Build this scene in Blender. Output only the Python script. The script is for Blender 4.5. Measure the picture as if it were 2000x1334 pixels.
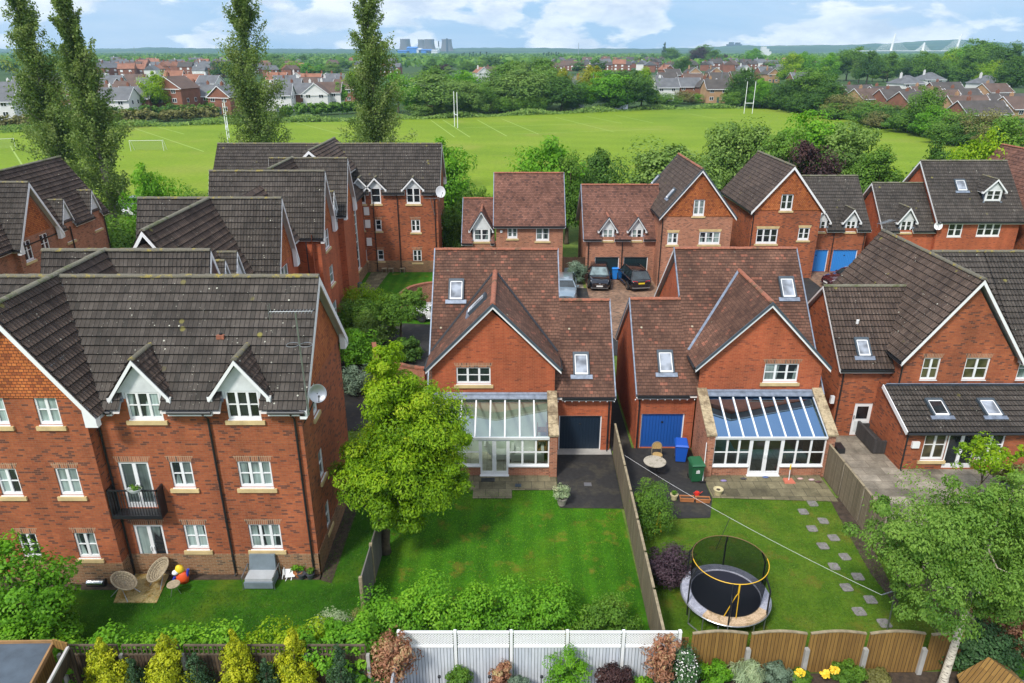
import bpy, bmesh, math, random
import numpy as np
from mathutils import Vector, Matrix
R = math.radians
sc = bpy.context.scene
for o in list(bpy.data.objects): bpy.data.objects.remove(o)
# ---------------------------------------------------------------- camera
CH, CF, CP = 18.5, 1400.0, R(22.18)
cam = bpy.data.cameras.new('camera'); cam_o = bpy.data.objects.new('camera', cam)
sc.collection.objects.link(cam_o); sc.camera = cam_o
cam.sensor_width = 36.0; cam.lens = 36.0 * CF / 2000.0
cam.clip_start = 0.5; cam.clip_end = 40000
cam_o.location = (0, 0, CH); cam_o.rotation_euler = (R(90) - CP, 0, 0)
# ---------------------------------------------------------------- world / sky
SUN = Vector((-0.42, -0.62, 0.86)).normalized()
w = bpy.data.worlds.new("World"); sc.world = w; w.use_nodes = True
nt = w.node_tree; nt.nodes.clear()
def N(nt, t, **k):
    n = nt.nodes.new(t)
    for a, v in k.items(): setattr(n, a, v)
    return n
out = N(nt, 'ShaderNodeOutputWorld'); bg = N(nt, 'ShaderNodeBackground')
sky = N(nt, 'ShaderNodeTexSky', sky_type='NISHITA', sun_disc=False)
sky.sun_elevation = math.asin(SUN.z); sky.sun_rotation = math.atan2(SUN.x, SUN.y)
sky.air_density = 1.0; sky.dust_density = 0.6; sky.ozone_density = 1.6
tc = N(nt, 'ShaderNodeTexCoord'); sp = N(nt, 'ShaderNodeSeparateXYZ')
nt.links.new(tc.outputs['Generated'], sp.inputs[0])
def M(nt, op, a, b=None, clamp=False):
    n = N(nt, 'ShaderNodeMath', operation=op); n.use_clamp = clamp
    for i, v in enumerate((a, b)):
        if v is None: continue
        if isinstance(v, (int, float)): n.inputs[i].default_value = v
        else: nt.links.new(v, n.inputs[i])
    return n.outputs[0]
zz = M(nt, 'ADD', M(nt, 'MAXIMUM', sp.outputs[2], 0.0), 0.045)
cx = M(nt, 'DIVIDE', sp.outputs[0], zz); cy = M(nt, 'DIVIDE', sp.outputs[1], zz)
cb = N(nt, 'ShaderNodeCombineXYZ'); nt.links.new(cx, cb.inputs[0]); nt.links.new(cy, cb.inputs[1])
def noise(nt, vec, scale, detail=6, rough=0.55, dist=0.0):
    n = N(nt, 'ShaderNodeTexNoise'); n.inputs['Scale'].default_value = scale
    n.inputs['Detail'].default_value = detail; n.inputs['Roughness'].default_value = rough
    n.inputs['Distortion'].default_value = dist
    if vec is not None: nt.links.new(vec, n.inputs['Vector'])
    return n.outputs['Fac']
def ramp(nt, fac, stops, interp='LINEAR'):
    n = N(nt, 'ShaderNodeValToRGB'); cr = n.color_ramp; cr.interpolation = interp
    while len(cr.elements) < len(stops): cr.elements.new(0.5)
    for e, (p, c) in zip(cr.elements, stops):
        e.position = p; e.color = (c if len(c) == 4 else (*c, 1))
    nt.links.new(fac, n.inputs[0]); return n.outputs[0]
def mixc(nt, fac, a, b, blend='MIX'):
    n = N(nt, 'ShaderNodeMix', data_type='RGBA', blend_type=blend)
    for i, v in ((0, fac), (6, a), (7, b)):
        if isinstance(v, (int, float)): n.inputs[i].default_value = v
        elif isinstance(v, tuple): n.inputs[i].default_value = (*v, 1)[:4]
        else: nt.links.new(v, n.inputs[i])
    return n.outputs[2]
# cumulus banks: one layer of puffs stretched along the horizon, one of thin veil
mp = N(nt, 'ShaderNodeMapping'); mp.inputs['Scale'].default_value = (1.0, 1.0, 2.6)
nt.links.new(tc.outputs['Generated'], mp.inputs[0])
puff = noise(nt, mp.outputs[0], 8.5, 9, 0.56, 0.25)
mp2 = N(nt, 'ShaderNodeMapping'); mp2.inputs['Scale'].default_value = (1.0, 1.0, 5.0); mp2.inputs['Location'].default_value = (3.1, 0.4, 0.03)
nt.links.new(tc.outputs['Generated'], mp2.inputs[0])
veil = noise(nt, mp2.outputs[0], 3.2, 7, 0.6, 0.4)
high = noise(nt, cb.outputs[0], 0.9, 8, 0.6, 0.2)
m_p = ramp(nt, puff, [(0.47, (0, 0, 0)), (0.53, (1, 1, 1))])
m_v = ramp(nt, veil, [(0.40, (0, 0, 0)), (0.64, (0.8, 0.8, 0.8))])
m_h = ramp(nt, high, [(0.40, (0.25, 0.25, 0.25)), (0.60, (1, 1, 1))])
up = M(nt, 'MULTIPLY', M(nt, 'SUBTRACT', sp.outputs[2], 0.10), 5.0, True)
cshade = ramp(nt, noise(nt, mp.outputs[0], 14.0, 6, 0.6), [(0.35, (7.4, 8.2, 9.8)), (0.60, (12.0, 12.2, 12.6))])
skyc = mixc(nt, 0.8, sky.outputs[0], (4.3, 6.9, 10.6))
c1 = mixc(nt, m_v, skyc, (7.6, 8.7, 10.6))
c1 = mixc(nt, m_p, c1, cshade)
c2 = mixc(nt, m_h, mixc(nt, 0.5, sky.outputs[0], (4.5, 7.5, 13.0)), (12.5, 12.9, 13.6))
col = mixc(nt, up, c1, c2)
nt.links.new(col, bg.inputs[0]); bg.inputs[1].default_value = 0.08
nt.links.new(bg.outputs[0], out.inputs[0])
# ---------------------------------------------------------------- sun behind thin cloud
sl = bpy.data.lights.new('sun', 'SUN'); sl.energy = 3.2; sl.angle = R(10); sl.color = (1, 0.95, 0.87)
so = bpy.data.objects.new('sun', sl); sc.collection.objects.link(so)
so.rotation_euler = SUN.to_track_quat('Z', 'Y').to_euler()
sc.view_settings.view_transform = 'Standard'; sc.view_settings.look = 'None'
sc.view_settings.gamma = 1; sc.view_settings.exposure = 0.32
sc.render.engine = 'CYCLES'; sc.cycles.volume_bounces = 3
# ---------------------------------------------------------------- surveying helpers: sight line -> point of the place
_c, _s = math.cos(CP), math.sin(CP)
def sight(px, py, x=None, y=None, z=None):
    u = (px - 1000) / CF; v = (py - 667) / CF
    r = (u, _c - v * _s, -(_s + v * _c))
    t = (z - CH) / r[2] if z is not None else (y / r[1] if y is not None else x / r[0])
    return Vector((r[0] * t, r[1] * t, CH + r[2] * t))
def gpt(px, py, z=0.0): return sight(px, py, z=z)
# ---------------------------------------------------------------- materials
MATS = {}
def newmat(name):
    m = bpy.data.materials.new(name); m.use_nodes = True; MATS[name] = m
    t = m.node_tree; b = t.nodes['Principled BSDF']; return m, t, b
def plain(name, col, rough=0.6, spec=0.5, metal=0.0, var=0.0, vscale=3.0, bump=0.0):
    m, t, b = newmat(name)
    b.inputs['Roughness'].default_value = rough; b.inputs['Metallic'].default_value = metal
    b.inputs['Specular IOR Level'].default_value = spec
    if var:
        g = N(t, 'ShaderNodeNewGeometry')
        f = noise(t, g.outputs['Position'], vscale, 5, 0.6)
        c = ramp(t, f, [(0.3, tuple(x * (1 - var) for x in col)), (0.7, tuple(min(1, x * (1 + var)) for x in col))])
        t.links.new(c, b.inputs['Base Color'])
        if bump:
            bp = N(t, 'ShaderNodeBump'); bp.inputs['Strength'].default_value = bump; bp.inputs['Distance'].default_value = 0.02
            t.links.new(noise(t, g.outputs['Position'], vscale * 6, 4), bp.inputs['Height']); t.links.new(bp.outputs[0], b.inputs['Normal'])
    else: b.inputs['Base Color'].default_value = (*col, 1)
    return m
def bricktex(t, vec, w, h, mortar, off=0.5, c1=(0, 0, 0), c2=(1, 1, 1), cm=(0, 0, 0), bias=0.0, smooth=0.1):
    n = N(t, 'ShaderNodeTexBrick'); n.offset = off; n.offset_frequency = 2; n.squash = 1.0
    t.links.new(vec, n.inputs['Vector'])
    for k, v in (('Color1', (*c1, 1)), ('Color2', (*c2, 1)), ('Mortar', (*cm, 1)), ('Scale', 1.0), ('Mortar Size', mortar), ('Mortar Smooth', smooth), ('Bias', bias), ('Brick Width', w), ('Row Height', h)):
        n.inputs[k].default_value = v
    return n
def masonry(name, ca, cb_, dark, mortar_c, w=0.225, h=0.075, m=0.009, darkp=0.86, rough=0.85, stain=0.35, vary=0.25, off=0.5, bump=0.35, smooth=0.1, spots=None, sscale=0.35):
    mt, t, b = newmat(name)
    uv = N(t, 'ShaderNodeUVMap'); g = N(t, 'ShaderNodeNewGeometry')
    n1 = bricktex(t, uv.outputs[0], w, h, m, off, smooth=smooth)
    rnd = n1.outputs['Color']
    base = ramp(t, rnd, [(0.0, ca), (darkp - 0.02, cb_), (darkp, dark), (1.0, dark)] if darkp < 1 else [(0, ca), (1, cb_)])
    big = noise(t, g.outputs['Position'], sscale, 5, 0.65)
    base = mixc(t, 1.0, base, ramp(t, big, [(0.3, (1 - stain,) * 3), (0.7, (1 + vary,) * 3)]), 'MULTIPLY')
    sm = N(t, 'ShaderNodeMapping'); sm.inputs['Scale'].default_value = (1.5, 1.5, .22); t.links.new(g.outputs['Position'], sm.inputs[0])
    base = mixc(t, 1.0, base, ramp(t, noise(t, sm.outputs[0], 1.0, 5, 0.65), [(0.32, (0.74,) * 3), (0.6, (1.08,) * 3)]), 'MULTIPLY')
    fin = noise(t, uv.outputs[0], 9.0, 4, 0.7)
    base = mixc(t, 1.0, base, ramp(t, fin, [(0.3, (0.82,) * 3), (0.7, (1.15,) * 3)]), 'MULTIPLY')
    colr = mixc(t, n1.outputs['Fac'], base, mortar_c)
    if spots:
        for (sc_, thr, c) in spots:
            v = N(t, 'ShaderNodeTexVoronoi'); v.inputs['Scale'].default_value = sc_; t.links.new(uv.outputs[0], v.inputs['Vector'])
            msk = ramp(t, v.outputs['Distance'], [(thr, (1, 1, 1)), (thr * 1.5, (0, 0, 0))])
            pm = ramp(t, noise(t, uv.outputs[0], sc_ * 0.23, 3, 0.7), [(0.5, (0, 0, 0)), (0.62, (1, 1, 1))])
            colr = mixc(t, M(t, 'MULTIPLY', msk, pm), colr, c)
    t.links.new(colr, b.inputs['Base Color'])
    b.inputs['Roughness'].default_value = rough; b.inputs['Specular IOR Level'].default_value = 0.3
    if bump:
        bp = N(t, 'ShaderNodeBump', invert=True); bp.inputs['Strength'].default_value = bump; bp.inputs['Distance'].default_value = 0.01
        t.links.new(n1.outputs['Fac'], bp.inputs['Height']); t.links.new(bp.outputs[0], b.inputs['Normal'])
    return mt
BR = masonry('brick_red', (0.315, 0.083, 0.034), (0.40, 0.118, 0.046), (0.15, 0.056, 0.036), (0.25, 0.125, 0.08), m=0.006, stain=0.34)
BR2 = masonry('brick_orange', (0.35, 0.078, 0.032), (0.42, 0.105, 0.042), (0.24, 0.06, 0.03), (0.34, 0.15, 0.085), m=0.006, stain=0.2, darkp=0.93)
BR3 = masonry('brick_pale', (0.33, 0.12, 0.068), (0.42, 0.175, 0.10), (0.2, 0.08, 0.05), (0.38, 0.26, 0.19), m=0.007, stain=0.2, darkp=0.9)
BRP = masonry('brick_plinth', (0.24, 0.115, 0.055), (0.32, 0.16, 0.08), (0.12, 0.07, 0.045), (0.30, 0.23, 0.15), m=0.009, stain=0.35)
BRS = masonry('brick_soldier', (0.30, 0.10, 0.05), (0.40, 0.17, 0.09), (0.14, 0.07, 0.05), (0.40, 0.30, 0.2), w=0.075, h=0.225, off=0, darkp=0.8)
HUNG = masonry('tile_hanging', (0.42, 0.115, 0.035), (0.54, 0.175, 0.05), (0.28, 0.08, 0.03), (0.12, 0.04, 0.02), w=0.165, h=0.11, m=0.012, darkp=0.9, stain=0.25)
SPOT = [(3.5, 0.085, (0.5, 0.5, 0.42)), (8.0, 0.10, (0.30, 0.30, 0.25)), (1.3, 0.10, (0.2, 0.18, 0.05))]
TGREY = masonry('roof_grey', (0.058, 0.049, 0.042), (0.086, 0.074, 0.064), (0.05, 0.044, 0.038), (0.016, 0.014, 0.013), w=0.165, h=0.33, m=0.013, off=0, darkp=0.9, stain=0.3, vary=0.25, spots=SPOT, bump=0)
TBROWN = masonry('roof_brown', (0.068, 0.047, 0.037), (0.108, 0.077, 0.061), (0.06, 0.042, 0.035), (0.018, 0.014, 0.012), w=0.165, h=0.33, m=0.012, off=0, darkp=0.9, stain=0.3, spots=SPOT, bump=0)
TRED = masonry('roof_red_brown', (0.105, 0.052, 0.036), (0.165, 0.084, 0.056), (0.25, 0.10, 0.065), (0.04, 0.022, 0.018), w=0.19, h=0.17, m=0.008, off=0.5, darkp=0.94, stain=0.5, vary=0.3, spots=[(1.6, 0.07, (0.45, 0.42, 0.3))], bump=0, sscale=0.5)
TFAR = masonry('roof_far_red', (0.14, 0.064, 0.045), (0.21, 0.10, 0.072), (0.10, 0.05, 0.04), (0.06, 0.03, 0.025), w=0.19, h=0.17, m=0.006, off=0.5, darkp=0.9, stain=0.35, vary=0.3, bump=0, sscale=0.5)
def mossy(name, base, moss, thr=0.52, sc_=2.2, rough=0.9):
    m, t, b = newmat(name); g = N(t, 'ShaderNodeNewGeometry')
    f = noise(t, g.outputs['Position'], sc_, 6, 0.7)
    c = mixc(t, ramp(t, f, [(thr, (0, 0, 0)), (thr + 0.08, (1, 1, 1))]), base, moss)
    c = mixc(t, 1.0, c, ramp(t, noise(t, g.outputs['Position'], sc_ * 7, 4), [(0.3, (0.7,) * 3), (0.7, (1.25,) * 3)]), 'MULTIPLY')
    t.links.new(c, b.inputs['Base Color']); b.inputs['Roughness'].default_value = rough; return m
TARMAC = mossy('tarmac', (0.022, 0.021, 0.021), (0.040, 0.036, 0.028), 0.52, 0.7, 0.85)
RIDGE = mossy('ridge_lichen', (0.13, 0.12, 0.09), (0.26, 0.21, 0.05), 0.54, 3.5)
RIDGE2 = mossy('ridge_weathered', (0.16, 0.15, 0.11), (0.10, 0.11, 0.05), 0.5)
RIDGER = mossy('ridge_terracotta', (0.30, 0.11, 0.065), (0.14, 0.08, 0.045), 0.52, 1.5)
WHITE = plain('white_upvc', (0.78, 0.79, 0.80), 0.35, var=0.04, vscale=1.5)
WHITED = plain('white_weatherboard', (0.62, 0.65, 0.66), 0.6, var=0.12, vscale=2.5)
SOFFIT = plain('grey_soffit', (0.50, 0.48, 0.46), 0.7, var=0.1)
BLACK = plain('black_plastic', (0.018, 0.019, 0.022), 0.35)
SLATEB = plain('slate_blue_trim', (0.055, 0.075, 0.095), 0.5, var=0.15)
STONE = plain('buff_stone', (0.56, 0.42, 0.21), 0.85, var=0.2, vscale=2.0, bump=0.3)
COPING = mossy('weathered_coping', (0.40, 0.32, 0.2), (0.2, 0.15, 0.09), 0.5, 1.3)
LEAD = plain('lead_flashing', (0.22, 0.26, 0.33), 0.45, metal=0.4, var=0.3, vscale=4)
CONC = plain('concrete', (0.34, 0.33, 0.31), 0.9, var=0.2, vscale=1.5, bump=0.4)
SOIL = plain('soil', (0.055, 0.038, 0.026), 0.95, var=0.5, vscale=5, bump=0.8)
def glassmat(name, col, rough=0.03, spec=0.8, folds=False):
    m, t, b = newmat(name); b.inputs['Roughness'].default_value = rough; b.inputs['Specular IOR Level'].default_value = spec
    g = N(t, 'ShaderNodeNewGeometry')
    f = noise(t, g.outputs['Position'], .9 if folds else 1.7, 2, 0.5)
    c = ramp(t, f, [(0.38, tuple(x * 0.5 for x in col)), (0.62, tuple(min(1, x * 1.3) for x in col))])
    if folds:           # drawn nets hang in folds, with a dark gap here and there
        mp = N(t, 'ShaderNodeMapping'); mp.inputs['Scale'].default_value = (9, 9, .25); t.links.new(g.outputs['Position'], mp.inputs[0])
        c = mixc(t, 1.0, c, ramp(t, noise(t, mp.outputs[0], 1.0, 3, .6), [(.35, (.7, .7, .7)), (.65, (1.2, 1.2, 1.2))]), 'MULTIPLY')
        mp2 = N(t, 'ShaderNodeMapping'); mp2.inputs['Scale'].default_value = (2.2, 2.2, .35); t.links.new(g.outputs['Position'], mp2.inputs[0])
        c = mixc(t, ramp(t, noise(t, mp2.outputs[0], 1.0, 1, .5), [(.56, (0, 0, 0)), (.58, (1, 1, 1))]), c, (.02, .025, .03))
    t.links.new(c, b.inputs['Base Color']); return m
GDARK = glassmat('glass_dark', (0.018, 0.022, 0.026))
GPALE = glassmat('glass_net_curtain', (0.26, 0.33, 0.32), folds=True)
GMID = glassmat('glass_blind', (0.14, 0.18, 0.175), folds=True)
GWARM = glassmat('glass_warm_room', (0.085, 0.075, 0.04))
GSKY = glassmat('rooflight_glass', (0.27, 0.30, 0.35), 0.12, .5)
GARNAVY = plain('garage_navy', (0.007, 0.018, 0.036), 0.5)
GARBLUE = plain('garage_blue', (0.014, 0.085, 0.34), 0.4)
GARSKY = plain('garage_bright_blue', (0.03, 0.22, 0.62), 0.45)
METAL = plain('galvanised_metal', (0.35, 0.37, 0.39), 0.35, metal=0.8)
def seethrough(name, tint, refl, gcol=(.95, .97, 1), rough=0.02):
    m, t, b = newmat(name); t.nodes.remove(b); o = t.nodes['Material Output']
    tr = N(t, 'ShaderNodeBsdfTransparent'); tr.inputs[0].default_value = (*tint, 1)
    gl = N(t, 'ShaderNodeBsdfGlossy'); gl.inputs['Roughness'].default_value = rough; gl.inputs[0].default_value = (*gcol, 1)
    fr = N(t, 'ShaderNodeFresnel'); fr.inputs[0].default_value = 1.5
    mx = N(t, 'ShaderNodeMixShader'); t.links.new(M(t, 'ADD', fr.outputs[0], refl, True), mx.inputs[0])
    t.links.new(tr.outputs[0], mx.inputs[1]); t.links.new(gl.outputs[0], mx.inputs[2]); t.links.new(mx.outputs[0], o.inputs[0]); return m
GCLEAR = seethrough('clear_glazing', (0.86, 0.92, 0.90), 0.05)
GROOF1 = seethrough('conservatory_roof_pale', (0.78, 0.88, 0.82), 0.24)
GROOF2 = seethrough('conservatory_roof_blue', (0.10, 0.26, 0.40), 0.55, gcol=(.50, .74, 1))
def turf(name, ca, cb_, cc, sbig=0.25, stripes=None, worn=None):
    m, t, b = newmat(name); g = N(t, 'ShaderNodeNewGeometry'); pos = g.outputs['Position']
    f = noise(t, pos, sbig, 5, 0.6); c = ramp(t, f, [(0.3, ca), (0.52, cb_), (0.75, cc)])
    f2 = noise(t, pos, 9.0, 4, 0.75)
    c = mixc(t, 1.0, c, ramp(t, f2, [(0.25, (0.62,) * 3), (0.75, (1.35,) * 3)]), 'MULTIPLY')
    f3 = noise(t, pos, 1.6, 4, 0.6)
    c = mixc(t, 1.0, c, ramp(t, f3, [(0.3, (0.8, 0.85, 0.8)), (0.7, (1.2, 1.12, 1.1))]), 'MULTIPLY')
    if worn:
        f4 = noise(t, pos, worn[0], 5, 0.65); c = mixc(t, ramp(t, f4, [(worn[1], (0, 0, 0)), (worn[1] + .1, (worn[3],) * 3)]), c, worn[2])
    if stripes:
        s = N(t, 'ShaderNodeSeparateXYZ'); t.links.new(pos, s.inputs[0])
        a, bb, per, amt = stripes
        q = M(t, 'SINE', M(t, 'MULTIPLY', M(t, 'ADD', M(t, 'MULTIPLY', s.outputs[0], a), M(t, 'MULTIPLY', s.outputs[1], bb)), 6.283 / per))
        c = mixc(t, 1.0, c, ramp(t, M(t, 'ADD', M(t, 'MULTIPLY', q, 0.5), 0.5), [(0.3, (1 - amt,) * 3), (0.7, (1 + amt,) * 3)]), 'MULTIPLY')
    t.links.new(c, b.inputs['Base Color']); b.inputs['Roughness'].default_value = 0.95; b.inputs['Specular IOR Level'].default_value = 0.15
    bp = N(t, 'ShaderNodeBump'); bp.inputs['Strength'].default_value = 0.6; bp.inputs['Distance'].default_value = 0.03
    t.links.new(noise(t, pos, 30, 3, 0.8), bp.inputs['Height']); t.links.new(bp.outputs[0], b.inputs['Normal'])
    return m
LAWN = turf('lawn', (0.026, 0.100, 0.004), (0.042, 0.145, 0.005), (0.085, 0.165, 0.008), 0.35, (1, 0, 0.9, 0.10), worn=(1.1, .56, (.17, .15, .02), .7))
LAWN2 = turf('lawn_dry', (0.040, 0.105, 0.006), (0.075, 0.145, 0.010), (0.115, 0.145, 0.020), 0.5, worn=(.9, .56, (.15, .12, .02), .5))
LAWN3 = turf('lawn_deep_green', (0.018, 0.075, 0.003), (0.030, 0.110, 0.004), (0.075, 0.125, 0.008), 0.4)  # deeper green than the other lawns
FIELD = turf('playing_field', (0.125, 0.215, 0.012), (0.17, 0.26, 0.016), (0.225, 0.275, 0.04), 0.03, (0.25, 1, 11.0, 0.025), worn=(.045, .58, (.24, .25, .05), .55))
ROUGH = turf('rough_grass', (0.10, 0.17, 0.03), (0.13, 0.20, 0.04), (0.18, 0.2, 0.06), 0.1)
LAND = turf('far_land', (0.03, 0.065, 0.02), (0.045, 0.09, 0.025), (0.09, 0.13, 0.04), 0.006)
def slabs(name, ca, cb_, w, h, mort, off=0.5):
    return masonry(name, ca, cb_, tuple(x * 0.75 for x in ca), mort, w=w, h=h, m=0.012, off=off, darkp=0.86, stain=0.45, sscale=0.9)
SLAB1 = slabs('patio_slabs', (0.17, 0.15, 0.09), (0.23, 0.20, 0.12), 0.6, 0.6, (0.07, 0.06, 0.04))
SLAB2 = slabs('sandstone_paving', (0.24, 0.21, 0.165), (0.34, 0.30, 0.24), 0.9, 0.6, (0.15, 0.12, 0.09))
BLOCKP = masonry('block_paving', (0.22, 0.13, 0.09), (0.32, 0.20, 0.13), (0.13, 0.09, 0.07), (0.12, 0.08, 0.05), w=0.2, h=0.1, m=0.006, stain=0.4, sscale=0.4)
def planks(name, ca, cb_, pw, gap, axis=0, stain=0.35, rough=0.85):
    m, t, b = newmat(name); uv = N(t, 'ShaderNodeUVMap')
    n1 = bricktex(t, uv.outputs[0], pw, 30.0, gap, 0.0, smooth=0.3)
    c = ramp(t, n1.outputs['Color'], [(0, ca), (1, cb_)])
    mp = N(t, 'ShaderNodeMapping'); mp.inputs['Scale'].default_value = (14, 1.2, 1); t.links.new(uv.outputs[0], mp.inputs[0])
    c = mixc(t, 1.0, c, ramp(t, noise(t, mp.outputs[0], 1.5, 6, 0.7), [(0.25, (1 - stain,) * 3), (0.75, (1 + stain * 0.7,) * 3)]), 'MULTIPLY')
    c = mixc(t, n1.outputs['Fac'], c, tuple(x * 0.3 for x in ca))
    t.links.new(c, b.inputs['Base Color']); b.inputs['Roughness'].default_value = rough
    bp = N(t, 'ShaderNodeBump', invert=True); bp.inputs['Strength'].default_value = 0.5; bp.inputs['Distance'].default_value = 0.015
    t.links.new(n1.outputs['Fac'], bp.inputs['Height']); t.links.new(bp.outputs[0], b.inputs['Normal']); return m
WGREY = planks('weathered_fence', (0.15, 0.12, 0.075), (0.24, 0.195, 0.13), 0.1, 0.012)
WBROWN = planks('golden_fence', (0.19, 0.10, 0.022), (0.27, 0.15, 0.035), 0.11, 0.010)
WDARK = planks('dark_fence', (0.05, 0.032, 0.02), (0.10, 0.065, 0.038), 0.1, 0.012)
WWHITE = planks('white_painted_fence', (0.50, 0.54, 0.60), (0.62, 0.65, 0.70), 0.1, 0.010, stain=0.2)
WGATE = planks('brown_gate', (0.05, 0.025, 0.012), (0.07, 0.033, 0.016), 0.12, 0.01)
WTRIM = plain('weathered_timber', (0.27, 0.22, 0.14), 0.85, var=0.3, vscale=6)
# ---------------------------------------------------------------- mesh builder
class MB:
    def __init__(s): s.v = []; s.f = []; s.m = []; s.mats = []; s.bas = {}
    def mi(s, mat):
        if mat not in s.mats: s.mats.append(mat)
        return s.mats.index(mat)
    def poly(s, pts, mat=None):
        n = len(s.v); s.v += [tuple(p) for p in pts]; s.f.append(tuple(range(n, n + len(pts)))); s.m.append(s.mi(mat) if mat else 0); return s
    def hexa(s, p, mat=None):       # 8 corners: bottom 0-3 (ccw), top 4-7
        n = len(s.v); s.v += [tuple(q) for q in p]; k = s.mi(mat) if mat else 0
        for f in ((3, 2, 1, 0), (4, 5, 6, 7), (0, 1, 5, 4), (1, 2, 6, 5), (2, 3, 7, 6), (3, 0, 4, 7)):
            s.f.append(tuple(n + i for i in f)); s.m.append(k)
        return s
    def box(s, x0, x1, y0, y1, z0, z1, mat=None):
        return s.hexa([(x0, y0, z0), (x1, y0, z0), (x1, y1, z0), (x0, y1, z0), (x0, y0, z1), (x1, y0, z1), (x1, y1, z1), (x0, y1, z1)], mat)
    def bar(s, a, b, wd, ht, up=(0, 0, 1), mat=None):   # box along a->b, width wd sideways, height ht along up
        a = Vector(a); b = Vector(b); d = (b - a).normalized(); u = Vector(up); sd = d.cross(u)
        if sd.length < 1e-4: sd = d.cross(Vector((1, 0, 0)))
        sd.normalize(); u = sd.cross(d).normalized(); sd *= wd / 2; u *= ht / 2
        return s.hexa([a - sd - u, b - sd - u, b + sd - u, a + sd - u, a - sd + u, b - sd + u, b + sd + u, a + sd + u], mat)
    def tube(s, pts, rad, seg=8, mat=None, cap=True):
        pts = [Vector(p) for p in pts]; k = s.mi(mat) if mat else 0
        rads = rad if isinstance(rad, (list, tuple)) else [rad] * len(pts)
        n0 = len(s.v); ref = Vector((0.13, 0.29, 1)).normalized()
        for i, p in enumerate(pts):
            d = (pts[min(i + 1, len(pts) - 1)] - pts[max(i - 1, 0)]).normalized()
            a = d.cross(ref)
            if a.length < 0.05: a = d.cross(Vector((1, 0, 0)))
            a.normalize(); b = d.cross(a)
            for j in range(seg):
                t = 2 * math.pi * j / seg; s.v.append(tuple(p + (a * math.cos(t) + b * math.sin(t)) * rads[i]))
        for i in range(len(pts) - 1):
            for j in range(seg):
                q = n0 + i * seg; s.f.append((q + j, q + (j + 1) % seg, q + seg + (j + 1) % seg, q + seg + j)); s.m.append(k)
        if cap:
            s.f.append(tuple(n0 + j for j in range(seg))[::-1]); s.m.append(k)
            q = n0 + (len(pts) - 1) * seg; s.f.append(tuple(q + j for j in range(seg))); s.m.append(k)
        return s
    def lathe(s, prof, c=(0, 0, 0), seg=20, mat=None, axis='z', sx=1.0, sy=1.0):
        n0 = len(s.v); k = s.mi(mat) if mat else 0; c = Vector(c)
        for r_, h in prof:
            for j in range(seg):
                t = 2 * math.pi * j / seg; x, y = r_ * math.cos(t) * sx, r_ * math.sin(t) * sy
                s.v.append(tuple(c + (Vector((x, y, h)) if axis == 'z' else (Vector((h, x, y)) if axis == 'x' else Vector((x, h, y))))))
        for i in range(len(prof) - 1):
            for j in range(seg):
                q = n0 + i * seg; s.f.append((q + j, q + (j + 1) % seg, q + seg + (j + 1) % seg, q + seg + j)); s.m.append(k)
        return s
    def prism(s, pts, vec, mat=None):
        vec = Vector(vec); a = [Vector(p) for p in pts]; b = [p + vec for p in a]
        s.poly(a[::-1], mat); s.poly(b, mat)
        for i in range(len(a)):
            j = (i + 1) % len(a); s.poly([a[i], a[j], b[j], b[i]], mat)
        return s
    def build(s, name, mat=None, parent=None, org=None, smooth=False, uv=True, col=None):
        me = bpy.data.meshes.new(name)
        o3 = Vector(org) if org is not None else (PORG.get(parent.name, Vector((0, 0, 0))) if parent is not None else Vector((0, 0, 0)))
        v = [(a[0] - o3.x, a[1] - o3.y, a[2] - o3.z) for a in s.v]
        me.from_pydata(v, [], s.f)
        ms = s.mats if s.mats and s.mats[0] is not None else [mat]
        for m_ in ms: me.materials.append(m_ or mat)
        if len(ms) > 1: me.polygons.foreach_set('material_index', s.m)
        if uv: box_uv(me, o3, s.bas)
        if smooth: me.polygons.foreach_set('use_smooth', [True] * len(me.polygons))
        me.update()
        o = bpy.data.objects.new(name, me); sc.collection.objects.link(o)
        if parent is not None: o.parent = parent; PORG[o.name] = o3
        elif org is not None: o.location = o3
        return o
def box_uv(me, off, bas=None):
    n = len(me.polygons)
    if n == 0: return
    nl = len(me.loops); co = np.empty(len(me.vertices) * 3); me.vertices.foreach_get('co', co); co = co.reshape(-1, 3) + np.array(off)
    nr = np.empty(n * 3); me.polygons.foreach_get('normal', nr); nr = nr.reshape(-1, 3)
    tot = np.empty(n, int); me.polygons.foreach_get('loop_total', tot)
    vi = np.empty(nl, int); me.loops.foreach_get('vertex_index', vi)
    pl = np.repeat(np.arange(n), tot); N_ = nr[pl]; Pp = co[vi]
    u = np.stack([-N_[:, 1], N_[:, 0], np.zeros(nl)], 1); ln = np.linalg.norm(u, axis=1)
    flat = ln < 0.12; u[flat] = (1, 0, 0); u[~flat] /= ln[~flat][:, None]
    vv = np.cross(N_, u); vv[flat] = (0, 1, 0)
    uvs = np.stack([(Pp * u).sum(1), (Pp * vv).sum(1)], 1)
    if bas:             # tiled slopes carry their own frame so the texture rows fall on the courses
        keys = np.full(n, -1); tab = []
        for k, (f0, f1, A, u_, v_, sv) in enumerate(bas.values()): keys[f0:f1] = k; tab.append((A, u_, v_, sv))
        kl = keys[pl]
        for k, (A, u_, v_, sv) in enumerate(tab):
            q = kl == k; d = Pp[q] - np.array(A); uvs[q, 0] = d @ np.array(u_); uvs[q, 1] = (d @ np.array(v_)) * sv
    l = me.uv_layers.new(name='UVMap'); l.data.foreach_set('uv', uvs.ravel())
PORG = {}
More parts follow.
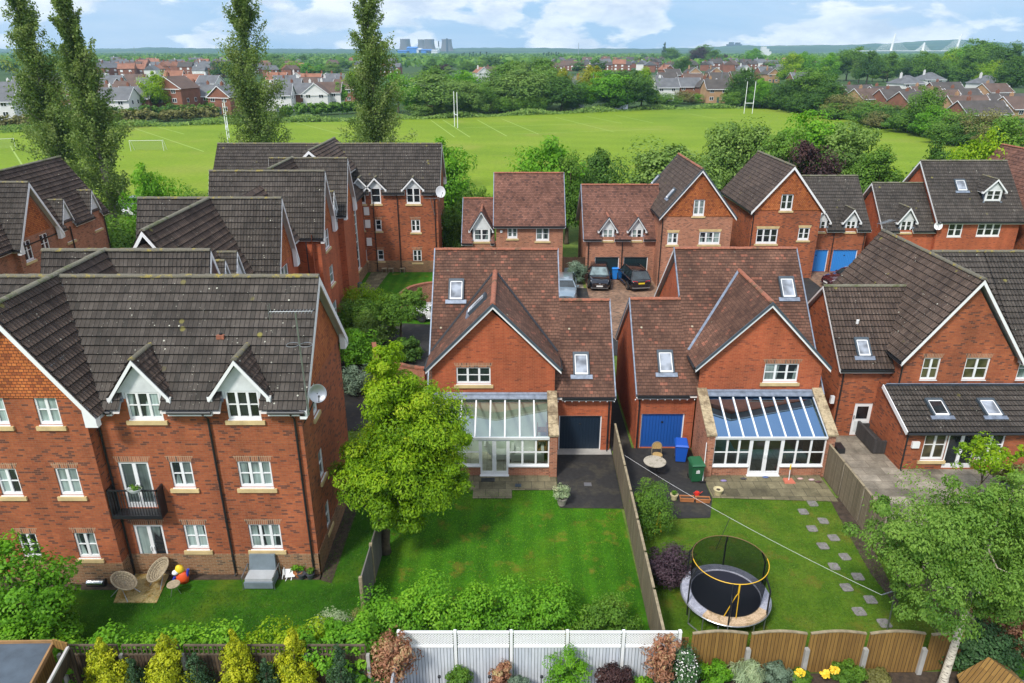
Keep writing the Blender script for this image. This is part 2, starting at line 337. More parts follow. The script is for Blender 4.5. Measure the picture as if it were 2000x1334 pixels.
def thing(name, label, cat, loc=(0, 0, 0), group=None):
    o = bpy.data.objects.new(name, None); sc.collection.objects.link(o); o.location = loc; o.empty_display_size = 0.3
    o['label'] = label; o['category'] = cat
    if group: o['group'] = group
    PORG[o.name] = Vector(loc); return o
def tag(o, label, cat, group=None, kind=None):
    if label: o['label'] = label
    if cat: o['category'] = cat
    if group: o['group'] = group
    if kind: o['kind'] = kind
    return o
def structure(o): o['kind'] = 'structure'; return o
def solo(mb, name, mat, label, cat, loc, group=None, smooth=False):
    o = mb.build(name, mat, None, org=loc, smooth=smooth); return tag(o, label, cat, group)
def copy_tree(o, parent=None):
    c = o.copy(); sc.collection.objects.link(c)
    if parent is not None: c.parent = parent
    for ch in o.children: copy_tree(ch, c)
    return c
def clip(poly, a, b, keep):     # 2-D clip of convex poly by line a->b keeping left side
    outp = []
    def side(p): return (b[0] - a[0]) * (p[1] - a[1]) - (b[1] - a[1]) * (p[0] - a[0])
    for i in range(len(poly)):
        p, q = poly[i], poly[(i + 1) % len(poly)]; sp_, sq = side(p), side(q)
        if sp_ >= 0: outp.append(p)
        if (sp_ > 1e-9 and sq < -1e-9) or (sp_ < -1e-9 and sq > 1e-9):
            t = sp_ / (sp_ - sq); outp.append((p[0] + (q[0] - p[0]) * t, p[1] + (q[1] - p[1]) * t))
    return outp
# ---------------------------------------------------------------- walls with real openings
class Wall:
    """plane through O, U = horizontal unit vector, N = outward normal; a runs along U, b is height, c is outward"""
    def __init__(s, T, O, U, Nn, poly, mat):
        s.T, s.O, s.U, s.N, s.poly, s.mat = T, Vector(O), Vector(U), Vector(Nn), poly, mat; s.holes = []
    def p(s, a, b, c=0.0): return s.O + s.U * a + Vector((0, 0, 1)) * b + s.N * c
    def bx(s, mb, a0, a1, b0, b1, c0, c1, mat=None):
        return mb.hexa([s.p(a0, b0, c1), s.p(a1, b0, c1), s.p(a1, b0, c0), s.p(a0, b0, c0), s.p(a0, b1, c1), s.p(a1, b1, c1), s.p(a1, b1, c0), s.p(a0, b1, c0)], mat)
    def hole(s, a0, a1, b0, b1): s.holes.append((a0, a1, b0, b1))
    def px(s, xl, xr, yt, yb):      # picture box -> opening on this wall
        nrm = s.N
        def hit(px, py):
            u = (px - 1000) / CF; v = (py - 667) / CF; r = Vector((u, _c - v * _s, -(_s + v * _c)))
            cpos = Vector((0, 0, CH)); t = (s.O - cpos).dot(nrm) / r.dot(nrm); q = cpos + r * t
            return (q - s.O).dot(s.U), q.z - s.O.z
        a0, b1 = hit(xl, yt); a1, _ = hit(xr, yt); _, b0 = hit((xl + xr) / 2 - (1000 - (xl + xr) / 2) * 0 , yb)
        return (min(a0, a1), max(a0, a1), b0, b1)
    def window(s, a0, a1, b0, b1, cols=2, rows=2, sill=True, lintel=None, glass=None, parent=None, name='window', depth=0.09, split=None, cut=True, door=False, fw=0.065):
        if cut: s.hole(a0, a1, b0, b1)
        host = parent or s.T
        mb = MB(); f = fw; c0, c1 = -depth - 0.02, -depth + 0.045
        if depth < 0: c0, c1 = 0.0, 0.06
        s.bx(mb, a0, a0 + f, b0, b1, c0, c1); s.bx(mb, a1 - f, a1, b0, b1, c0, c1)
        s.bx(mb, a0 + f, a1 - f, b1 - f, b1, c0, c1); s.bx(mb, a0 + f, a1 - f, b0, b0 + (f * 1.6 if not door else f * 2.2), c0, c1 + 0.001)
        lo = b0 + (f * 1.6 if not door else f * 2.2)
        cs = split or [i / cols for i in range(1, cols)]
        for q in cs: x = a0 + (a1 - a0) * q; s.bx(mb, x - f * 0.75, x + f * 0.75, lo, b1 - f, c0, c1 - 0.002)
        for i in range(1, rows): z = lo + (b1 - f - lo) * i / rows; s.bx(mb, a0 + f, a1 - f, z - 0.017, z + 0.017, c0, c1 - 0.012)
        if door:
            m_ = (a0 + a1) / 2; hb = b0 + (b1 - b0) * 0.47
            for sg in (-1, 1): s.bx(mb, m_ + sg * 0.06 - 0.012, m_ + sg * 0.06 + 0.012, hb - 0.09, hb + 0.09, c1, c1 + 0.05)
        w_ = mb.build(name, WHITE, host)
        g = MB(); g.poly([s.p(a0 + f * .5, b0 + f * .5, c0 + 0.02), s.p(a1 - f * .5, b0 + f * .5, c0 + 0.02), s.p(a1 - f * .5, b1 - f * .5, c0 + 0.02), s.p(a0 + f * .5, b1 - f * .5, c0 + 0.02)])
        ph = w_ if parent is None else host
        g.build('pane', glass or GDARK, ph)
        if sill:
            q = MB(); s.bx(q, a0 - 0.02, a1 + 0.02, b0 - 0.035, b0 - 0.001, -0.05, 0.035, WHITE)
            if sill != 'white': s.bx(q, a0 - 0.12, a1 + 0.12, b0 - 0.19, b0 - 0.037, -0.05, 0.075, STONE)
            q.build('sill', STONE, ph)
        if lintel is not None:
            q = MB(); e = 0.12 if lintel is BRS else 0.09
            pts = [s.p(a0, b1 + 0.001, 0.004), s.p(a1, b1 + 0.001, 0.004), s.p(a1 + e, b1 + 0.235, 0.004), s.p(a0 - e, b1 + 0.235, 0.004)] if lintel is not STONE else [s.p(a0 - e * .3, b1 + .001, 0.02), s.p(a1 + e * .3, b1 + .001, 0.02), s.p(a1 + e, b1 + 0.22, 0.02), s.p(a0 - e, b1 + 0.22, 0.02)]
            q.poly(pts); q.build('lintel', lintel, ph)
        return w_
    def garage(s, a0, a1, b0, b1, mat, white=True):
        s.hole(a0, a1, b0, b1); mb = MB(); d = -0.12
        nb = 14; st = (a1 - a0) / nb
        for i in range(nb):
            x = a0 + i * st; s.bx(mb, x + 0.008, x + st - 0.008, b0 + 0.01, b1 - 0.02, d - 0.04, d, mat)
        s.bx(mb, a0, a1, b0 + 0.01, b1 - 0.01, d - 0.07, d - 0.028, mat)
        g = mb.build('garage_door', mat, s.T)
        q = MB(); s.bx(q, (a0 + a1) / 2 - 0.05, (a0 + a1) / 2 + 0.05, b0 + (b1 - b0) * .72, b0 + (b1 - b0) * .72 + 0.07, d, d + 0.04); q.build('handle', BLACK, g)
        q = MB()
        for x in (a0, a1 - 0.05): s.bx(q, x, x + 0.05, b0, b1, d - 0.02, d + 0.05)
        s.bx(q, a0 + .05, a1 - .05, b1 - 0.05, b1, d - 0.02, d + 0.05); q.build('door_frame', WHITE if white else METAL, g)
    def build(s, name='wall'):
        mb = MB(); P = s.poly
        xs = sorted(set([min(p[0] for p in P), max(p[0] for p in P)] + [h[0] for h in s.holes] + [h[1] for h in s.holes]))
        zs = sorted(set([min(p[1] for p in P), max(p[1] for p in P)] + [h[2] for h in s.holes] + [h[3] for h in s.holes]))
        for i in range(len(xs) - 1):
            for j in range(len(zs) - 1):
                mx, mz = (xs[i] + xs[i + 1]) / 2, (zs[j] + zs[j + 1]) / 2
                if any(h[0] < mx < h[1] and h[2] < mz < h[3] for h in s.holes): continue
                c = [(xs[i], zs[j]), (xs[i + 1], zs[j]), (xs[i + 1], zs[j + 1]), (xs[i], zs[j + 1])]
                for k in range(len(P)):
                    c = clip(c, P[k], P[(k + 1) % len(P)], True)
                    if len(c) < 3: break
                if len(c) >= 3: mb.poly([s.p(a, b) for a, b in c])
        for (a0, a1, b0, b1) in s.holes:
            d = -0.14
            for q in ([(a0, b0), (a0, b1)], [(a0, b1), (a1, b1)], [(a1, b1), (a1, b0)], [(a1, b0), (a0, b0)]):
                mb.poly([s.p(*q[0]), s.p(*q[1]), s.p(*q[1], d), s.p(*q[0], d)])
        return mb.build(name, s.mat, s.T)
def shell(T, x0, x1, y0, y1, ze, zr, axis, mat, z0=0.0, front=None, back=None, left=None, right=None):
    """four walls of a gabled block; returns dict of Wall to add windows to, call .build() on each"""
    xm, ym = (x0 + x1) / 2, (y0 + y1) / 2
    def rect(L): return [(0, 0), (L, 0), (L, ze - z0), (0, ze - z0)]
    def gab(L): return [(0, 0), (L, 0), (L, ze - z0), (L / 2, zr - z0), (0, ze - z0)]
    fx = rect if axis == 'x' else gab; fy = gab if axis == 'x' else rect
    return dict(front=Wall(T, (x0, y0, z0), (1, 0, 0), (0, -1, 0), fx(x1 - x0), mat), back=Wall(T, (x1, y1, z0), (-1, 0, 0), (0, 1, 0), fx(x1 - x0), mat),
                right=Wall(T, (x1, y0, z0), (0, 1, 0), (1, 0, 0), fy(y1 - y0), mat), left=Wall(T, (x0, y1, z0), (0, -1, 0), (-1, 0, 0), fy(y1 - y0), mat))
# ---------------------------------------------------------------- roofs
def slope(mb, A, B, C, D, kind, mat, cuts=()):
    """tiled slope, eave A->B, ridge D->C; courses lap as real steps, rolls as real waves"""
    A, B, C, D = map(Vector, (A, B, C, D)); n = (B - A).cross(D - A).normalized()
    if n.z < 0: n = -n
    S = ((D - A).length + (C - B).length) / 2; L = (B - A).length
    gauge = {'roll': 0.33, 'plain': 0.17, 'far': 0.34, 'flat': 99}[kind]
    nc = max(1, round(S / gauge)); lift = {'roll': 0.055, 'plain': 0.022, 'far': 0.035, 'flat': 0}[kind]
    nu = max(1, int(L / 0.0825)) if kind == 'roll' else 1; k = mb.mi(mat)
    us = np.linspace(0, 1, nu + 1)
    if cuts:            # openings left for dormers: (u0, u1, vtop) as fractions
        us = np.array(sorted(set([float(x) for x in us] + [c[0] for c in cuts] + [c[1] for c in cuts]))); nu = len(us) - 1
    hh = (0.042 * np.maximum(0, np.cos(us * L / 0.165 * 2 * np.pi)) ** 1.0) if kind == 'roll' else np.zeros(nu + 1)
    f_start = len(mb.f)
    A_, B_, C_, D_, n_ = [np.array(q) for q in (A, B, C, D, n)]
    for i in range(nc):
        for part in (0, 1):
            v = (i + part) / nc; off = (hh + (lift if part == 0 else 0.004))[:, None] * n_[None]
            e0 = A_ + (D_ - A_) * v; e1 = B_ + (C_ - B_) * v
            row = e0[None] + (e1 - e0)[None] * us[:, None] + off
            n0 = len(mb.v); mb.v += [tuple(r) for r in row.tolist()]
            if part == 0: r0 = n0
            else: r1 = n0
        q0 = len(mb.v); v = i / nc; e0 = A_ + (D_ - A_) * v; e1 = B_ + (C_ - B_) * v
        row = e0[None] + (e1 - e0)[None] * us[:, None] - 0.02 * n_[None]; mb.v += [tuple(r) for r in row.tolist()]
        for j in range(nu):
            um = (us[j] + us[j + 1]) / 2
            if any(c[0] < um < c[1] and (i + .5) / nc < c[2] for c in cuts): continue
            mb.f.append((r0 + j, r0 + j + 1, r1 + j + 1, r1 + j)); mb.m.append(k)
            mb.f.append((q0 + j, q0 + j + 1, r0 + j + 1, r0 + j)); mb.m.append(k)
    ud = (B - A).normalized(); vd = n.cross(ud); vd = vd if vd.z > 0 else -vd; rowh = .17 if mat in (TRED, TFAR) else .33
    mb.bas[f_start] = (f_start, len(mb.f), tuple(A - vd * .002), tuple(ud), tuple(vd), (rowh / (S / nc)) if kind in ('roll', 'plain') or rowh == .33 else 1.0)
def ridge(mb, a, b, mat, r=0.12, seg=0.45):
    a, b = Vector(a), Vector(b); L = (b - a).length; n = max(1, int(L / seg)); d = (b - a) / n
    side = d.normalized().cross(Vector((0, 0, 1))).normalized()
    for i in range(n):
        p = a + d * i; q = a + d * (i + 1) * 1.0 + d * 0.04; rr = r * (1 + 0.12 * random.random()); dz = random.uniform(-.006, .006)
        ra = []
        for t in range(7):
            an = math.pi * (t / 6) ; o_ = side * math.cos(an) * rr + Vector((0, 0, math.sin(an) * rr * 0.8 - 0.05 + dz)); ra.append(o_)
        for t in range(6): mb.poly([p + ra[t], p + ra[t + 1], q + ra[t + 1] * 0.93, q + ra[t] * 0.93], mat)
        mb.poly([p + x for x in ra], mat); mb.poly([q + x * 0.93 for x in ra][::-1], mat)
def barge(mb, a, b, out, hgt=0.22, th=0.035, mat=None, drop=0.0):
    a, b, out = Vector(a), Vector(b), Vector(out); z = Vector((0, 0, 1))
    mb.hexa([a - z * (hgt + drop), b - z * (hgt + drop), b - z * (hgt + drop) + out * th, a - z * (hgt + drop) + out * th, a - z * drop, b - z * drop, b - z * drop + out * th, a - z * drop + out * th], mat)
def gable_roof(T, axis, c, r0, r1, half, ze, zr, kind='roll', kind2='flat', mat=None, rmat=None, verge=(True, True), trim=None, vh=0.24, gutter=(True, True), half2=None, ze2=None, rid=True, soffit=True, name='roof', box_end=False, cuts=(), cuts2=()):
    """ridge along axis at cross coordinate c; slope 1 faces the lower cross coordinate"""
    h1, h2 = half, half2 or half; z2 = ze2 if ze2 is not None else ze
    def P(r, cc, z): return Vector((r, cc, z)) if axis == 'x' else Vector((cc, r, z))
    e0, e1 = (r0, r1) if axis == 'x' else (r1, r0)
    mb = MB()
    def fr(cs, s0, s1, zz_): return [(min((a - s0) / (s1 - s0), (b - s0) / (s1 - s0)), max((a - s0) / (s1 - s0), (b - s0) / (s1 - s0)), (zt - zz_) / (zr - zz_)) for a, b, zt in cs]
    slope(mb, P(e0, c - h1, ze), P(e1, c - h1, ze), P(e1, c, zr), P(e0, c, zr), kind, mat, fr(cuts, e0, e1, ze))
    slope(mb, P(e1, c + h2, z2), P(e0, c + h2, z2), P(e0, c, zr), P(e1, c, zr), kind2, mat, fr(cuts2, e1, e0, z2))
    ro = mb.build(name, mat, T)
    def runs(cs):
        xs = [r0] + [x for q in sorted(cs) for x in q[:2]] + [r1]; return [(xs[i], xs[i + 1]) for i in range(0, len(xs), 2)]
    u = MB(); dz = 0.13         # underside and edges
    for a0, zz_, a1, cs in ((c - h1, ze, c, cuts), (c + h2, z2, c, cuts2)):
        for ra, rb in runs(cs): u.poly([P(ra, a0, zz_ - dz), P(rb, a0, zz_ - dz), P(rb, a1, zr - dz), P(ra, a1, zr - dz)], SOFFIT)
    u.build('soffit', SOFFIT, T)
    if rid:
        q = MB(); ridge(q, P(r0, c, zr + 0.05), P(r1, c, zr + 0.05), rmat or RIDGE); q.build('ridge_tiles', rmat or RIDGE, ro)
    for on, r, sg in ((verge[0], r0, -1), (verge[1], r1, 1)):
        if not on: continue
        b = MB(); o_ = (P(1, 0, 0) - P(0, 0, 0)) * sg
        for ec, ez in ((c - h1, ze), (c + h2, z2)):
            barge(b, P(r, ec, ez - 0.0), P(r, c, zr - 0.0), o_, vh, mat=WHITE)
            if trim is not None: barge(b, P(r, ec, ez + 0.07), P(r, c, zr + 0.07), o_, 0.15, 0.06, mat=trim)
            else: barge(b, P(r, ec, ez + 0.055), P(r, c, zr + 0.055), o_, 0.054, 0.02, mat=mat)
            if box_end:
                s_ = 1 if ec > c else -1; k = 0.42
                pts = [P(r, ec, ez - .02), P(r, ec, ez - 0.34), P(r, ec - s_ * k, ez - 0.34), P(r, ec - s_ * k, ez - .02 + (zr - ez) * k / (h2 if s_ > 0 else h1))]
                b.prism(pts, -o_ * 0.22, WHITE)
        b.build('bargeboard', WHITE, ro)
    for on, ec, ez, sg, run in [(gutter[0], c - h1, ze, -1, q) for q in runs(cuts)] + [(gutter[1], c + h2, z2, 1, q) for q in runs(cuts2)]:
        if not on: continue
        g = MB(); a, b_ = P(run[0] + 0.02, ec, ez), P(run[1] - 0.02, ec, ez); o_ = (P(0, 1, 0) - P(0, 0, 0)) * sg
        L = [(0.0, -0.02), (0.0, -0.10), (0.03, -0.13), (0.09, -0.13), (0.115, -0.10), (0.115, -0.02), (0.10, -0.02), (0.09, -0.09), (0.02, -0.09)]
        pa = [a + o_ * x + Vector((0, 0, z)) for x, z in L]; pb = [b_ + o_ * x + Vector((0, 0, z)) for x, z in L]
        for i in range(len(L)): j = (i + 1) % len(L); g.poly([pa[i], pb[i], pb[j], pa[j]], BLACK)
        g.build('gutter', BLACK, T)
        if soffit:
            f = MB(); f.bar(a - o_ * 0.015 + Vector((0, 0, -.12)), b_ - o_ * 0.015 + Vector((0, 0, -.12)), 0.022, 0.17, mat=WHITE); f.build('fascia', WHITE, T)
    return ro
def downpipe(T, x, y, z0, z1, kick=(0, 0.0)):
    m = MB(); m.tube([(x + kick[0], y + kick[1], z1), (x, y, z1 - 0.35), (x, y, z0 + .12), (x, y - .1, z0)], 0.038, 8)
    for z in np.arange(z0 + .6, z1 - .4, 1.8): m.tube([(x, y, z), (x, y, z + .06)], 0.052, 8)
    return m.build('downpipe', BLACK, T)
def rooflight(T, C, U, n, w_=0.78, h_=1.18, glass=None, name='rooflight'):
    """C centre on slope, U horizontal along slope, n slope normal"""
    C, U, n = Vector(C), Vector(U).normalized(), Vector(n).normalized(); V = n.cross(U)
    if V.z < 0: V = -V
    def hb(mb, u0, u1, v0, v1, c0, c1, mat):
        q = lambda u, v, c: C + U * u + V * v + n * c
        mb.hexa([q(u0, v0, c0), q(u1, v0, c0), q(u1, v1, c0), q(u0, v1, c0), q(u0, v0, c1), q(u1, v0, c1), q(u1, v1, c1), q(u0, v1, c1)], mat)
    m = MB(); a, b = w_ / 2, h_ / 2; f = 0.08
    hb(m, -a, -a + f, -b, b, -.02, .13, SLATEB); hb(m, a - f, a, -b, b, -.02, .13, SLATEB); hb(m, -a + f, a - f, b - .14, b, -.02, .14, SLATEB); hb(m, -a + f, a - f, -b, -b + f, -.02, .12, WHITE)
    for s_ in (-1, 1): hb(m, s_ * (a - f - .02) - .02, s_ * (a - f - .02) + .02, -b + f, b - .14, 0, .115, WHITE)
    hb(m, -a + f, a - f, b - .19, b - .14, 0, .115, WHITE)
    hb(m, -a - .14, a + .14, -b - .22, -b, -.01, .055, LEAD)
    o = m.build(name, SLATEB, T)
    g = MB(); q = lambda u, v: C + U * u + V * v + n * 0.1
    g.poly([q(-a + f, -b + f), q(a - f, -b + f), q(a - f, b - .14), q(-a + f, b - .14)]); g.build('pane', glass or GSKY, o)
    return o
def sl_pt(px, py, A, n):
    """sight line onto a slope through A with normal n"""
    u = (px - 1000) / CF; v = (py - 667) / CF; r = Vector((u, _c - v * _s, -(_s + v * _c))); c0 = Vector((0, 0, CH))
    return c0 + r * ((Vector(A) - c0).dot(n) / r.dot(n))
def dormer(T, W, ac, wid, b0, b1, zap, k, cols=2, hw=None, kind='roll', mat=None, glass=None, rmat=None, zmain=None, over=0.22, trim=None, fw=.06, face=0.0, stone=True, reg=None):
    """gabled wall dormer on Wall W centred at a=ac: window b0..b1, gable apex height zap; k = main roof rise per metre; zmain = main roof height at the wall plane"""
    hw = hw or wid / 2 + 0.28
    zlo = b1 - 0.12; rise = zap - zlo
    if reg is not None:
        pc = W.p(ac, 0); rc = pc.x if abs(W.U.x) > .5 else pc.y; reg.append((rc - wid / 2 - .1, rc + wid / 2 + .1, b1 + W.O.z + .05))
    d = MB(); c = face
    # face board behind the window and boarded gable above
    d.poly([W.p(ac - wid / 2 - .09, b1 - .001, c), W.p(ac + wid / 2 + .09, b1 - .001, c), W.p(ac + hw * .86, zlo + rise * .08, c), W.p(ac, zap - .1, c), W.p(ac - hw * .86, zlo + rise * .08, c)], WHITED)
    for s_ in (-1, 1):
        W.bx(d, ac + s_ * (wid / 2 + .045) - .045, ac + s_ * (wid / 2 + .045) + .045, (zmain if zmain else b0) - .1, b1, -.3 + c, c - .003, WHITED)
    back = (b1 - (zmain or b0)) / k
    for s_ in (-1, 1):      # lead cheeks
        x = ac + s_ * (wid / 2 + .10); zm = (zmain or b0)
        d.poly([W.p(x, zm - .1, c - .01), W.p(x, b1 + .1, c - .01), W.p(x, b1 + .1, -back - .3)], LEAD)
        W.bx(d, x - .03 if s_ > 0 else x - .12, x + .12 if s_ > 0 else x + .03, zm - .06, zm + .05, c - .02, c + .09, LEAD)
    o = d.build('dormer', WHITED, T)
    W.window(ac - wid / 2, ac + wid / 2, b0, b1, cols, 2, sill=(True if stone else 'white'), glass=glass, parent=o, cut=stone, depth=(0.06 if stone else -1), fw=fw)
    r = MB(); zt = zap + .12; zl = zlo - 0.02; depth = (zt - (zmain or b0)) / k + 0.25; hb = hw + 0.04
    def q(a, z, cc): return W.p(a, z, cc)
    dl = (zl - (zmain or b0)) / k + .5
    slope(r, q(ac - hb, zl, -dl), q(ac - hb, zl, over), q(ac, zt, over), q(ac, zt, -depth), kind, mat)
    slope(r, q(ac + hb, zl, over), q(ac + hb, zl, -dl), q(ac, zt, -depth), q(ac, zt, over), kind, mat)
    r.poly([q(ac - hb, zl - .09, over - .02), q(ac, zt - .09, over - .02), q(ac, zt - .09, -depth), q(ac - hb, zl - .09, -dl)], SOFFIT)
    r.poly([q(ac + hb, zl - .09, over - .02), q(ac, zt - .09, over - .02), q(ac, zt - .09, -depth), q(ac + hb, zl - .09, -dl)], SOFFIT)
    r.build('dormer_roof', mat, o)
    g = MB(); ridge(g, q(ac, zt + .04, over), q(ac, zt + .04, -depth + .2), rmat or RIDGE, 0.1, 0.4); g.build('ridge_tiles', rmat or RIDGE, o)
    b = MB()
    for s_ in (-1, 1):
        barge(b, q(ac + s_ * hb, zl + .0, over), q(ac, zt + .0, over), W.N, 0.17, 0.035, mat=WHITE)
        if trim is not None: barge(b, q(ac + s_ * hb, zl + .06, over), q(ac, zt + .06, over), W.N, 0.11, 0.055, mat=trim)
        W.bx(b, ac + s_ * hw - .1, ac + s_ * hw + .06, zl - .15, zl + .02, c, over - .002, WHITE)
    b.build('bargeboard', WHITE, o)
    return o
random.seed(5)
# ================================================================ the apartment block on the left (one building, stepped wings)
T = thing('apartment_block', 'long three-storey red brick apartment block with stepped grey roofs and white dormers, filling the left', 'apartment block', (-14, 32, 0))
ZE, ZR = 7.2, 10.95
K1 = (10.9 - ZE) / 3.3
def pipes(T, lst):
    for a in lst: downpipe(T, *a)
# --- front wing
fy, ry = 21.93, 27.9
w4 = shell(T, -30.0, -7.28, fy, ry, 7.45, 10.6, 'x', BR)
F = w4['front']
for b in ((461.8, 527.4, 901.2, 951.8), (483.6, 546, 1024.4, 1072.5)):
    F.window(*F.px(*b), cols=3, lintel=BRS, glass=GPALE, split=[0.36, 0.68])
for b in ((329.3, 372.5, 901.6, 952), (356.5, 400, 1025, 1072.7)): F.window(*F.px(*b), lintel=BRS, glass=GPALE)
a0, a1, b0, b1 = F.px(228.3, 288.5, 902.7, 992); F.window(a0, a1, b0, b1, rows=1, lintel=BRS, glass=GMID, door=True, sill=False, name='french_door', fw=0.09)
m = MB(); g0, g1 = a0 - .35, a1 + .35
for x in (g0, g1 - .05): F.bx(m, x, x + .05, b0 - .05, b0 + 1.05, .0, .45)
F.bx(m, g0, g1, b0 + 1.0, b0 + 1.05, .40, .45); F.bx(m, g0, g1, b0 - .16, b0 - .02, .0, .46)
n_ = 17
for i in range(n_ + 1): x = g0 + .03 + (g1 - g0 - .06) * i / n_; F.bx(m, x - .009, x + .009, b0 - .02, b0 + 1.0, .41, .43)
for x in (g0 + .01, g1 - .03):
    for j in range(1, 4): F.bx(m, x, x + .018, b0, b0 + 1.0, .1 * j, .1 * j + .018)
m.build('balcony_rail', BLACK, T)
a0, a1, b0, b1 = F.px(258.5, 316.2, 1025.6, 1111.6); F.window(a0, a1, max(b0, .12), b1, rows=1, lintel=BRS, glass=GPALE, door=True, sill='white', name='french_door', fw=0.09)
km = 1.12
D1 = F.px(242.3, 309.4, 766.3, 819); D2 = F.px(437.9, 502.9, 763.9, 818.7)
zap = sight(254.7, 709.9, y=fy - .2).z
RA = []
for Dd, gl in ((D1, GPALE), (D2, GDARK)):
    dormer(T, F, (Dd[0] + Dd[1]) / 2, Dd[1] - Dd[0], Dd[2], Dd[3], zap, K1, cols=3, mat=TBROWN, glass=gl, zmain=7.42, hw=1.0, reg=RA)
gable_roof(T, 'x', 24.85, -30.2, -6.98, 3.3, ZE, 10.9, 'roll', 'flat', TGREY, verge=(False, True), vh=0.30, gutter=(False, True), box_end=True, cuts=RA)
m = MB()        # the front gutter stops at each dormer
segs = [(-13.9, -14 + 0)]
xs_ = [-13.75, F.O.x + (D1[0] + D1[1]) / 2 - .95, F.O.x + (D1[0] + D1[1]) / 2 + .95, F.O.x + (D2[0] + D2[1]) / 2 - .95, F.O.x + (D2[0] + D2[1]) / 2 + .95, -7.02]
for x0, x1 in ((xs_[0], xs_[1]), (xs_[2], xs_[3]), (xs_[4], xs_[5])):
    g = MB(); g.tube([(x0, 21.50, 7.13), (x1, 21.50, 7.13)], 0.062, 10); g.build('gutter', BLACK, T)
    g = MB(); g.box(x0, x1, 21.55, 21.575, 6.98, 7.17); g.box(x0, x1, 21.575, 21.93, 6.98, 7.0); g.build('fascia', WHITE, T)
E_ = w4['right']
for yy, z0, z1 in ((23.35, 5.95, 7.15), (23.3, 3.25, 4.45), (23.4, 0.85, 2.05)): E_.window(yy - fy, yy - fy + .62, z0, z1, cols=1, glass=GPALE)
for k_ in ('front', 'back', 'right'): w4[k_].build()
# orange tile hanging on the east gable, stone-brown plinth round the foot
def tri_hang(T, P0, P1, P2, nrm, mat=HUNG, t=0.035):
    m = MB(); m.prism([Vector(P0), Vector(P1), Vector(P2)], Vector(nrm) * t, mat); return m.build('tile_hanging', mat, T)
tri_hang(T, (-7.28, 22.0, 7.3), (-7.28, 27.8, 7.3), (-7.28, 24.9, 10.5), (1, 0, 0))
m = MB(); m.box(-14.36, -7.25, fy - .035, fy, 0, .95); m.box(-7.28, -7.245, fy - .035, ry, 0, .95); m.box(-7.25, -7.245, fy - .035, fy, 0, .95)
m.build('plinth', BRP, T)
for x in (-14.3, -10.48, -7.5): downpipe(T, x, fy - .07, 0.05, 7.05, (0, -.33))
RS1, RS2 = [], []
for px_, py_ in ((518, 487), (495, 504), (475, 520)): q = sight(px_, py_, z=9.15); RS1.append((q.y - .57, q.y + .57, 7.75))
for y in (50.3, 51.9): RS2.append((y - .57, y + .57, 7.75))
# --- gabled wing standing half a metre forward
wx0, wx1, wy = -18.45, -14.4, 21.42
GW = Wall(T, (wx0, wy, 0), (1, 0, 0), (0, -1, 0), [(0, 0), (wx1 - wx0, 0), (wx1 - wx0, 7.4), ((wx1 - wx0) / 2, 10.75), (0, 7.4)], BR)
for b in ((-12, 30, 915.4, 967.3), (104.9, 149.2, 914.6, 967.3), (142, 183.9, 1040.8, 1089.4), (62.8, 107.9, 774.7, 829.8), (-40, 4, 776, 830)):
    GW.window(*GW.px(*b), lintel=BRS if b[2] > 850 else None, glass=GPALE)
GW.window(*GW.px(31.9, 68.8, 1042, 1089), lintel=BRS, glass=GDARK)
GW.build()
m = MB(); m.poly([(wx1, wy, 0), (wx1, 21.94, 0), (wx1, 21.94, 7.5), (wx1, wy, 7.5)]); m.build('wall', BR, T)
m = MB(); m.box(wx0, wx1 + .035, wy - .035, wy, 0, .95); m.box(wx1, wx1 + .035, wy, 21.9, 0, .95); m.build('plinth', BRP, T)
cw = (wx0 + wx1) / 2
z = 7.75; hw_ = (10.75 - z) / (10.75 - 7.4) * (wx1 - wx0) / 2 + .12
tri_hang(T, (cw - hw_, wy, z), (cw + hw_, wy, z), (cw, wy, 10.9), (0, -1, 0))
gable_roof(T, 'y', -16.42, 21.05, 28.2, 2.62, 7.15, 11.0, 'roll', 'roll', TBROWN, rmat=RIDGE2, verge=(True, False), vh=0.26, gutter=(False, False), box_end=True)
gable_roof(T, 'y', -16.42, 28.2, 32.2, 2.62, 7.1, 10.45, 'roll', 'roll', TBROWN, verge=(False, False), gutter=(False, False), rid=False, cuts2=[q for q in sorted(RS1) if q[1] < 32.2])
gable_roof(T, 'y', -16.38, 31.2, 38.8, 2.7, 7.15, 11.05, 'roll', 'roll', TBROWN, rmat=RIDGE2, verge=(True, False), gutter=(False, False), cuts2=[q for q in sorted(RS1) if q[0] > 31.2])
m = MB(); m.box(-30, wx0, 21.92, 21.93, 0, 7.3)
m.build('wall', BR, T)
m = MB(); m.bar((-13.95, 21.75, 7.36), (-16.25, 24.75, 10.80), .09, .05, (0, 0, 1)); m.build('valley', plain('weathered_lead', (.10, .105, .11), .7, var=.3), T)
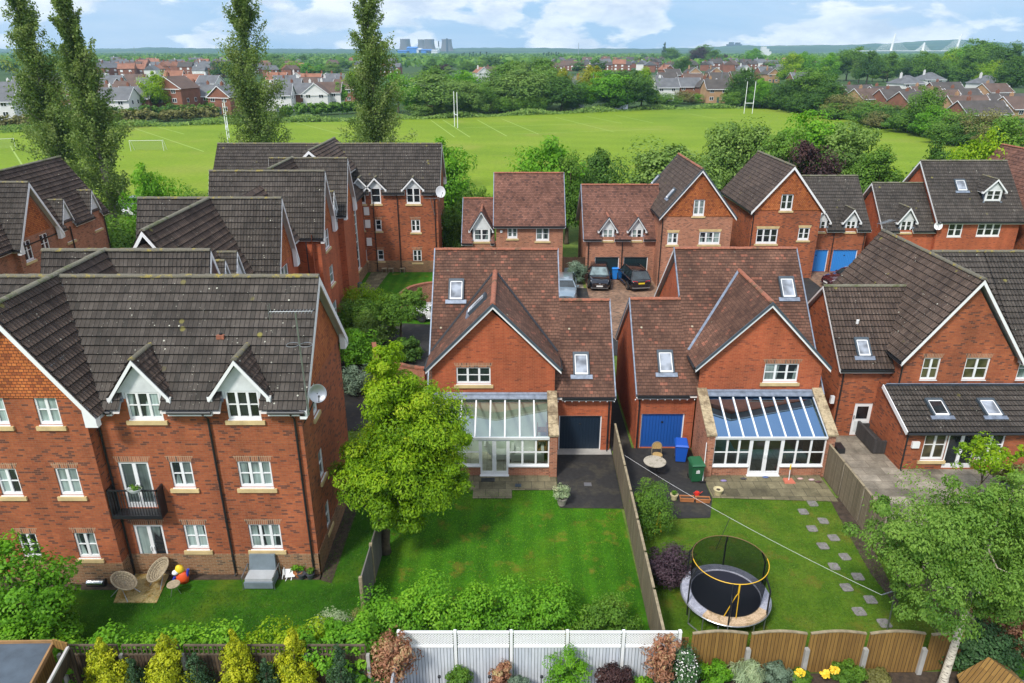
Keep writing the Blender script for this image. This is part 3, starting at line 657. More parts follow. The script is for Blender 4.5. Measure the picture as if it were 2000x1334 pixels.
# --- spine running away from the viewer
for (ya, yb, xr_) in ((27.9, 45.3, -14.0), (45.3, 61.9, -12.95)):
    ws = Wall(T, (xr_, ya, 0), (0, 1, 0), (1, 0, 0), [(0, 0), (yb - ya, 0), (yb - ya, 7.4), (0, 7.4)], BR2)
    if ya > 40:
        for px_, py_, zz0 in ((666, 494, 3.4), (683, 471, 3.4), (672.5, 557, .8), (690, 535, .8)):
            q = sight(px_, py_, x=xr_); ws.window(q.y - ya - .1, q.y - ya + .95, zz0, zz0 + 1.25, cols=1, glass=GPALE)
        q = sight(678.8, 495, x=xr_); ws.window(q.y - ya, q.y - ya + 1.3, 2.8, 4.75, rows=1, door=True, sill=False, name='french_door', glass=GPALE)
        mm = MB(); ws.bx(mm, q.y - ya - .3, q.y - ya + 1.6, 2.75, 2.85, 0, .45)
        for j in range(12): aa = q.y - ya - .3 + j * .172; ws.bx(mm, aa, aa + .02, 2.85, 3.8, .42, .45)
        ws.bx(mm, q.y - ya - .3, q.y - ya + 1.6, 3.8, 3.86, .40, .46); mm.build('balcony_rail', BLACK, T)
        q = sight(682, 554, x=xr_); ws.window(q.y - ya, q.y - ya + 1.3, .1, 2.15, rows=1, door=True, sill=False, name='french_door', glass=GPALE)
        ws.window(13.0, 14.0, 1.2, 6.6, rows=7, cols=1, glass=GPALE, name='stair_window')
        ws.window(11.5, 12.6, 6.1, 7.3, glass=GPALE, cut=True)
    ws.build()
m = MB(); m.box(-12.95, -12.915, 45.3, 61.9, 0, .95); m.build('plinth', BRP, T)
m = MB(); m.poly([(-20.6, 27.9, 0), (-20.6, 61.9, 0), (-20.6, 61.9, 7.3), (-20.6, 27.9, 7.3)]); m.build('wall', BR, T)
gable_roof(T, 'y', -16.35, 48.9, 54.6, 2.62, 7.15, 11.05, 'roll', 'roll', TBROWN, rmat=RIDGE2, verge=(False, False), gutter=(False, False))
gable_roof(T, 'y', -16.35, 38.7, 49.0, 2.62, 7.15, 10.3, 'roll', 'roll', TBROWN, verge=(False, False), gutter=(False, False), rid=False)
gable_roof(T, 'y', -16.3, 48.0, 64.0, 3.7, 7.05, 10.35, 'roll', 'roll', TBROWN, rmat=RIDGE2, verge=(False, False), gutter=(False, True), half2=3.6, ze2=7.1, rid=False, cuts2=RS2)
gable_roof(T, 'y', -15.9, 57.5, 66.3, 2.4, 9.0, 11.15, 'roll', 'roll', TBROWN, rmat=RIDGE2, verge=(True, True), gutter=(False, False))
# --- steep cross wings with tile-hung east gables
def cross(yc, xl, xr, zr, half=1.88, mat=TGREY, hang=True, win=True, kind='roll', wallx=None):
    wx = wallx or xr - .28
    wr = Wall(T, (wx, yc - half + .12, 0), (0, 1, 0), (1, 0, 0), [(0, 0), (2 * half - .24, 0), (2 * half - .24, 7.45), (half - .12, zr - .3), (0, 7.45)], BR2)
    if win:
        wr.window(half - .75, half + .5, 6.0, 7.3, glass=GPALE)
        wr.window(half - .3, half + .8, 3.4, 4.7, cols=1, glass=GPALE); wr.window(half - .3, half + .8, .8, 2.1, cols=1, glass=GPALE)
    wr.build()
    wf = Wall(T, (-17, yc - half + .12, 0), (1, 0, 0), (0, -1, 0), [(0, 0), (wx + 17, 0), (wx + 17, 7.4), (0, 7.4)], BR2); wf.build()
    if hang: tri_hang(T, (wx, yc - half + .45, 7.55), (wx, yc + half - .45, 7.55), (wx, yc, zr - .25), (1, 0, 0))
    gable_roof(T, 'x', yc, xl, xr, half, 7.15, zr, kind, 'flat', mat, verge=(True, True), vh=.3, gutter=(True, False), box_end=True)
cross(28.1, -18.9, -12.15, 11.0, win=False, hang=False)
cross(38.75, -20.2, -12.45, 11.05)
cross(47.4, -19.7, -12.2, 11.15)
cross(54.3, -18.0, -12.2, 11.02, win=False)
for x, y in ((-14.5, 45.25), (-13.3, 45.25)): downpipe(T, x, y, 0, 7.0)
SW = Wall(T, (-14.0, 27.9, 0), (0, 1, 0), (1, 0, 0), [(0, 0), (1, 0), (1, 1)], BR2)
for px_, py_ in ((518, 487), (495, 504), (475, 520)):
    q = sight(px_, py_, z=9.15); dormer(T, SW, q.y - 27.9, .95, 6.2, 7.7, 8.9, 1.45, mat=TGREY, zmain=7.5, hw=.66, over=.10, stone=False, face=.02)
SW2 = Wall(T, (-12.95, 45.3, 0), (0, 1, 0), (1, 0, 0), [(0, 0), (1, 0), (1, 1)], BR2)
for y in (50.3, 51.9): dormer(T, SW2, y - 45.3, .95, 6.2, 7.7, 8.9, 1.05, mat=TGREY, zmain=7.4, hw=.66, over=.10, stone=False, face=.02)
# --- far wing across the end, facing the viewer
fy5 = 61.9
w5 = shell(T, -25.6, -6.45, fy5, 67.9, 7.35, 10.5, 'x', BR)
F5 = w5['front']
for b, c_, gl in (((697.5, 711, 429, 449), 2, GPALE), ((732.5, 744.5, 429, 450.5), 1, GDARK), ((802.5, 820, 429, 453), 2, GDARK), ((703, 716, 488, 508), 2, GPALE), ((736.8, 749, 488, 508.8), 1, GDARK), ((806, 823, 488, 511.8), 2, GDARK)):
    F5.window(*F5.px(*b), cols=c_, lintel=BRS, glass=gl, fw=.08)
R5 = []
for cx_, wd in ((702.5, .9), (733.5, .85), (807, 1.2)):
    q = sight(cx_, 375, y=fy5); dormer(T, F5, q.x + 25.6, wd, 6.15, 7.5, sight(cx_, 350, y=fy5 - .2).z, 1.1, cols=2 if wd > 1 else 1, mat=TGREY, zmain=7.4, hw=.92, fw=.08, reg=R5)
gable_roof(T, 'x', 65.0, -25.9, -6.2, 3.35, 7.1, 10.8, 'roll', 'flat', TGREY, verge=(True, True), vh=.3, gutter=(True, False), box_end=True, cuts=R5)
w5['right'].window(2.9, 3.8, 3.4, 4.7, cols=1); w5['right'].window(2.9, 3.8, .8, 2.1, cols=1)
for k_ in w5: w5[k_].build()
tri_hang(T, (-6.45, 62.2, 7.5), (-6.45, 67.6, 7.5), (-6.45, 64.9, 10.4), (1, 0, 0))
m = MB(); m.box(-12.9, -6.415, fy5 - .04, fy5, 0, 1.05); m.build('plinth', BRP, T)
for x in (-12.0, -9.9, -6.7): downpipe(T, x, fy5 - .08, 0, 7.0, (0, -.3))
# vents, boxes
for px_, py_ in ((716, 412), (718.5, 437), (721.5, 472)): q = sight(px_, py_, y=fy5); m = MB(); m.box(q.x - .22, q.x + .22, fy5 - .12, fy5, q.z - .35, q.z + .35); m.build('meter_box', WHITE, T)
sn = Vector((0, -(10.9 - 7.2), 3.3)).normalized()
for px_, py_ in ((116, 705), (99, 718)): q = sl_pt(px_, py_, (-13.9, 20, 7.15), Vector((3.85, 0, 2.62)).normalized()); m = MB(); m.box(q.x - .08, q.x + .1, q.y - .1, q.y + .1, q.z, q.z + .12); m.build('roof_vent', METAL, T)
q = sl_pt(432, 658, (-10, 21.55, 7.2), sn); m = MB(); m.box(q.x - .13, q.x + .13, q.y - .12, q.y + .1, q.z - .05, q.z + .09, RIDGER); m.tube([q + Vector((0, 0, .0)), q + Vector((0, -.02, .14))], .05, 8, BLACK); m.build('roof_vent', RIDGER, T)
# aerials and dishes (each can be lifted away)
def aerial(name, label, base, top, yaw=0, n=11, L=1.3, group=None):
    t = thing(name, label, 'aerial', base, group); b = Vector(base); tp = Vector(top)
    m = MB(); m.tube([b, tp], .03, 8); m.build('mast', METAL, t)
    m = MB(); d = Vector((math.cos(yaw), math.sin(yaw), 0)); s_ = Vector((-d.y, d.x, 0)); a = tp - d * L * .6; m.tube([a, a + d * L], .014, 6)
    for i in range(n): p = a + d * L * i / (n - 1); m.tube([p - s_ * (.16 + .004 * i), p + s_ * (.16 + .004 * i)], .006, 5)
    m.tube([a + Vector((0, 0, .25)) + s_ * .1, a + Vector((0, 0, -.25)) + s_ * .1], .008, 5); m.tube([a + Vector((0, 0, .25)) - s_ * .1, a + Vector((0, 0, -.25)) - s_ * .1], .008, 5)
    m.build('antenna', METAL, t); return t
def dish(label, c, nrm, r=.42, arm=None, mat=METAL, group=None):
    c = Vector(c); nrm = Vector(nrm).normalized(); t = thing('satellite_dish', label, 'satellite dish', c, group)
    q = nrm.to_track_quat('Z', 'Y'); m = MB()
    prof = [(0, -.001), (r * .4, .018), (r * .75, .05), (r, .10), (r * 1.02, .10), (r * .75, .035), (0, -.03)]
    m.lathe(prof, seg=24); m.v = [tuple(c + q @ Vector((v[0], v[1] * 1.08, v[2]))) for v in m.v]; m.build('dish', mat, t, smooth=True)
    m = MB(); m.tube([c + q @ Vector((0, -r, .08)), c + q @ Vector((0, -r * .3, .42))], .014, 6); m.tube([c + q @ Vector((0, -r * .3, .40)), c + q @ Vector((0, -r * .2, .48))], .035, 8)
    if arm is not None: m.tube([c, Vector(arm)], .025, 6)
    m.build('arm', BLACK, t); return t
aerial('roof_aerial', 'grey yagi aerial on a tall pole at the near corner of the apartment roof', (-6.9, 21.6, 7.0), (-6.92, 21.55, 10.75), .05, 14, 1.35)
q = Vector((-6.92, 21.55, 9.6)); t = thing('halo_antenna', 'round double-loop radio antenna halfway up the roof pole', 'aerial', q)
m = MB()
for s_ in (-1, 1): m.tube([q + Vector((s_ * .22 + .2 * math.cos(a), .2 * math.sin(a), 0)) for a in np.linspace(0, 6.28, 17)], .009, 5)
m.build('loop', METAL, t)
dish('pale round satellite dish beside the near corner pole of the apartment block', tuple(sight(620, 768, y=21.6)), (.35, -.9, .35), .29, (-7.2, 21.95, 6.5))
dish('white satellite dish high on the far wing of the apartment block, at its right corner', (-6.15, 61.6, 7.2), (.5, -.8, .2), .45, (-6.5, 61.9, 7.1), WHITE)
aerial('wall_aerial', 'thin aerial on a wall bracket at the right corner of the far apartment wing', (-6.7, 61.7, 5.2), (-7.0, 61.4, 6.7), 3.1, 9, 1.3)
# ================================================================ far-left apartment building
T = thing('apartment_building', 'red brick apartment building with two small white dormers, cut by the left edge', 'apartment block', (-34, 48, 0))
w0 = Wall(T, (-31.1, 38, 0), (0, 1, 0), (1, 0, 0), [(0, 0), (16.2, 0), (16.2, 7.3), (0, 7.3)], BR3)
w0.window(15.0 - 2.4, 16.0 - 2.4, 3.1, 4.3, glass=GDARK); w0.build()
m = MB(); m.poly([(-31.1, 54.2, 0), (-36.2, 54.2, 0), (-36.2, 54.2, 7.3), (-33.6, 54.2, 10.8), (-31.1, 54.2, 7.3)]); m.build('wall', BR3, T)
R0 = [(sight(a, b, x=-31.1).y - .55, sight(a, b, x=-31.1).y + .55, 7.45) for a, b in ((130, 430), (183, 405))]
gable_roof(T, 'y', -33.6, 36, 54.5, 2.75, 7.05, 11.1, 'roll', 'roll', TBROWN, rmat=RIDGE2, verge=(False, True), gutter=(False, True), cuts2=R0)
wg = Wall(T, (-30.75, 43.45, 0), (0, 1, 0), (1, 0, 0), [(0, 0), (4.1, 0), (4.1, 7.4), (2.05, 10.4), (0, 7.4)], BR3)
wg.window(.5, 1.35, 6.0, 7.3, glass=GDARK); wg.window(2.3, 3.15, 6.0, 7.3, glass=GDARK); wg.build()
wf = MB(); wf.poly([(-45, 43.45, 0), (-30.75, 43.45, 0), (-30.75, 43.45, 7.4), (-45, 43.45, 7.4)]); wf.build('wall', BR3, T)
tri_hang(T, (-30.75, 43.95, 7.5), (-30.75, 47.05, 7.5), (-30.75, 45.5, 10.2), (1, 0, 0))
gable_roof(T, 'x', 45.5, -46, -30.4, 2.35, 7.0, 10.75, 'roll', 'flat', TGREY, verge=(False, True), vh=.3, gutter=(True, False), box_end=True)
for px_, py_ in ((130, 430), (183, 405)):
    q = sight(px_, py_, x=-31.1); dormer(T, w0, q.y - 38, .9, 6.0, 7.4, 8.75, 1.45, mat=TGREY, zmain=7.4, hw=.7, over=.10, fw=.08, stone=True)
for y in (49.6, 54.0): m = MB(); m.tube([(-31.0, y, 7), (-31.0, y, 0)], .05); m.build('downpipe', BLACK, T)
# ================================================================ brick houses with red-brown plain tiles: the two in the middle
def house_front(T, gx, gy, hw, ze, zap, mat_wall, ridge_to, lean=None):
    pass
def mid_house(sgn, X, label, ox):
    """X maps the first house's x to this one's; sgn=-1 mirrors"""
    def x_(v): return ox + sgn * v
    T = thing('brick_house', label, 'house', (x_(0), 34, 0))
    def rng(a, b): return (min(x_(a), x_(b)), max(x_(a), x_(b)))
    return T, x_, rng
def build_mid(sgn, ox, label, yb, gl, garmat, full):
    def x_(v): return ox + sgn * v
    def rg(a, b): return (min(x_(a), x_(b)), max(x_(a), x_(b)))
    T = thing('brick_house', label, 'house', (x_(0), 34, 0))
    gy = yb - .1                                   # gable wall plane ; garage wall plane = yb+.1
    gx0, gx1 = rg(-2.85, 2.95)
    zE, zA = 4.62, 7.75
    W = Wall(T, (gx0, gy, 0), (1, 0, 0), (0, -1, 0), [(0, 0), (gx1 - gx0, 0), (gx1 - gx0, zE + .1), ((gx1 - gx0) / 2, zA - .1), (0, zE + .1)], BR2)
    G0, G1 = rg(2.95, 5.75)
    WG = Wall(T, (G0, yb + .1, 0), (1, 0, 0), (0, -1, 0), [(0, 0), (G1 - G0, 0), (G1 - G0, 3.2), (0, 3.2)], BR2)
    kroof = (zR1 - 3.08) / (yR1 - (yb - .15)) if False else 1.0
    yr, zr = yb + 5.75, 3.08 + 5.9 * .965; yl, zl = yb + 3.6, 3.08 + 3.75 * .965
    # main roof: full height over the gable part, lower ridge over the garage
    a0, a1 = rg(-3.1, 3.3); l0, l1 = rg(3.3, 5.85)
    ea, eb = (True, False)
    gable_roof(T, 'x', yr, a0, a1, 5.9, 3.08, zr, 'plain', 'flat', TRED, rmat=RIDGER, verge=(sgn > 0, sgn < 0), vh=.16, gutter=(False, True), half2=4.2, ze2=4.65, trim=LEAD)
    vb = MB(); xv = x_(3.3); ov = Vector((sgn, 0, 0)); barge(vb, (xv, yl + .1, zl + .1), (xv, yr, zr), ov, .16, mat=WHITE); barge(vb, (xv, yl + .1, zl + .17), (xv, yr, zr + .07), ov, .15, .06, mat=LEAD); barge(vb, (xv, yr + 4.2, 4.65), (xv, yr, zr), ov, .16, mat=WHITE); vb.build('bargeboard', WHITE, T)
    vv = MB(); zc2 = zA + .1
    for s_ in (-1, 1):
        e0 = Vector((x_(.05) + s_ * 3.1, yb - .15 + (zE + .08 - 3.08) / .965, zE + .13)); e1 = Vector((x_(.05), yb - .15 + (zc2 - 3.08) / .965, zc2 + .07)); vv.bar(e0, e1, .13, .05, mat=(BLACK if sgn > 0 else LEAD))
    vv.build('valley', BLACK, T)
    gable_roof(T, 'x', yl, l0, l1, 3.75, 3.08, zl, 'plain', 'flat', TRED, rmat=RIDGER, verge=(sgn < 0, sgn > 0), vh=.16, gutter=(True, True), trim=LEAD)
    gable_roof(T, 'y', x_(.05), gy - .28, yb + 5.0, 3.18, zE, zA + .1, 'plain', 'plain', TRED, rmat=RIDGER, verge=(True, False), vh=.2, trim=SLATEB, gutter=(False, False))
    for s_ in (-1, 1):          # black gutters along the cross-gable eaves
        g = MB(); g.tube([(x_(.05) + s_ * 3.22, gy - .2, zE - .05), (x_(.05) + s_ * 3.22, gy + 1.2, zE - .05)], .06); g.build('gutter', BLACK, T)
    # side and rear walls
    m = MB(); yb2 = yr + 4.0
    for xs_, y1_, pent in ((x_(-2.85), yb2, True), (x_(5.75), yl + 3.6, False)):
        yy0 = gy if pent else yb + .1
        if pent: m.poly([(xs_, yy0, 0), (xs_, y1_, 0), (xs_, y1_, 4.6), (xs_, yr, zr - .25), (xs_, yb, 3.05)])
        else: m.poly([(xs_, yy0, 0), (xs_, y1_, 0), (xs_, y1_, 3.1), (xs_, yl, zl - .25), (xs_, yy0, 3.05)])
    m.poly([(x_(3.1), yl, 0), (x_(3.1), yb2, 0), (x_(3.1), yb2, 4.6), (x_(3.1), yr, zr - .25), (x_(3.1), yl, zl - .3)])
    m.poly([(x_(-2.85), yb2, 0), (x_(3.1), yb2, 0), (x_(3.1), yb2, 4.7), (x_(-2.85), yb2, 4.7)])
    m.poly([(x_(3.1), yl + 3.6, 0), (x_(5.75), yl + 3.6, 0), (x_(5.75), yl + 3.6, 3.1), (x_(3.1), yl + 3.6, 3.1)])
    m.build('wall', BR2, T)
    return T, W, WG, x_, dict(yr=yr, zr=zr, yl=yl, zl=zl, gy=gy)
n45 = Vector((0, -.965, 1)).normalized()
# ---- first (left) of the two
H1, W, WG, x_, d = build_mid(1, -.92, 'red-brown tiled brick house with a pale glass conservatory and a navy garage door', 30.9, None, GARNAVY, True)
W.window(*W.px(890.7, 958, 717.5, 750), cols=3, lintel=BRS, glass=GDARK); W.build()
WG.garage(*[v for v in (WG.px(1092, 1175.6, 815, 877))][:2], 0.02, 1.95, GARNAVY); WG.build()
pA = (0, 30.75, 3.13)
for b in ((876, 906.5, 548.6, 583.4), (1119, 1150.4, 692.5, 728.5)):
    c = sl_pt((b[0] + b[2] * 0 + b[1]) / 2, (b[2] + b[3]) / 2, pA, n45); rooflight(H1, c, (1, 0, 0), n45)
nw = Vector((-(7.85 - 4.62), 0, 3.18)).normalized()
c = sl_pt(934, 594, (-.87, 0, 7.9), nw); rooflight(H1, c, (0, 1, 0), nw)
downpipe(H1, 4.7, 30.93, 0, 3.0)
# ---- second, mirrored
H2, W2, WG2, x2, d2 = build_mid(-1, 11.87, 'red-brown tiled brick house with a blue-tinted glass conservatory and a royal blue garage door', 31.1, None, GARBLUE, True)
W2.window(*W2.px(1494.5, 1562, 710.6, 746), cols=3, lintel=BRS, glass=GPALE); W2.build()
WG2.garage(*[v for v in (WG2.px(1253, 1337.5, 810.5, 875))][:2], 0.02, 1.95, GARBLUE); WG2.build()
pA = (0, 30.95, 3.13)
for b in ((1519.7, 1554.8, 543.7, 579), (1283, 1315.8, 689, 724)):
    c = sl_pt((b[0] + b[1]) / 2, (b[2] + b[3]) / 2, pA, n45); rooflight(H2, c, (1, 0, 0), n45)
downpipe(H2, 6.2, 31.13, 0, 3.0)
for T_, lo, hi, y in ((H1, 2.2, 4.9, 30.82), (H2, 5.95, 8.8, 31.02)):   # little white festoon bulbs along the garage eaves
    m = MB()
    for i in range(9): x = lo + (hi - lo) * i / 8; m.lathe([(0, -.03), (.022, -.015), (.03, 0.01), (.015, .04), (0, .05)], (x, y - .1, 2.86), 8)
    m.build('festoon_bulbs', WHITE, T_)
# ---------------------------------------------------------------- conservatories (part of their houses)
def conservatory(T, x0, x1, yf, yw, zf, zw, doorx, nr, roofmat, glassmat_, pier, bays_l, bays_r, ztr=1.55, tall=True):
    """x0..x1 inside the piers, glazed front at yf, wall at yw; roof eave zf, top zw"""
    for (a, b, on) in ((x0, doorx[0], 1), (doorx[1], x1, 1)): m = MB(); m.box(a, b, yf, yf + .22, 0, .52); o = m.build('conservatory_wall', BR3, T)
    for sx, on in zip((-1, 1), pier):
        if not on: continue
        m = MB(); xa, xb = (x0 - .36, x0) if sx < 0 else (x1, x1 + .36)
        m.hexa([(xa, yf - .12, 0), (xb, yf - .12, 0), (xb, yw, 0), (xa, yw, 0), (xa, yf - .12, zf + .18), (xb, yf - .12, zf + .18), (xb, yw, zw + .22), (xa, yw, zw + .22)]); o = m.build('conservatory_pier', BR3, T)
    for sx, on in zip((-1, 1), pier):
        if not on: continue
        m = MB(); xa, xb = (x0 - .42, x0 + .05) if sx < 0 else (x1 - .05, x1 + .42)
        n_ = 4
        for i in range(n_):
            t0, t1 = i / n_ + .004, (i + 1) / n_ - .004; ya, yb_ = yf - .2 + (yw - yf + .2) * t0, yf - .2 + (yw - yf + .2) * t1
            za, zb = zf + .18 + (zw - zf + .04) * t0, zf + .18 + (zw - zf + .04) * t1
            m.hexa([(xa, ya, za), (xb, ya, za), (xb, yb_, zb), (xa, yb_, zb), (xa, ya, za + .09), (xb, ya, za + .09), (xb, yb_, zb + .09), (xa, yb_, zb + .09)])
        m.build('coping', COPING, T)
    # frames
    f = MB(); g = MB(); th = .055
    def fr(xa, xb, za, zb, y=yf, mull=(), trans=()):
        f.box(xa, xa + .06, y - .03, y + .05, za, zb); f.box(xb - .06, xb, y - .03, y + .05, za, zb)
        f.box(xa + .06, xb - .06, y - .03, y + .05, zb - .06, zb); f.box(xa + .06, xb - .06, y - .03, y + .05, za, za + .07)
        for q in mull: f.box(q - .045, q + .045, y - .028, y + .048, za + .07, zb - .06)
        for q in trans: f.box(xa + .06, xb - .06, y - .022, y + .04, q - .025, q + .025)
        g.poly([(xa + .03, y + .01, za + .03), (xb - .03, y + .01, za + .03), (xb - .03, y + .01, zb - .03), (xa + .03, y + .01, zb - .03)])
    zt = zf - .02
    fr(x0, doorx[0], .58, zt, mull=bays_l, trans=(1.28,)); fr(doorx[1], x1, .58, zt, mull=bays_r, trans=(1.28,))
    dm = (doorx[0] + doorx[1]) / 2
    for xa, xb in ((doorx[0] + .002, dm), (dm + .002, doorx[1] - .002)):
        f.box(xa, xa + .09, yf - .035, yf + .05, .08, zt); f.box(xb - .09, xb, yf - .035, yf + .05, .08, zt); f.box(xa + .09, xb - .09, yf - .035, yf + .05, zt - .1, zt); f.box(xa + .09, xb - .09, yf - .035, yf + .05, .08, .26)
        g.poly([(xa + .05, yf + .01, .2), (xb - .05, yf + .01, .2), (xb - .05, yf + .01, zt - .05), (xa + .05, yf + .01, zt - .05)])
    for s_ in (-.06, .04): f.box(dm + s_, dm + s_ + .02, yf - .09, yf - .03, 1.0, 1.2)
    f.box(x0 - .02, doorx[0], yf - .1, yf - .03, .525, .58); f.box(doorx[1], x1 + .02, yf - .1, yf - .03, .525, .58); f.box(doorx[0] - .03, doorx[1] + .03, yf - .12, yf + .05, .0, .078)
    f.box(x0, x1, yf - .12, yf + .06, zf + .0, zf + .09)        # eaves beam / gutter
    fo = f.build('conservatory_frame', WHITE, T); g.build('pane', glassmat_, fo)
    r = MB(); rg_ = MB(); pw = (x1 - x0) / nr; nv = Vector((0, -(zw - zf), yw - yf)).normalized() * .05
    for i in range(nr + 1):
        x = x0 + pw * i; r.bar((x, yf - .1, zf + .12), (x, yw, zw + .03), .065, .06, (0, 0, 1))
    r.bar((x0, yf - .12, zf + .10), (x1, yf - .12, zf + .10), .05, .05)
    rg_.poly([(x0, yf - .1, zf + .10), (x1, yf - .1, zf + .10), (x1, yw, zw + .01), (x0, yw, zw + .01)])
    ro = r.build('glass_roof', WHITE, T); rg_.build('pane', roofmat, ro)
    l = MB(); l.bar(((x0), yw - .1, zw + .09), (x1, yw - .1, zw + .09), .03, .2, (0, -.5, .86)); l.hexa([(x0, yw - .3, zw - .02), (x1, yw - .3, zw - .02), (x1, yw - .01, zw + .15), (x0, yw - .01, zw + .15), (x0, yw - .3, zw + .02), (x1, yw - .3, zw + .02), (x1, yw - .01, zw + .22), (x0, yw - .01, zw + .22)])
    l.build('flashing', LEAD, ro)
    fl = MB(); fl.box(x0, x1, yf + .05, yw - .01, 0.02, .10); return o, fl
TILEFL = masonry('cream_floor_tiles', (0.50, 0.47, 0.38), (0.60, 0.56, 0.46), (0.45, 0.42, 0.34), (0.35, 0.32, 0.27), w=.4, h=.4, m=.012, off=0, stain=.1, bump=0)
PLASTER = plain('interior_plaster', (0.62, 0.66, 0.58), .8, var=.05)
o, fl = conservatory(H1, -3.75, 1.72, 28.72, 30.78, 2.0, 3.12, (-1.47, -.17), 8, GROOF1, GCLEAR, (0, 1), (-3.0, -2.25), (.48, 1.1))
fl.build('floor', TILEFL, o); m = MB(); m.box(-3.7, 1.7, 30.72, 30.78, .1, 3.0); m.build('inner_wall', PLASTER, o)
m = MB(); m.box(-3.85, -3.6, 28.7, 30.8, 0, 2.2); m.build('conservatory_wall', BR3, H1)
m = MB(); m.box(-3.2, -2.62, 30.4, 30.68, 0, 0); 
o2, fl2 = conservatory(H2, 9.28, 14.42, 28.72, 30.98, 2.02, 3.18, (10.98, 12.45), 8, GROOF2, GCLEAR, (1, 1), (9.9, 10.45), (13.1, 13.75))
fl2.build('floor', TILEFL, o2); m = MB(); m.box(9.3, 14.4, 30.93, 30.98, .1, 3.0); m.build('inner_wall', plain('interior_brick', (.25, .12, .08), .9, var=.2), o2)
FABW = plain('white_fabric', (.6, .6, .57), .9, var=.08); FABG = plain('grey_fabric', (.22, .24, .26), .9, var=.15); WOODM = plain('warm_wood', (.28, .14, .05), .6, var=.3, vscale=5)
DARKI = plain('dark_clutter', (.03, .03, .035), .7)
def sofa(label, x, y, L, mat, rz=0, z=.1, group=None):
    t = thing('sofa', label, 'sofa', (x, y, z), group)
    m = MB(); m.box(x - L / 2, x + L / 2, y - .4, y + .4, z + .05, z + .42); m.build('seat', mat, t)
    m = MB(); m.box(x - L / 2, x + L / 2, y + .28, y + .45, z + .42, z + .85); m.build('backrest', mat, t)
    m = MB(); m.box(x - L / 2 - .14, x - L / 2, y - .42, y + .45, z, z + .6); m.box(x + L / 2, x + L / 2 + .14, y - .42, y + .45, z, z + .6); m.build('arm', mat, t); return t
sofa('white sofa inside the pale conservatory, behind its right-hand windows', .75, 30.15, 1.3, FABW)
sofa('dark grey sofa inside the blue-roofed conservatory, behind its left windows', 10.0, 30.2, 1.1, FABG)
for x, y, r_, h_, mt, lab in ((-2.9, 29.6, .25, .75, FABW, 'white side table inside the pale conservatory, left of its doors'), (-.05, 29.0, .0, .3, DARKI, '')):
    if not lab: continue
    t = thing('side_table', lab, 'table', (x, y, .1)); m = MB(); m.lathe([(0, .4), (.3, .4), (.3, .44), (0, .44)], (x, y, .1), 18); m.build('tabletop', mt, t); m = MB(); m.lathe([(.16, 0), (.03, .05), (.03, .4)], (x, y, .1), 12); m.build('leg', mt, t)
for i, (x, y, z, s_, c_, lab) in enumerate(((13.35, 29.1, .1, .28, (.03, .16, .3), 'blue bucket of toys on the floor inside the blue-roofed conservatory'), (14.1, 29.05, .1, .26, (.4, .3, .12), 'round tan basket on the conservatory floor behind the rightmost window'), (10.6, 29.0, .1, .2, (.2, .45, .05), 'green toy box on the conservatory floor left of the doors'))):
    t = solo(MB().lathe([(0, 0), (s_ * .8, 0), (s_, s_ * 1.3), (s_ * .92, s_ * 1.3), (s_ * .7, .08), (0, .08)], (x, y, z), 18), 'bucket' if i == 0 else ('basket' if i == 1 else 'toy_box'), plain('toy%d' % i, c_, .6, var=.2), lab, 'container', (x, y, z))
t = thing('shelf_unit', 'wooden shelf unit with pots standing at the right end inside the pale conservatory', 'shelf', (1.45, 30.2, .1)); m = MB()
for z in (.1, .6, 1.1, 1.6): m.box(1.2, 1.68, 30.0, 30.45, z, z + .04)
for x in (1.2, 1.64): m.box(x, x + .04, 30.0, 30.45, .1, 1.9)
m.build('frame', WOODM, t)
t = thing('chaise', 'low white chaise behind the conservatory doors of the middle left house', 'chair', (-.6, 30.0, .1)); m = MB(); m.box(-1.0, .0, 29.75, 30.35, .25, .5); m.build('seat', FABW, t); m = MB(); m.bar((-1.0, 30.05, .5), (-1.3, 30.05, 1.0), .6, .12, (1, 0, .6)); m.build('backrest', FABW, t)
m = MB()
for x in (-.95, -.08):
    for y in (29.8, 30.3): m.box(x, x + .04, y, y + .04, .1, .25)
m.build('leg', BLACK, t)
# ================================================================ grey-tiled house on the right
T = thing('brick_house', 'large grey-tiled brick house with a lean-to with two skylights, at the right edge', 'house', (22, 35, 0)); H3 = T
gy = 31.75; gx0, gx1 = 18.85, 24.25
W = Wall(T, (gx0, gy, 0), (1, 0, 0), (0, -1, 0), [(0, 0), (gx1 - gx0, 0), (gx1 - gx0, 4.75), ((gx1 - gx0) / 2, 8.45), (0, 4.75)], BR)
for b in ((1805.5, 1839.2, 699.4, 742), (1888.4, 1936, 699.4, 742)): W.window(*W.px(*b), lintel=BRS, glass=GWARM, sill='white')
W.build()
WR = Wall(T, (gx1, gy + .15, 0), (1, 0, 0), (0, -1, 0), [(0, 0), (7, 0), (7, 4.7), (0, 4.7)], BR); WR.window(*WR.px(1995, 2040, 699.4, 742), lintel=BRS, glass=GPALE, sill='white'); WR.build()
m = MB(); m.poly([(gx0, gy, 0), (gx0, gy + 9, 0), (gx0, gy + 9, 4.7), (gx0, gy, 4.7)]); m.poly([(gx0, gy + 9.2, 0), (gx1, gy + 9.2, 0), (gx1, gy + 9.2, 4.7), ((gx0 + gx1) / 2, gy + 9.2, 8.4), (gx0, gy + 9.2, 4.7)]); m.build('wall', BR, T)
gable_roof(T, 'y', (gx0 + gx1) / 2 + .1, gy - .3, 41.2, 2.95, 4.62, 8.72, 'roll', 'roll', TBROWN, rmat=RIDGE, verge=(True, True), vh=.22, gutter=(True, True))
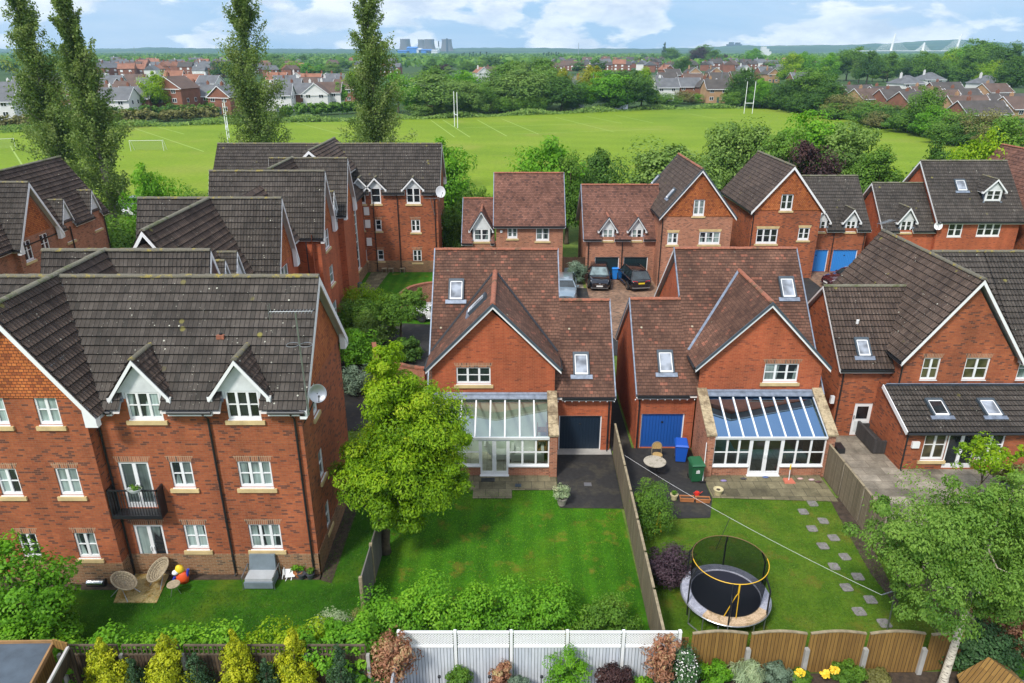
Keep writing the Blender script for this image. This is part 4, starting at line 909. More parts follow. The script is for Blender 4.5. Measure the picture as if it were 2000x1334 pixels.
gable_roof(T, 'x', 36.3, 24.5, 32, 4.7, 4.62, 8.75, 'roll', 'flat', TGREY, rmat=RIDGE, verge=(False, False), gutter=(True, False))
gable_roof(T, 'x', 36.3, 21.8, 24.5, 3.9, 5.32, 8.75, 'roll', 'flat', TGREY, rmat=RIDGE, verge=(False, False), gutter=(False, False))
WL = Wall(T, (16.4, 32.45, 0), (1, 0, 0), (0, -1, 0), [(0, 0), (2.5, 0), (2.5, 4.0), (0, 4.0)], BR)
a0, a1, b0, b1 = WL.px(1670.9, 1705.9, 787.6, 852); WL.hole(a0, a1, .05, b1)
d = MB(); WL.bx(d, a0, a1, .05, b1, -.1, -.04); do = d.build('door', WHITE, T)
d = MB(); WL.bx(d, a0 + .17, a1 - .17, .05 + (b1) * .5, b1 - .2, -.04, -.03); d.build('pane', GDARK, do)
d = MB()
for q in (a0 + .14, (a0 + a1) / 2 + .03): WL.bx(d, q, q + .3, .25, .85, -.04, -.025)
d.build('door_panel', WHITED, do); d = MB(); WL.bx(d, a0 + .05, a0 + .08, 1.0, 1.2, -.04, .02); d.build('handle', METAL, do)
WL.build()
m = MB(); m.poly([(16.4, 32.45, 0), (16.4, 38.9, 0), (16.4, 38.9, 3.9), (16.4, 35.7, 6.9), (16.4, 32.45, 3.9)]); m.build('wall', BR, T)
gable_roof(T, 'x', 35.6, 16.2, 20.6, 3.4, 3.88, 7.1, 'roll', 'flat', TBROWN, rmat=RIDGE2, verge=(True, False), vh=.14, gutter=(True, False))
nL = Vector((0, -(7.1 - 3.88), 3.4)).normalized(); c = sl_pt(1684, 678, (17, 32.2, 3.93), nL); rooflight(T, c, (1, 0, 0), nL, .72, 1.0)
m = MB(); q = sl_pt(1674, 632, (17, 32.2, 3.93), nL); m.tube([q, q + Vector((0, -.02, .2))], .07, 10, WHITE); m.build('roof_vent', WHITE, T)
downpipe(T, gx0 + .06, gy - .08, 0, 4.6, (-.1, 0)); downpipe(T, 16.5, 32.38, 0, 3.8)
# lean-to
ex0 = 18.35; ey = 29.25
WE = Wall(T, (ex0, ey, 0), (1, 0, 0), (0, -1, 0), [(0, 0), (13, 0), (13, 2.2), (0, 2.2)], BR)
bx_ = WE.px(1810, 1855, 844, 898); WE.window(bx_[0], bx_[1], bx_[2], 2.08, cols=2, glass=GWARM)
bd = WE.px(1855.5, 1916, 845, 918); WE.window(bd[0], bd[1], .08, 2.08, rows=1, glass=GDARK, door=True, sill=False, name='french_door', fw=.1)
bx2 = WE.px(1917, 1968, 844, 898); WE.window(bx2[0], bx2[1], bx2[2], 2.08, cols=2, glass=GDARK)
WE.build()
m = MB(); m.poly([(ex0, ey, 0), (ex0, gy + .7, 0), (ex0, gy + .7, 3.2), (ex0, ey, 2.15)]); m.build('wall', BR, T)
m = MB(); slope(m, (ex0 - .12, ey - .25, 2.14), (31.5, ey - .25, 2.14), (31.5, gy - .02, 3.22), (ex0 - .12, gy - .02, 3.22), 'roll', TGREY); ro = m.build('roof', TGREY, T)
m = MB(); m.poly([(ex0 - .12, ey - .25, 2.05), (31.5, ey - .25, 2.05), (31.5, gy, 3.1), (ex0 - .12, gy, 3.1)]); m.build('soffit', SOFFIT, T)
m = MB(); m.bar((ex0 - .16, ey - .28, 2.12), (ex0 - .16, gy, 3.20), .04, .22, mat=WHITE); m.build('bargeboard', WHITE, ro)
m = MB(); m.bar((ex0 - .1, gy - .1, 3.3), (31.5, gy - .1, 3.3), .035, .3, (0, -.6, .8)); m.build('flashing', LEAD, ro)
g = MB(); g.tube([(ex0 - .1, ey - .3, 2.08), (31.5, ey - .3, 2.08)], .062, 10); g.build('gutter', BLACK, T)
nE = Vector((0, -(3.22 - 2.14), gy - ey + .23)).normalized()
for cx_, cy_, gl in ((1830, 796.5, GDARK), (1932, 796.5, GSKY)): c = sl_pt(cx_, cy_, (20, ey - .25, 2.2), nE); rooflight(T, c, (1, 0, 0), nE, .82, 1.05, glass=gl)
downpipe(T, ex0 + .05, ey - .08, 0, 2.05)
m = MB(); q = sight(1781, 866, y=ey); m.box(q.x - .02, q.x + .32, ey - .12, ey, q.z - .2, q.z + .12); m.build('alarm_box', WHITE, T)
m = MB(); q = sight(1624, 779, y=32.45); m.box(q.x - .09, q.x + .09, 32.3, 32.45, q.z - .2, q.z + .2); m.build('alarm_box', WHITE, T)
m = MB(); q = sight(1718, 822, y=32.3); m.box(q.x - .2, q.x + .18, 32.1, 32.45, q.z - .2, q.z + .2); m.build('hose_reel', SLATEB, T)
q = sl_pt(1735, 470, (20.5, 36, 8.0), Vector((-4.1, 0, 2.95)).normalized())
aerial('roof_aerial', 'tangle of aerial rods at the back end of the big right-hand grey ridge', (21.6, 40.8, 8.6), (21.55, 40.7, 9.35), .7, 13, 1.6)
# ================================================================ houses behind
def gabled_house(T, x0, x1, yw, ze, zap, ylen, wall, rmat_, kind='far', wins=(), lint=STONE, hang=True, hz=None, over=.28, trim=SLATEB, gl=GPALE, rl=RIDGER):
    W = Wall(T, (x0, yw, 0), (1, 0, 0), (0, -1, 0), [(0, 0), (x1 - x0, 0), (x1 - x0, ze + .15), ((x1 - x0) / 2, zap - .12), (0, ze + .15)], wall)
    for b, c_, l_, g_ in wins: W.window(*W.px(*b), cols=c_, lintel=l_, glass=g_, fw=.09)
    W.build()
    if hang:
        hz = hz or ze + .1; m = MB(); t = (zap - .12 - hz) / (zap - .12 - ze - .15) * (x1 - x0) / 2; cx = (x0 + x1) / 2
        # tile hanging leaves the window free
        Wh = Wall(T, (cx - t - .12, yw - .05, hz), (1, 0, 0), (0, -1, 0), [(0, 0), (2 * t + .24, 0), (t + .12, zap - hz + .02)], HUNG)
        for b, c_, l_, g_ in wins:
            h = Wh.px(*b)
            if h[3] > 0: Wh.hole(h[0] - .02, h[1] + .02, h[2] - .2, h[3] + .02)
        Wh.build('tile_hanging')
    m = MB()
    for x in (x0, x1): m.poly([(x, yw, 0), (x, yw + ylen, 0), (x, yw + ylen, ze + .1), (x, yw, ze + .1)])
    m.poly([(x0, yw + ylen, 0), (x1, yw + ylen, 0), (x1, yw + ylen, ze), ((x0 + x1) / 2, yw + ylen, zap - .2), (x0, yw + ylen, ze)]); m.build('wall', wall, T)
    return gable_roof(T, 'y', (x0 + x1) / 2, yw - over, yw + ylen + .2, (x1 - x0) / 2 + .22, ze, zap, kind, kind, rmat_, rmat=rl, verge=(True, True), vh=.24, trim=trim, gutter=(True, True))
# --- house with the two dark garages
T = thing('brick_house', 'brick house with two dark garage doors and a tall tile-hung gable, back row', 'house', (12, 60, 0))
WG = Wall(T, (6.3, 59.5, 0), (1, 0, 0), (0, -1, 0), [(0, 0), (5.85, 0), (5.85, 3.8), (0, 3.8)], BR3)
GARGREEN = plain('garage_dark_teal', (0.006, 0.022, 0.028), .5)
for a, b in ((7.1, 9.17), (9.57, 11.63)): WG.garage(a - 6.3, b - 6.3, .02, 2.05, GARGREEN)
WG.build()
RR = []
for cx_ in (1187.5, 1244): q = sight(cx_, 457, y=59.5); dormer(T, WG, q.x - 6.3, .85, sight(cx_, 469, y=59.5).z, sight(cx_, 447.5, y=59.5).z, sight(cx_, 427, y=59.3).z, 1.0, mat=TFAR, rmat=RIDGER, zmain=3.9, hw=.78, glass=GPALE, trim=SLATEB, kind='far', fw=.08, reg=RR)
m = MB(); m.poly([(6.3, 59.5, 0), (6.3, 66.6, 0), (6.3, 66.6, 3.7), (6.3, 63.1, 7.2), (6.3, 59.5, 3.7)]); m.build('wall', BR3, T)
gable_roof(T, 'x', 63.1, 6.05, 12.8, 3.9, 3.65, 7.55, 'plain', 'flat', TFAR, rmat=RIDGER, verge=(True, False), vh=.18, trim=LEAD, gutter=(True, False), cuts=RR)
gabled_house(T, 12.15, 17.95, 57.7, 5.9, 9.75, 8.5, BR3, TBROWN, 'far', [((1356, 1377.7, 390, 421), 2, None, GPALE), ((1304.5, 1325, 454.5, 477), 2, STONE, GPALE), ((1366.5, 1407.5, 452.7, 476.5), 3, STONE, GPALE)], hz=5.95)
nG = Vector((-(9.75 - 5.9), 0, 3.12)).normalized()
for px_, py_ in ((1312, 378), (1282, 351)): c = sl_pt(px_, py_, (15.05, 60, 9.8), nG); rooflight(T, c, (0, 1, 0), nG, .7, 1.0)
downpipe(T, 6.5, 59.42, 0, 3.6); downpipe(T, 9.37, 59.42, 0, 3.6); downpipe(T, 12.25, 57.62, 0, 5.8)
# --- small-dormer house left of it
T = thing('brick_house', 'plain red-roofed brick house with a lower wing and one white dormer, back row', 'house', (1.4, 61, 0))
W = Wall(T, (-1.35, 60, 0), (1, 0, 0), (0, -1, 0), [(0, 0), (5.7, 0), (5.7, 4.75), (0, 4.75)], BR3)
W.window(*W.px(990.9, 1010.5, 444.8, 465), glass=GMID, fw=.09); W.window(*W.px(1047, 1073, 444.8, 470), glass=GMID, fw=.09)
W.window(2.3, 3.3, .2, 2.2, cols=1, glass=GDARK, sill=False, name='door'); W.build()
m = MB(); m.poly([(4.35, 60, 0), (4.35, 67, 0), (4.35, 67, 4.6), (4.35, 63.5, 8.1), (4.35, 60, 4.7)]); m.poly([(-1.35, 60, 0), (-1.35, 67, 0), (-1.35, 67, 4.6), (-1.35, 63.5, 8.1), (-1.35, 60, 4.7)]); m.build('wall', BR3, T)
gable_roof(T, 'x', 63.5, -1.55, 4.5, 3.75, 4.65, 8.5, 'plain', 'flat', TFAR, rmat=RIDGER, verge=(True, True), vh=.18, trim=LEAD, gutter=(True, False))
W = Wall(T, (-4.1, 60.3, 0), (1, 0, 0), (0, -1, 0), [(0, 0), (2.75, 0), (2.75, 3.25), (0, 3.25)], BR3); W.build()
RR = []; q = sight(940.5, 455, y=60.3); dormer(T, W, q.x + 4.1, 1.3, sight(940, 471, y=60.3).z, sight(940, 447, y=60.3).z, sight(940.5, 416, y=60.1).z, .9, mat=TFAR, rmat=RIDGER, zmain=3.3, hw=1.0, glass=GMID, trim=SLATEB, kind='far', fw=.09, stone=True, reg=RR)
m = MB(); m.poly([(-4.1, 60.3, 0), (-4.1, 66, 0), (-4.1, 66, 3), (-4.1, 63.5, 5.9), (-4.1, 60.3, 3.2)]); m.build('wall', BR3, T)
gable_roof(T, 'x', 63.5, -4.3, -1.5, 3.5, 3.1, 6.3, 'plain', 'flat', TFAR, rmat=RIDGER, verge=(True, False), vh=.18, trim=LEAD, gutter=(True, False), cuts=RR)
m = MB(); m.lathe([(0, 0), (.12, 0), (.12, .03), (0, .03)], (0, 0, 0), 16); q = sight(979, 452, y=59.97); m.v = [(v[0] + q.x, q.y - v[2], v[1] + q.z) for v in m.v]; m.build('wall_clock', WHITE, T)
# --- house with bright blue garages
T = thing('brick_house', 'brick house with grey roof, tile-hung gable and two bright blue garage doors', 'house', (24, 62, 0))
WG = Wall(T, (26.0, 61.9, 0), (1, 0, 0), (0, -1, 0), [(0, 0), (5.15, 0), (5.15, 4.0), (0, 4.0)], BR)
for a, b in ((26.05, 28.1), (28.49, 30.67)): WG.garage(a - 26.0, b - 26.0, .02, 2.05, GARSKY)
WG.build()
RR = []
for cx_ in (1662, 1603): q = sight(cx_, 440, y=61.9); dormer(T, WG, q.x - 26, .85, sight(cx_, 452, y=61.9).z, sight(cx_, 431, y=61.9).z, sight(cx_, 412, y=61.7).z, 1.0, mat=TGREY, zmain=4.1, hw=.78, glass=GDARK, kind='far', fw=.09, reg=RR)
m = MB(); m.poly([(31.15, 61.9, 0), (31.15, 70, 0), (31.15, 70, 3.7), (31.15, 66, 7.6), (31.15, 61.9, 4)]); m.build('wall', BR, T)
gable_roof(T, 'x', 66, 25.5, 31.4, 4.35, 3.85, 7.85, 'far', 'flat', TGREY, rmat=RIDGE2, verge=(False, True), vh=.18, gutter=(True, False), cuts=sorted(RR))
gabled_house(T, 20.3, 26.1, 60.1, 5.85, 9.6, 9.0, BR, TBROWN, 'far', [((1527.5, 1551, 379.6, 410.7), 2, None, GDARK), ((1479, 1520.5, 446.8, 475.5), 3, STONE, GDARK), ((1560.8, 1582.8, 445, 468.5), 2, STONE, GDARK)], hz=5.95, trim=None, rl=RIDGE)
downpipe(T, 20.4, 60.02, 0, 5.8); downpipe(T, 28.3, 61.82, 0, 3.8); downpipe(T, 31.0, 61.82, 0, 3.8)
# --- house with skylight and high dormer
T = thing('brick_house', 'brick house whose tall grey roof carries one skylight and one high white dormer, back row', 'house', (40, 63, 0))
W = Wall(T, (36.9, 61.2, 0), (1, 0, 0), (0, -1, 0), [(0, 0), (7.0, 0), (7.0, 4.9), (0, 4.9)], BR2)
W.window(*W.px(1855, 1883, 436, 463), glass=GDARK, sill='white', fw=.09); W.window(*W.px(1912, 1958, 435, 462), cols=3, glass=GDARK, sill='white', fw=.09); W.build()
m = MB(); m.box(36.9, 43.9, 61.15, 61.2, 1.9, 4.72); 
WLf = Wall(T, (36.9, 69.9, 0), (0, -1, 0), (-1, 0, 0), [(0, 0), (8.7, 0), (8.7, 4.8), (4.35, 8.95), (0, 4.8)], BR2); WLf.window(4.0, 4.6, 5.6, 7.0, cols=1, glass=GDARK, fw=.08); WLf.build()
m = MB(); m.poly([(43.9, 61.2, 0), (43.9, 69.9, 0), (43.9, 69.9, 4.8), (43.9, 65.55, 8.95), (43.9, 61.2, 4.8)]); m.build('wall', BR2, T)
gable_roof(T, 'x', 65.55, 36.6, 44.3, 4.6, 4.75, 9.25, 'far', 'flat', TGREY, rmat=RIDGE2, verge=(True, True), vh=.2, gutter=(True, False))
n7 = Vector((0, -4.5, 4.6)).normalized(); c = sl_pt(1876, 362, (40, 60.95, 4.8), n7); rooflight(T, c, (1, 0, 0), n7, .95, 1.2)
q = sl_pt(1937, 392, (40, 60.95, 4.8), n7)
WD = Wall(T, (q.x, q.y, 0), (1, 0, 0), (0, -1, 0), [(0, 0), (1, 0), (1, 1)], BR); dormer(T, WD, 0, 1.25, q.z, sight(1937, 371, y=q.y).z, sight(1947, 352, y=q.y).z, .98, mat=TGREY, zmain=q.z - .1, hw=1.0, glass=GDARK, kind='far', fw=.09, stone=False, face=.05)
WG = Wall(T, (32.6, 61.6, 0), (1, 0, 0), (0, -1, 0), [(0, 0), (4.3, 0), (4.3, 3.9), (0, 3.9)], BR2); WG.build()
m = MB(); m.poly([(32.6, 61.6, 0), (32.6, 68, 0), (32.6, 68, 3.7), (32.6, 64.9, 7.1), (32.6, 61.6, 3.9)]); m.build('wall', BR2, T)
RR = []; q = sight(1770, 440, y=61.6); dormer(T, WG, q.x - 32.6, .95, sight(1770, 453, y=61.6).z, sight(1770, 431, y=61.6).z, sight(1774, 409, y=61.4).z, 1.0, mat=TGREY, zmain=4.1, hw=.85, glass=GDARK, kind='far', fw=.09, reg=RR)
gable_roof(T, 'x', 64.9, 32.3, 37.0, 3.55, 3.85, 7.4, 'far', 'flat', TGREY, rmat=RIDGE2, verge=(True, False), vh=.18, gutter=(True, False), cuts=RR)
dish('small white satellite dish on the wall of the tall grey-roofed house', (36.75, 61.0, 4.4), (-.4, -.9, .2), .32, (36.95, 61.2, 4.3), WHITE)
# --- red roof at the right edge
T = thing('brick_house', 'red-tiled brick house cut by the right edge of the photo, behind the back row', 'house', (49, 64, 0))
m = MB(); m.poly([(44.9, 59.5, 0), (44.9, 72, 0), (44.9, 72, 5.6), (44.9, 59.5, 5.6)]); m.poly([(44.9, 59.5, 0), (50.9, 59.5, 0), (50.9, 59.5, 5.6), (47.9, 59.5, 9.7), (44.9, 59.5, 5.6)]); m.poly([(44.9, 72, 0), (50.9, 72, 0), (50.9, 72, 5.6), (47.9, 72, 9.7), (44.9, 72, 5.6)]); m.build('wall', BR, T)
gable_roof(T, 'y', 47.9, 59.2, 72.2, 3.3, 5.5, 9.9, 'far', 'far', TFAR, rmat=RIDGER, verge=(True, True), gutter=(True, True))
# ================================================================ ground, roads, lawns
def sheet(name, pts, z, mat, kind='structure', label=None):
    m = MB(); m.poly([(p[0], p[1], z) for p in pts]); o = m.build(name, mat, None, org=(pts[0][0], pts[0][1], z)); o['kind'] = kind
    return o
sheet('ground', [(-16000, -300), (16000, -300), (16000, 16000), (-16000, 16000)], -0.06, LAND)
sheet('scrub_ground', [(-150, -30), (200, -30), (200, 130), (-150, 130)], -0.03, ROUGH)
def G(*pp): return [gpt(x, y)[:2] for x, y in pp]
fld = [(-190, 96), (-20, 92), (8, 86), (24, 92), (60, 84), (125, 90)] + [tuple(gpt(*q)[:2]) for q in ((1990, 300), (1840, 262), (1700, 236), (1600, 222), (1500, 209), (1330, 211), (1100, 219), (800, 232), (700, 237), (300, 243), (0, 254))] + [(-260, 190)]
sheet('playing_field', fld, 0.0, FIELD)
# worn white pitch lines
PL = plain('pitch_paint', (.26, .37, .07), .9, var=.15)
m = MB()
def line(a, b, w_=.14): a = gpt(*a); b = gpt(*b); d = (b - a).normalized(); s_ = Vector((-d.y, d.x, 0)) * w_; m.poly([a - s_ + Vector((0, 0, .012)), b - s_ + Vector((0, 0, .012)), b + s_ + Vector((0, 0, .012)), a + s_ + Vector((0, 0, .012))])
for a, b in (((842, 235), (888, 268)), ((865, 234), (918, 268)), ((932, 234), (990, 266)), ((980, 232), (1052, 262)), ((1085, 229), (1200, 258)), ((1200, 224), (1275, 240)), ((240, 243), (398, 296)), ((280, 240), (360, 262)), ((560, 235), (690, 268)), ((20, 285), (48, 330)), ((1345, 222), (1400, 232)), ((1140, 226), (1215, 241)), ((1000, 262), (1290, 252)), ((905, 250), (1180, 240))): line(a, b)
structure(m.build('pitch_markings', PL, None, org=(0, 0, 0)))
# court between the two rows
sheet('court_road', [(-13, 33), (-2, 33), (-2, 46), (-13, 46)], 0.0, TARMAC)
sheet('court_road', [(-11, 46), (12.3, 42), (12.3, 57.2), (-4.7, 57.2)], 0.008, TARMAC)
sheet('court_road', [(12.3, 41.5), (24, 41.5), (34, 57), (34, 61.5), (25.9, 61.5), (12.3, 57)], 0.0, TARMAC)
sheet('block_paved_drive', [(7.0, 46), (9.3, 40), (12.2, 41), (12.6, 57.6), (12.1, 59.5), (6.3, 59.5), (6.2, 55)], 0.02, BLOCKP)
sheet('block_paved_drive', [(25.9, 56), (33, 56), (33, 61.8), (25.9, 61.8)], 0.012, BLOCKP)
sheet('concrete_path', [(2.6, 57.2), (6.0, 57.2), (6.0, 60), (4.4, 60), (4.4, 59.9), (2.6, 59.9)], 0.012, SLAB2)
sheet('front_path', [(-12.5, 55), (-11.4, 55), (-11.0, 61.7), (-12.6, 61.7)], 0.018, SLAB1)
sheet('lawn', [(-13.0, 49.5), (-5.0, 48.5), (-4.6, 61.8), (-13.0, 61.8)], 0.012, LAWN)
sheet('lawn', [(-60, 58), (-26, 58), (-26, 68), (-12, 72), (0, 70), (0, 86), (-60, 95)], 0.0, LAWN2)
# white bay lines on the court
m = MB()
for a, b in (((857, 641), (872, 641)), ((857, 641), (849, 668)), ((838, 590), (846, 640))):
    a, b = gpt(*a), gpt(*b); d = (b - a).normalized(); s_ = Vector((-d.y, d.x, 0)) * .05; z = Vector((0, 0, .012)); m.poly([a - s_ + z, b - s_ + z, b + s_ + z, a + s_ + z])
structure(m.build('bay_markings', WHITE, None, org=(0, 0, 0)))
# gardens in front
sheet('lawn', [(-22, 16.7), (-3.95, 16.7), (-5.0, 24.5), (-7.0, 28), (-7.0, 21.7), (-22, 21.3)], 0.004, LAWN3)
sheet('soil_strip', [(-7.25, 21.6), (-6.75, 21.4), (-6.7, 28), (-7.25, 28)], 0.012, SOIL)
sheet('soil_strip', [(-22, 21.05), (-14.1, 21.05), (-14.0, 21.6), (-7.2, 21.6), (-7.2, 21.95), (-22, 21.95)], 0.012, SOIL)
sheet('lawn', [(-5.6, 16.9), (4.75, 16.9), (4.75, 26.15), (2.05, 26.2), (2.05, 31), (-6.9, 33), (-6.9, 26)], 0.0, LAWN)
sheet('patio', [(-3.9, 27.5), (2.05, 27.5), (2.05, 28.8), (-3.9, 28.8)], 0.03, SLAB1)
sheet('patio', [(-1.75, 26.85), (.0, 26.85), (.0, 27.49), (-1.75, 27.49)], 0.034, SLAB1)
sheet('driveway', [(2.08, 26.15), (4.85, 26.1), (4.95, 31.1), (2.08, 31.1)], 0.02, TARMAC)
sheet('garage_apron', [(2.2, 30.55), (4.9, 30.55), (4.9, 31.15), (2.2, 31.15)], 0.04, CONC)
sheet('lawn', [(4.9, 17.35), (14.5, 17.35), (14.5, 27.0), (9.0, 26.95), (8.3, 25.4), (5.0, 25.3)], 0.0, LAWN2)
sheet('driveway', [(5.0, 25.35), (8.45, 25.45), (8.9, 26.9), (8.9, 31.2), (5.0, 31.2)], 0.02, TARMAC)
sheet('patio', [(8.92, 26.9), (14.4, 26.6), (14.4, 28.75), (8.92, 28.75)], 0.03, SLAB1)
sheet('soil_bed', G((1620, 975), (1655, 970), (1720, 1100), (1770, 1210), (1700, 1120), (1655, 1040)), 0.012, SOIL)
sheet('lawn', [(14.6, 17), (32, 17), (32, 26), (19.9, 26.3), (14.6, 25)], 0.0, LAWN)
sheet('patio', [(14.65, 24.6), (17.6, 24.9), (17.8, 26.3), (21.5, 26.6), (33, 26.6), (33, 29.3), (18.4, 29.3), (18.9, 32.5), (14.65, 32.5)], 0.03, SLAB2)
sheet('passage_path', [(4.95, 31), (6.0, 31), (6.0, 42), (4.95, 42)], 0.004, TARMAC)
sheet('planting_bed', [(-16, 13), (18, 13), (18, 17.4), (-16, 16.8)], -0.012, SOIL)
sheet('tarmac_yard', [(14.4, 12), (30, 12), (30, 16.9), (14.6, 17.0)], -0.004, plain('yard_grey', (.13, .13, .14), .9, var=.2))
def flat_thing(name, pts, z, th, mat, label, cat, group=None):
    c = Vector((sum(p[0] for p in pts) / len(pts), sum(p[1] for p in pts) / len(pts), z)); m = MB(); m.prism([(p[0], p[1], z) for p in pts], (0, 0, th)); return solo(m, name, mat, label, cat, c, group)
flat_thing('paving_patch', G((222, 1178), (233, 1150), (268, 1100), (300, 1085), (335, 1098), (330, 1125), (306, 1178)), .006, .03, mossy('mossy_slab', (.40, .31, .14), (.30, .19, .05), .5, 2.5), 'uneven patch of yellowish slabs under the wicker chairs', 'paving')
# stepping stones
stones = [(1587, 984), (1569, 1000), (1608, 1018), (1586, 1033), (1628, 1051), (1607, 1067), (1650, 1088), (1629, 1107), (1675, 1127), (1653, 1148), (1700, 1172), (1678, 1195), (1727, 1218)]
STN = plain('stepping_stone', (.20, .185, .18), .9, var=.3, vscale=8, bump=.5)
ordn = ['first', 'second', 'third', 'fourth', 'fifth', 'sixth', 'seventh', 'eighth', 'ninth', 'tenth', 'eleventh', 'twelfth', 'thirteenth']
for i, q in enumerate(stones):
    c = gpt(*q); a = .29; r_ = random.uniform(-.1, .1); pts = [(c.x + a * math.cos(t + r_ + .78) * random.uniform(.92, 1.05), c.y + a * math.sin(t + r_ + .78)) for t in (0, 1.57, 3.14, 4.71)]
    pts = [p for k in range(4) for p in (tuple(Vector(pts[k]).lerp(Vector(pts[(k + 1) % 4]), .12)), tuple(Vector(pts[k]).lerp(Vector(pts[(k + 1) % 4]), .88)))]
    flat_thing('stepping_stone', pts, .005, .025, STN, '%s square stepping stone from the house in the trampoline lawn' % ordn[i], 'stepping stone', 'stepping stones across the lawn')
# ================================================================ fences and garden walls
def fence_panels(label, A, B, h, mat, posts, post_mat=None, capm=None, gap=.0, name='fence', z=0, th=.05, arch=0, proud=False, trel=0, gravel=0):
    A, B = Vector((*A, z)), Vector((*B, z)); T = thing(name, label, 'fence', A); d = (B - A); L = d.length; d.normalize(); s_ = Vector((-d.y, d.x, 0)) * th / 2; n = posts; pl = L / n
    for i in range(n):
        a, b = A + d * (pl * i + .06), A + d * (pl * (i + 1) - .06); m = MB(); ns = 10 if arch else 1; up = []
        for k in range(ns + 1):
            t = k / ns; up.append((a.lerp(b, t), h + arch * math.sin(math.pi * t)))
        for k in range(ns):
            (p, hp), (q, hq) = up[k], up[k + 1]; zv = Vector((0, 0, 1))
            m.hexa([p - s_ + zv * gravel, q - s_ + zv * gravel, q + s_ + zv * gravel, p + s_ + zv * gravel, p - s_ + zv * hp, q - s_ + zv * hq, q + s_ + zv * hq, p + s_ + zv * hp])
        pn = m.build('fence_panel', mat, T)
        if capm is not None:
            c = MB()
            for k in range(ns): c.bar(up[k][0] + Vector((0, 0, up[k][1] + .015)), up[k + 1][0] + Vector((0, 0, up[k + 1][1] + .015)), .09, .035)
            c.build('capping', capm, pn)
    if post_mat:
        for i in range(n + 1):
            p = A + d * pl * i; m = MB(); k = .055 if not proud else .07; o_ = s_.normalized() * (-.06 if proud else 0) * (1 if s_.y > 0 else -1)
            q = p + o_; ph = h - .55 if proud else h + .06; m.box(q.x - k, q.x + k, q.y - k, q.y + k, z, z + ph); m.build('post', post_mat, T)
    return T
fence_panels('long weathered timber fence between the left lawn and the trampoline garden', (4.72, 17.2), (4.98, 30.6), 1.75, WGREY, 7, None, WTRIM)
fence_panels('weathered close-boarded fence beside the bare soil bed and the grey-tiled house', (14.62, 17.6), (14.55, 28.9), 1.75, WGREY, 6, None, WTRIM)
fence_panels('two leaning grey timber fence panels at the foot of the light green tree', (-5.2, 19.7), (-5.15, 23.3), 1.7, planks('grey_board', (.12, .11, .10), (.17, .155, .14), .12, .01), 2, WTRIM, None)
fence_panels('golden brown fence with arched panels and concrete posts behind the yellow flowers', (sight(1349, 1240, y=17.3).x, 17.3), (sight(1811, 1240, y=17.3).x, 17.3), 1.58, WBROWN, 4, CONC, WTRIM, arch=.10, proud=True)
m = MB(); m.box(5.14, sight(1349, 1240, y=17.3).x - .06, 17.25, 17.3, 0, 1.45); solo(m, 'infill_panel', WBROWN, 'narrow brown board filling the gap between the white fence and golden fence', 'fence', (5.2, 17.08, 0))
fence_panels('last greenish end section of the golden fence beside the birch trunk', (sight(1813, 1240, y=17.3).x + .08, 17.32), (14.4, 17.5), 1.5, WBROWN, 1, None, WTRIM)
# white fence with diagonal trellis
T = thing('white_fence', 'white painted fence topped with diagonal trellis, in the middle foreground', 'fence', (-3.6, 16.86, 0))
x0, x1, y = -3.45, 5.12, 16.86; n = 5
for i in range(n):
    a, b = x0 + (x1 - x0) * i / n + .07, x0 + (x1 - x0) * (i + 1) / n - .07
    m = MB(); m.box(a, b, y - .02, y + .02, 0, 1.5); p_ = m.build('fence_panel', WWHITE, T); m = MB(); m.box(a, b, y - .05, y + .05, 1.5, 1.56); m.box(a, b, y - .04, y + .04, 2.05, 2.10); m.build('capping', WHITE, p_)
    m = MB(); st = .088; hh = .49; k = int((b - a + hh) / st) + 1
    for j in range(k + 1):
        for sg in (1, -1):
            xa = a + j * st - hh; pts = [(xa, 1.56), (xa + hh, 2.05)] if sg > 0 else [(xa, 2.05), (xa + hh, 1.56)]
            (u0, v0), (u1, v1) = pts
            if u0 < a: v0 += (v1 - v0) * (a - u0) / (u1 - u0); u0 = a
            if u1 > b: v1 -= (v1 - v0) * (u1 - b) / (u1 - u0); u1 = b
            if u1 - u0 > .02: m.bar((u0, y + .006 * sg, v0), (u1, y + .006 * sg, v1), .012, .032, (0, 0, 1))
    m.build('trellis', WHITE, T)
for i in range(n + 1): x = x0 + (x1 - x0) * i / n; m = MB(); m.box(x - .045, x + .045, y - .055, y + .05, 0, 2.12); m.hexa([(x - .055, y - .06, 2.12), (x + .055, y - .06, 2.12), (x + .055, y + .06, 2.12), (x - .055, y + .06, 2.12), (x - .02, y - .02, 2.17), (x + .02, y - .02, 2.17), (x + .02, y + .02, 2.17), (x - .02, y + .02, 2.17)]); m.build('post', WHITE, T)
fence_panels('short white fence return running toward the viewer at the left end of the trellis fence', (-3.5, 16.75), (-3.5, 13.8), 1.5, WWHITE, 2, WHITE, None)
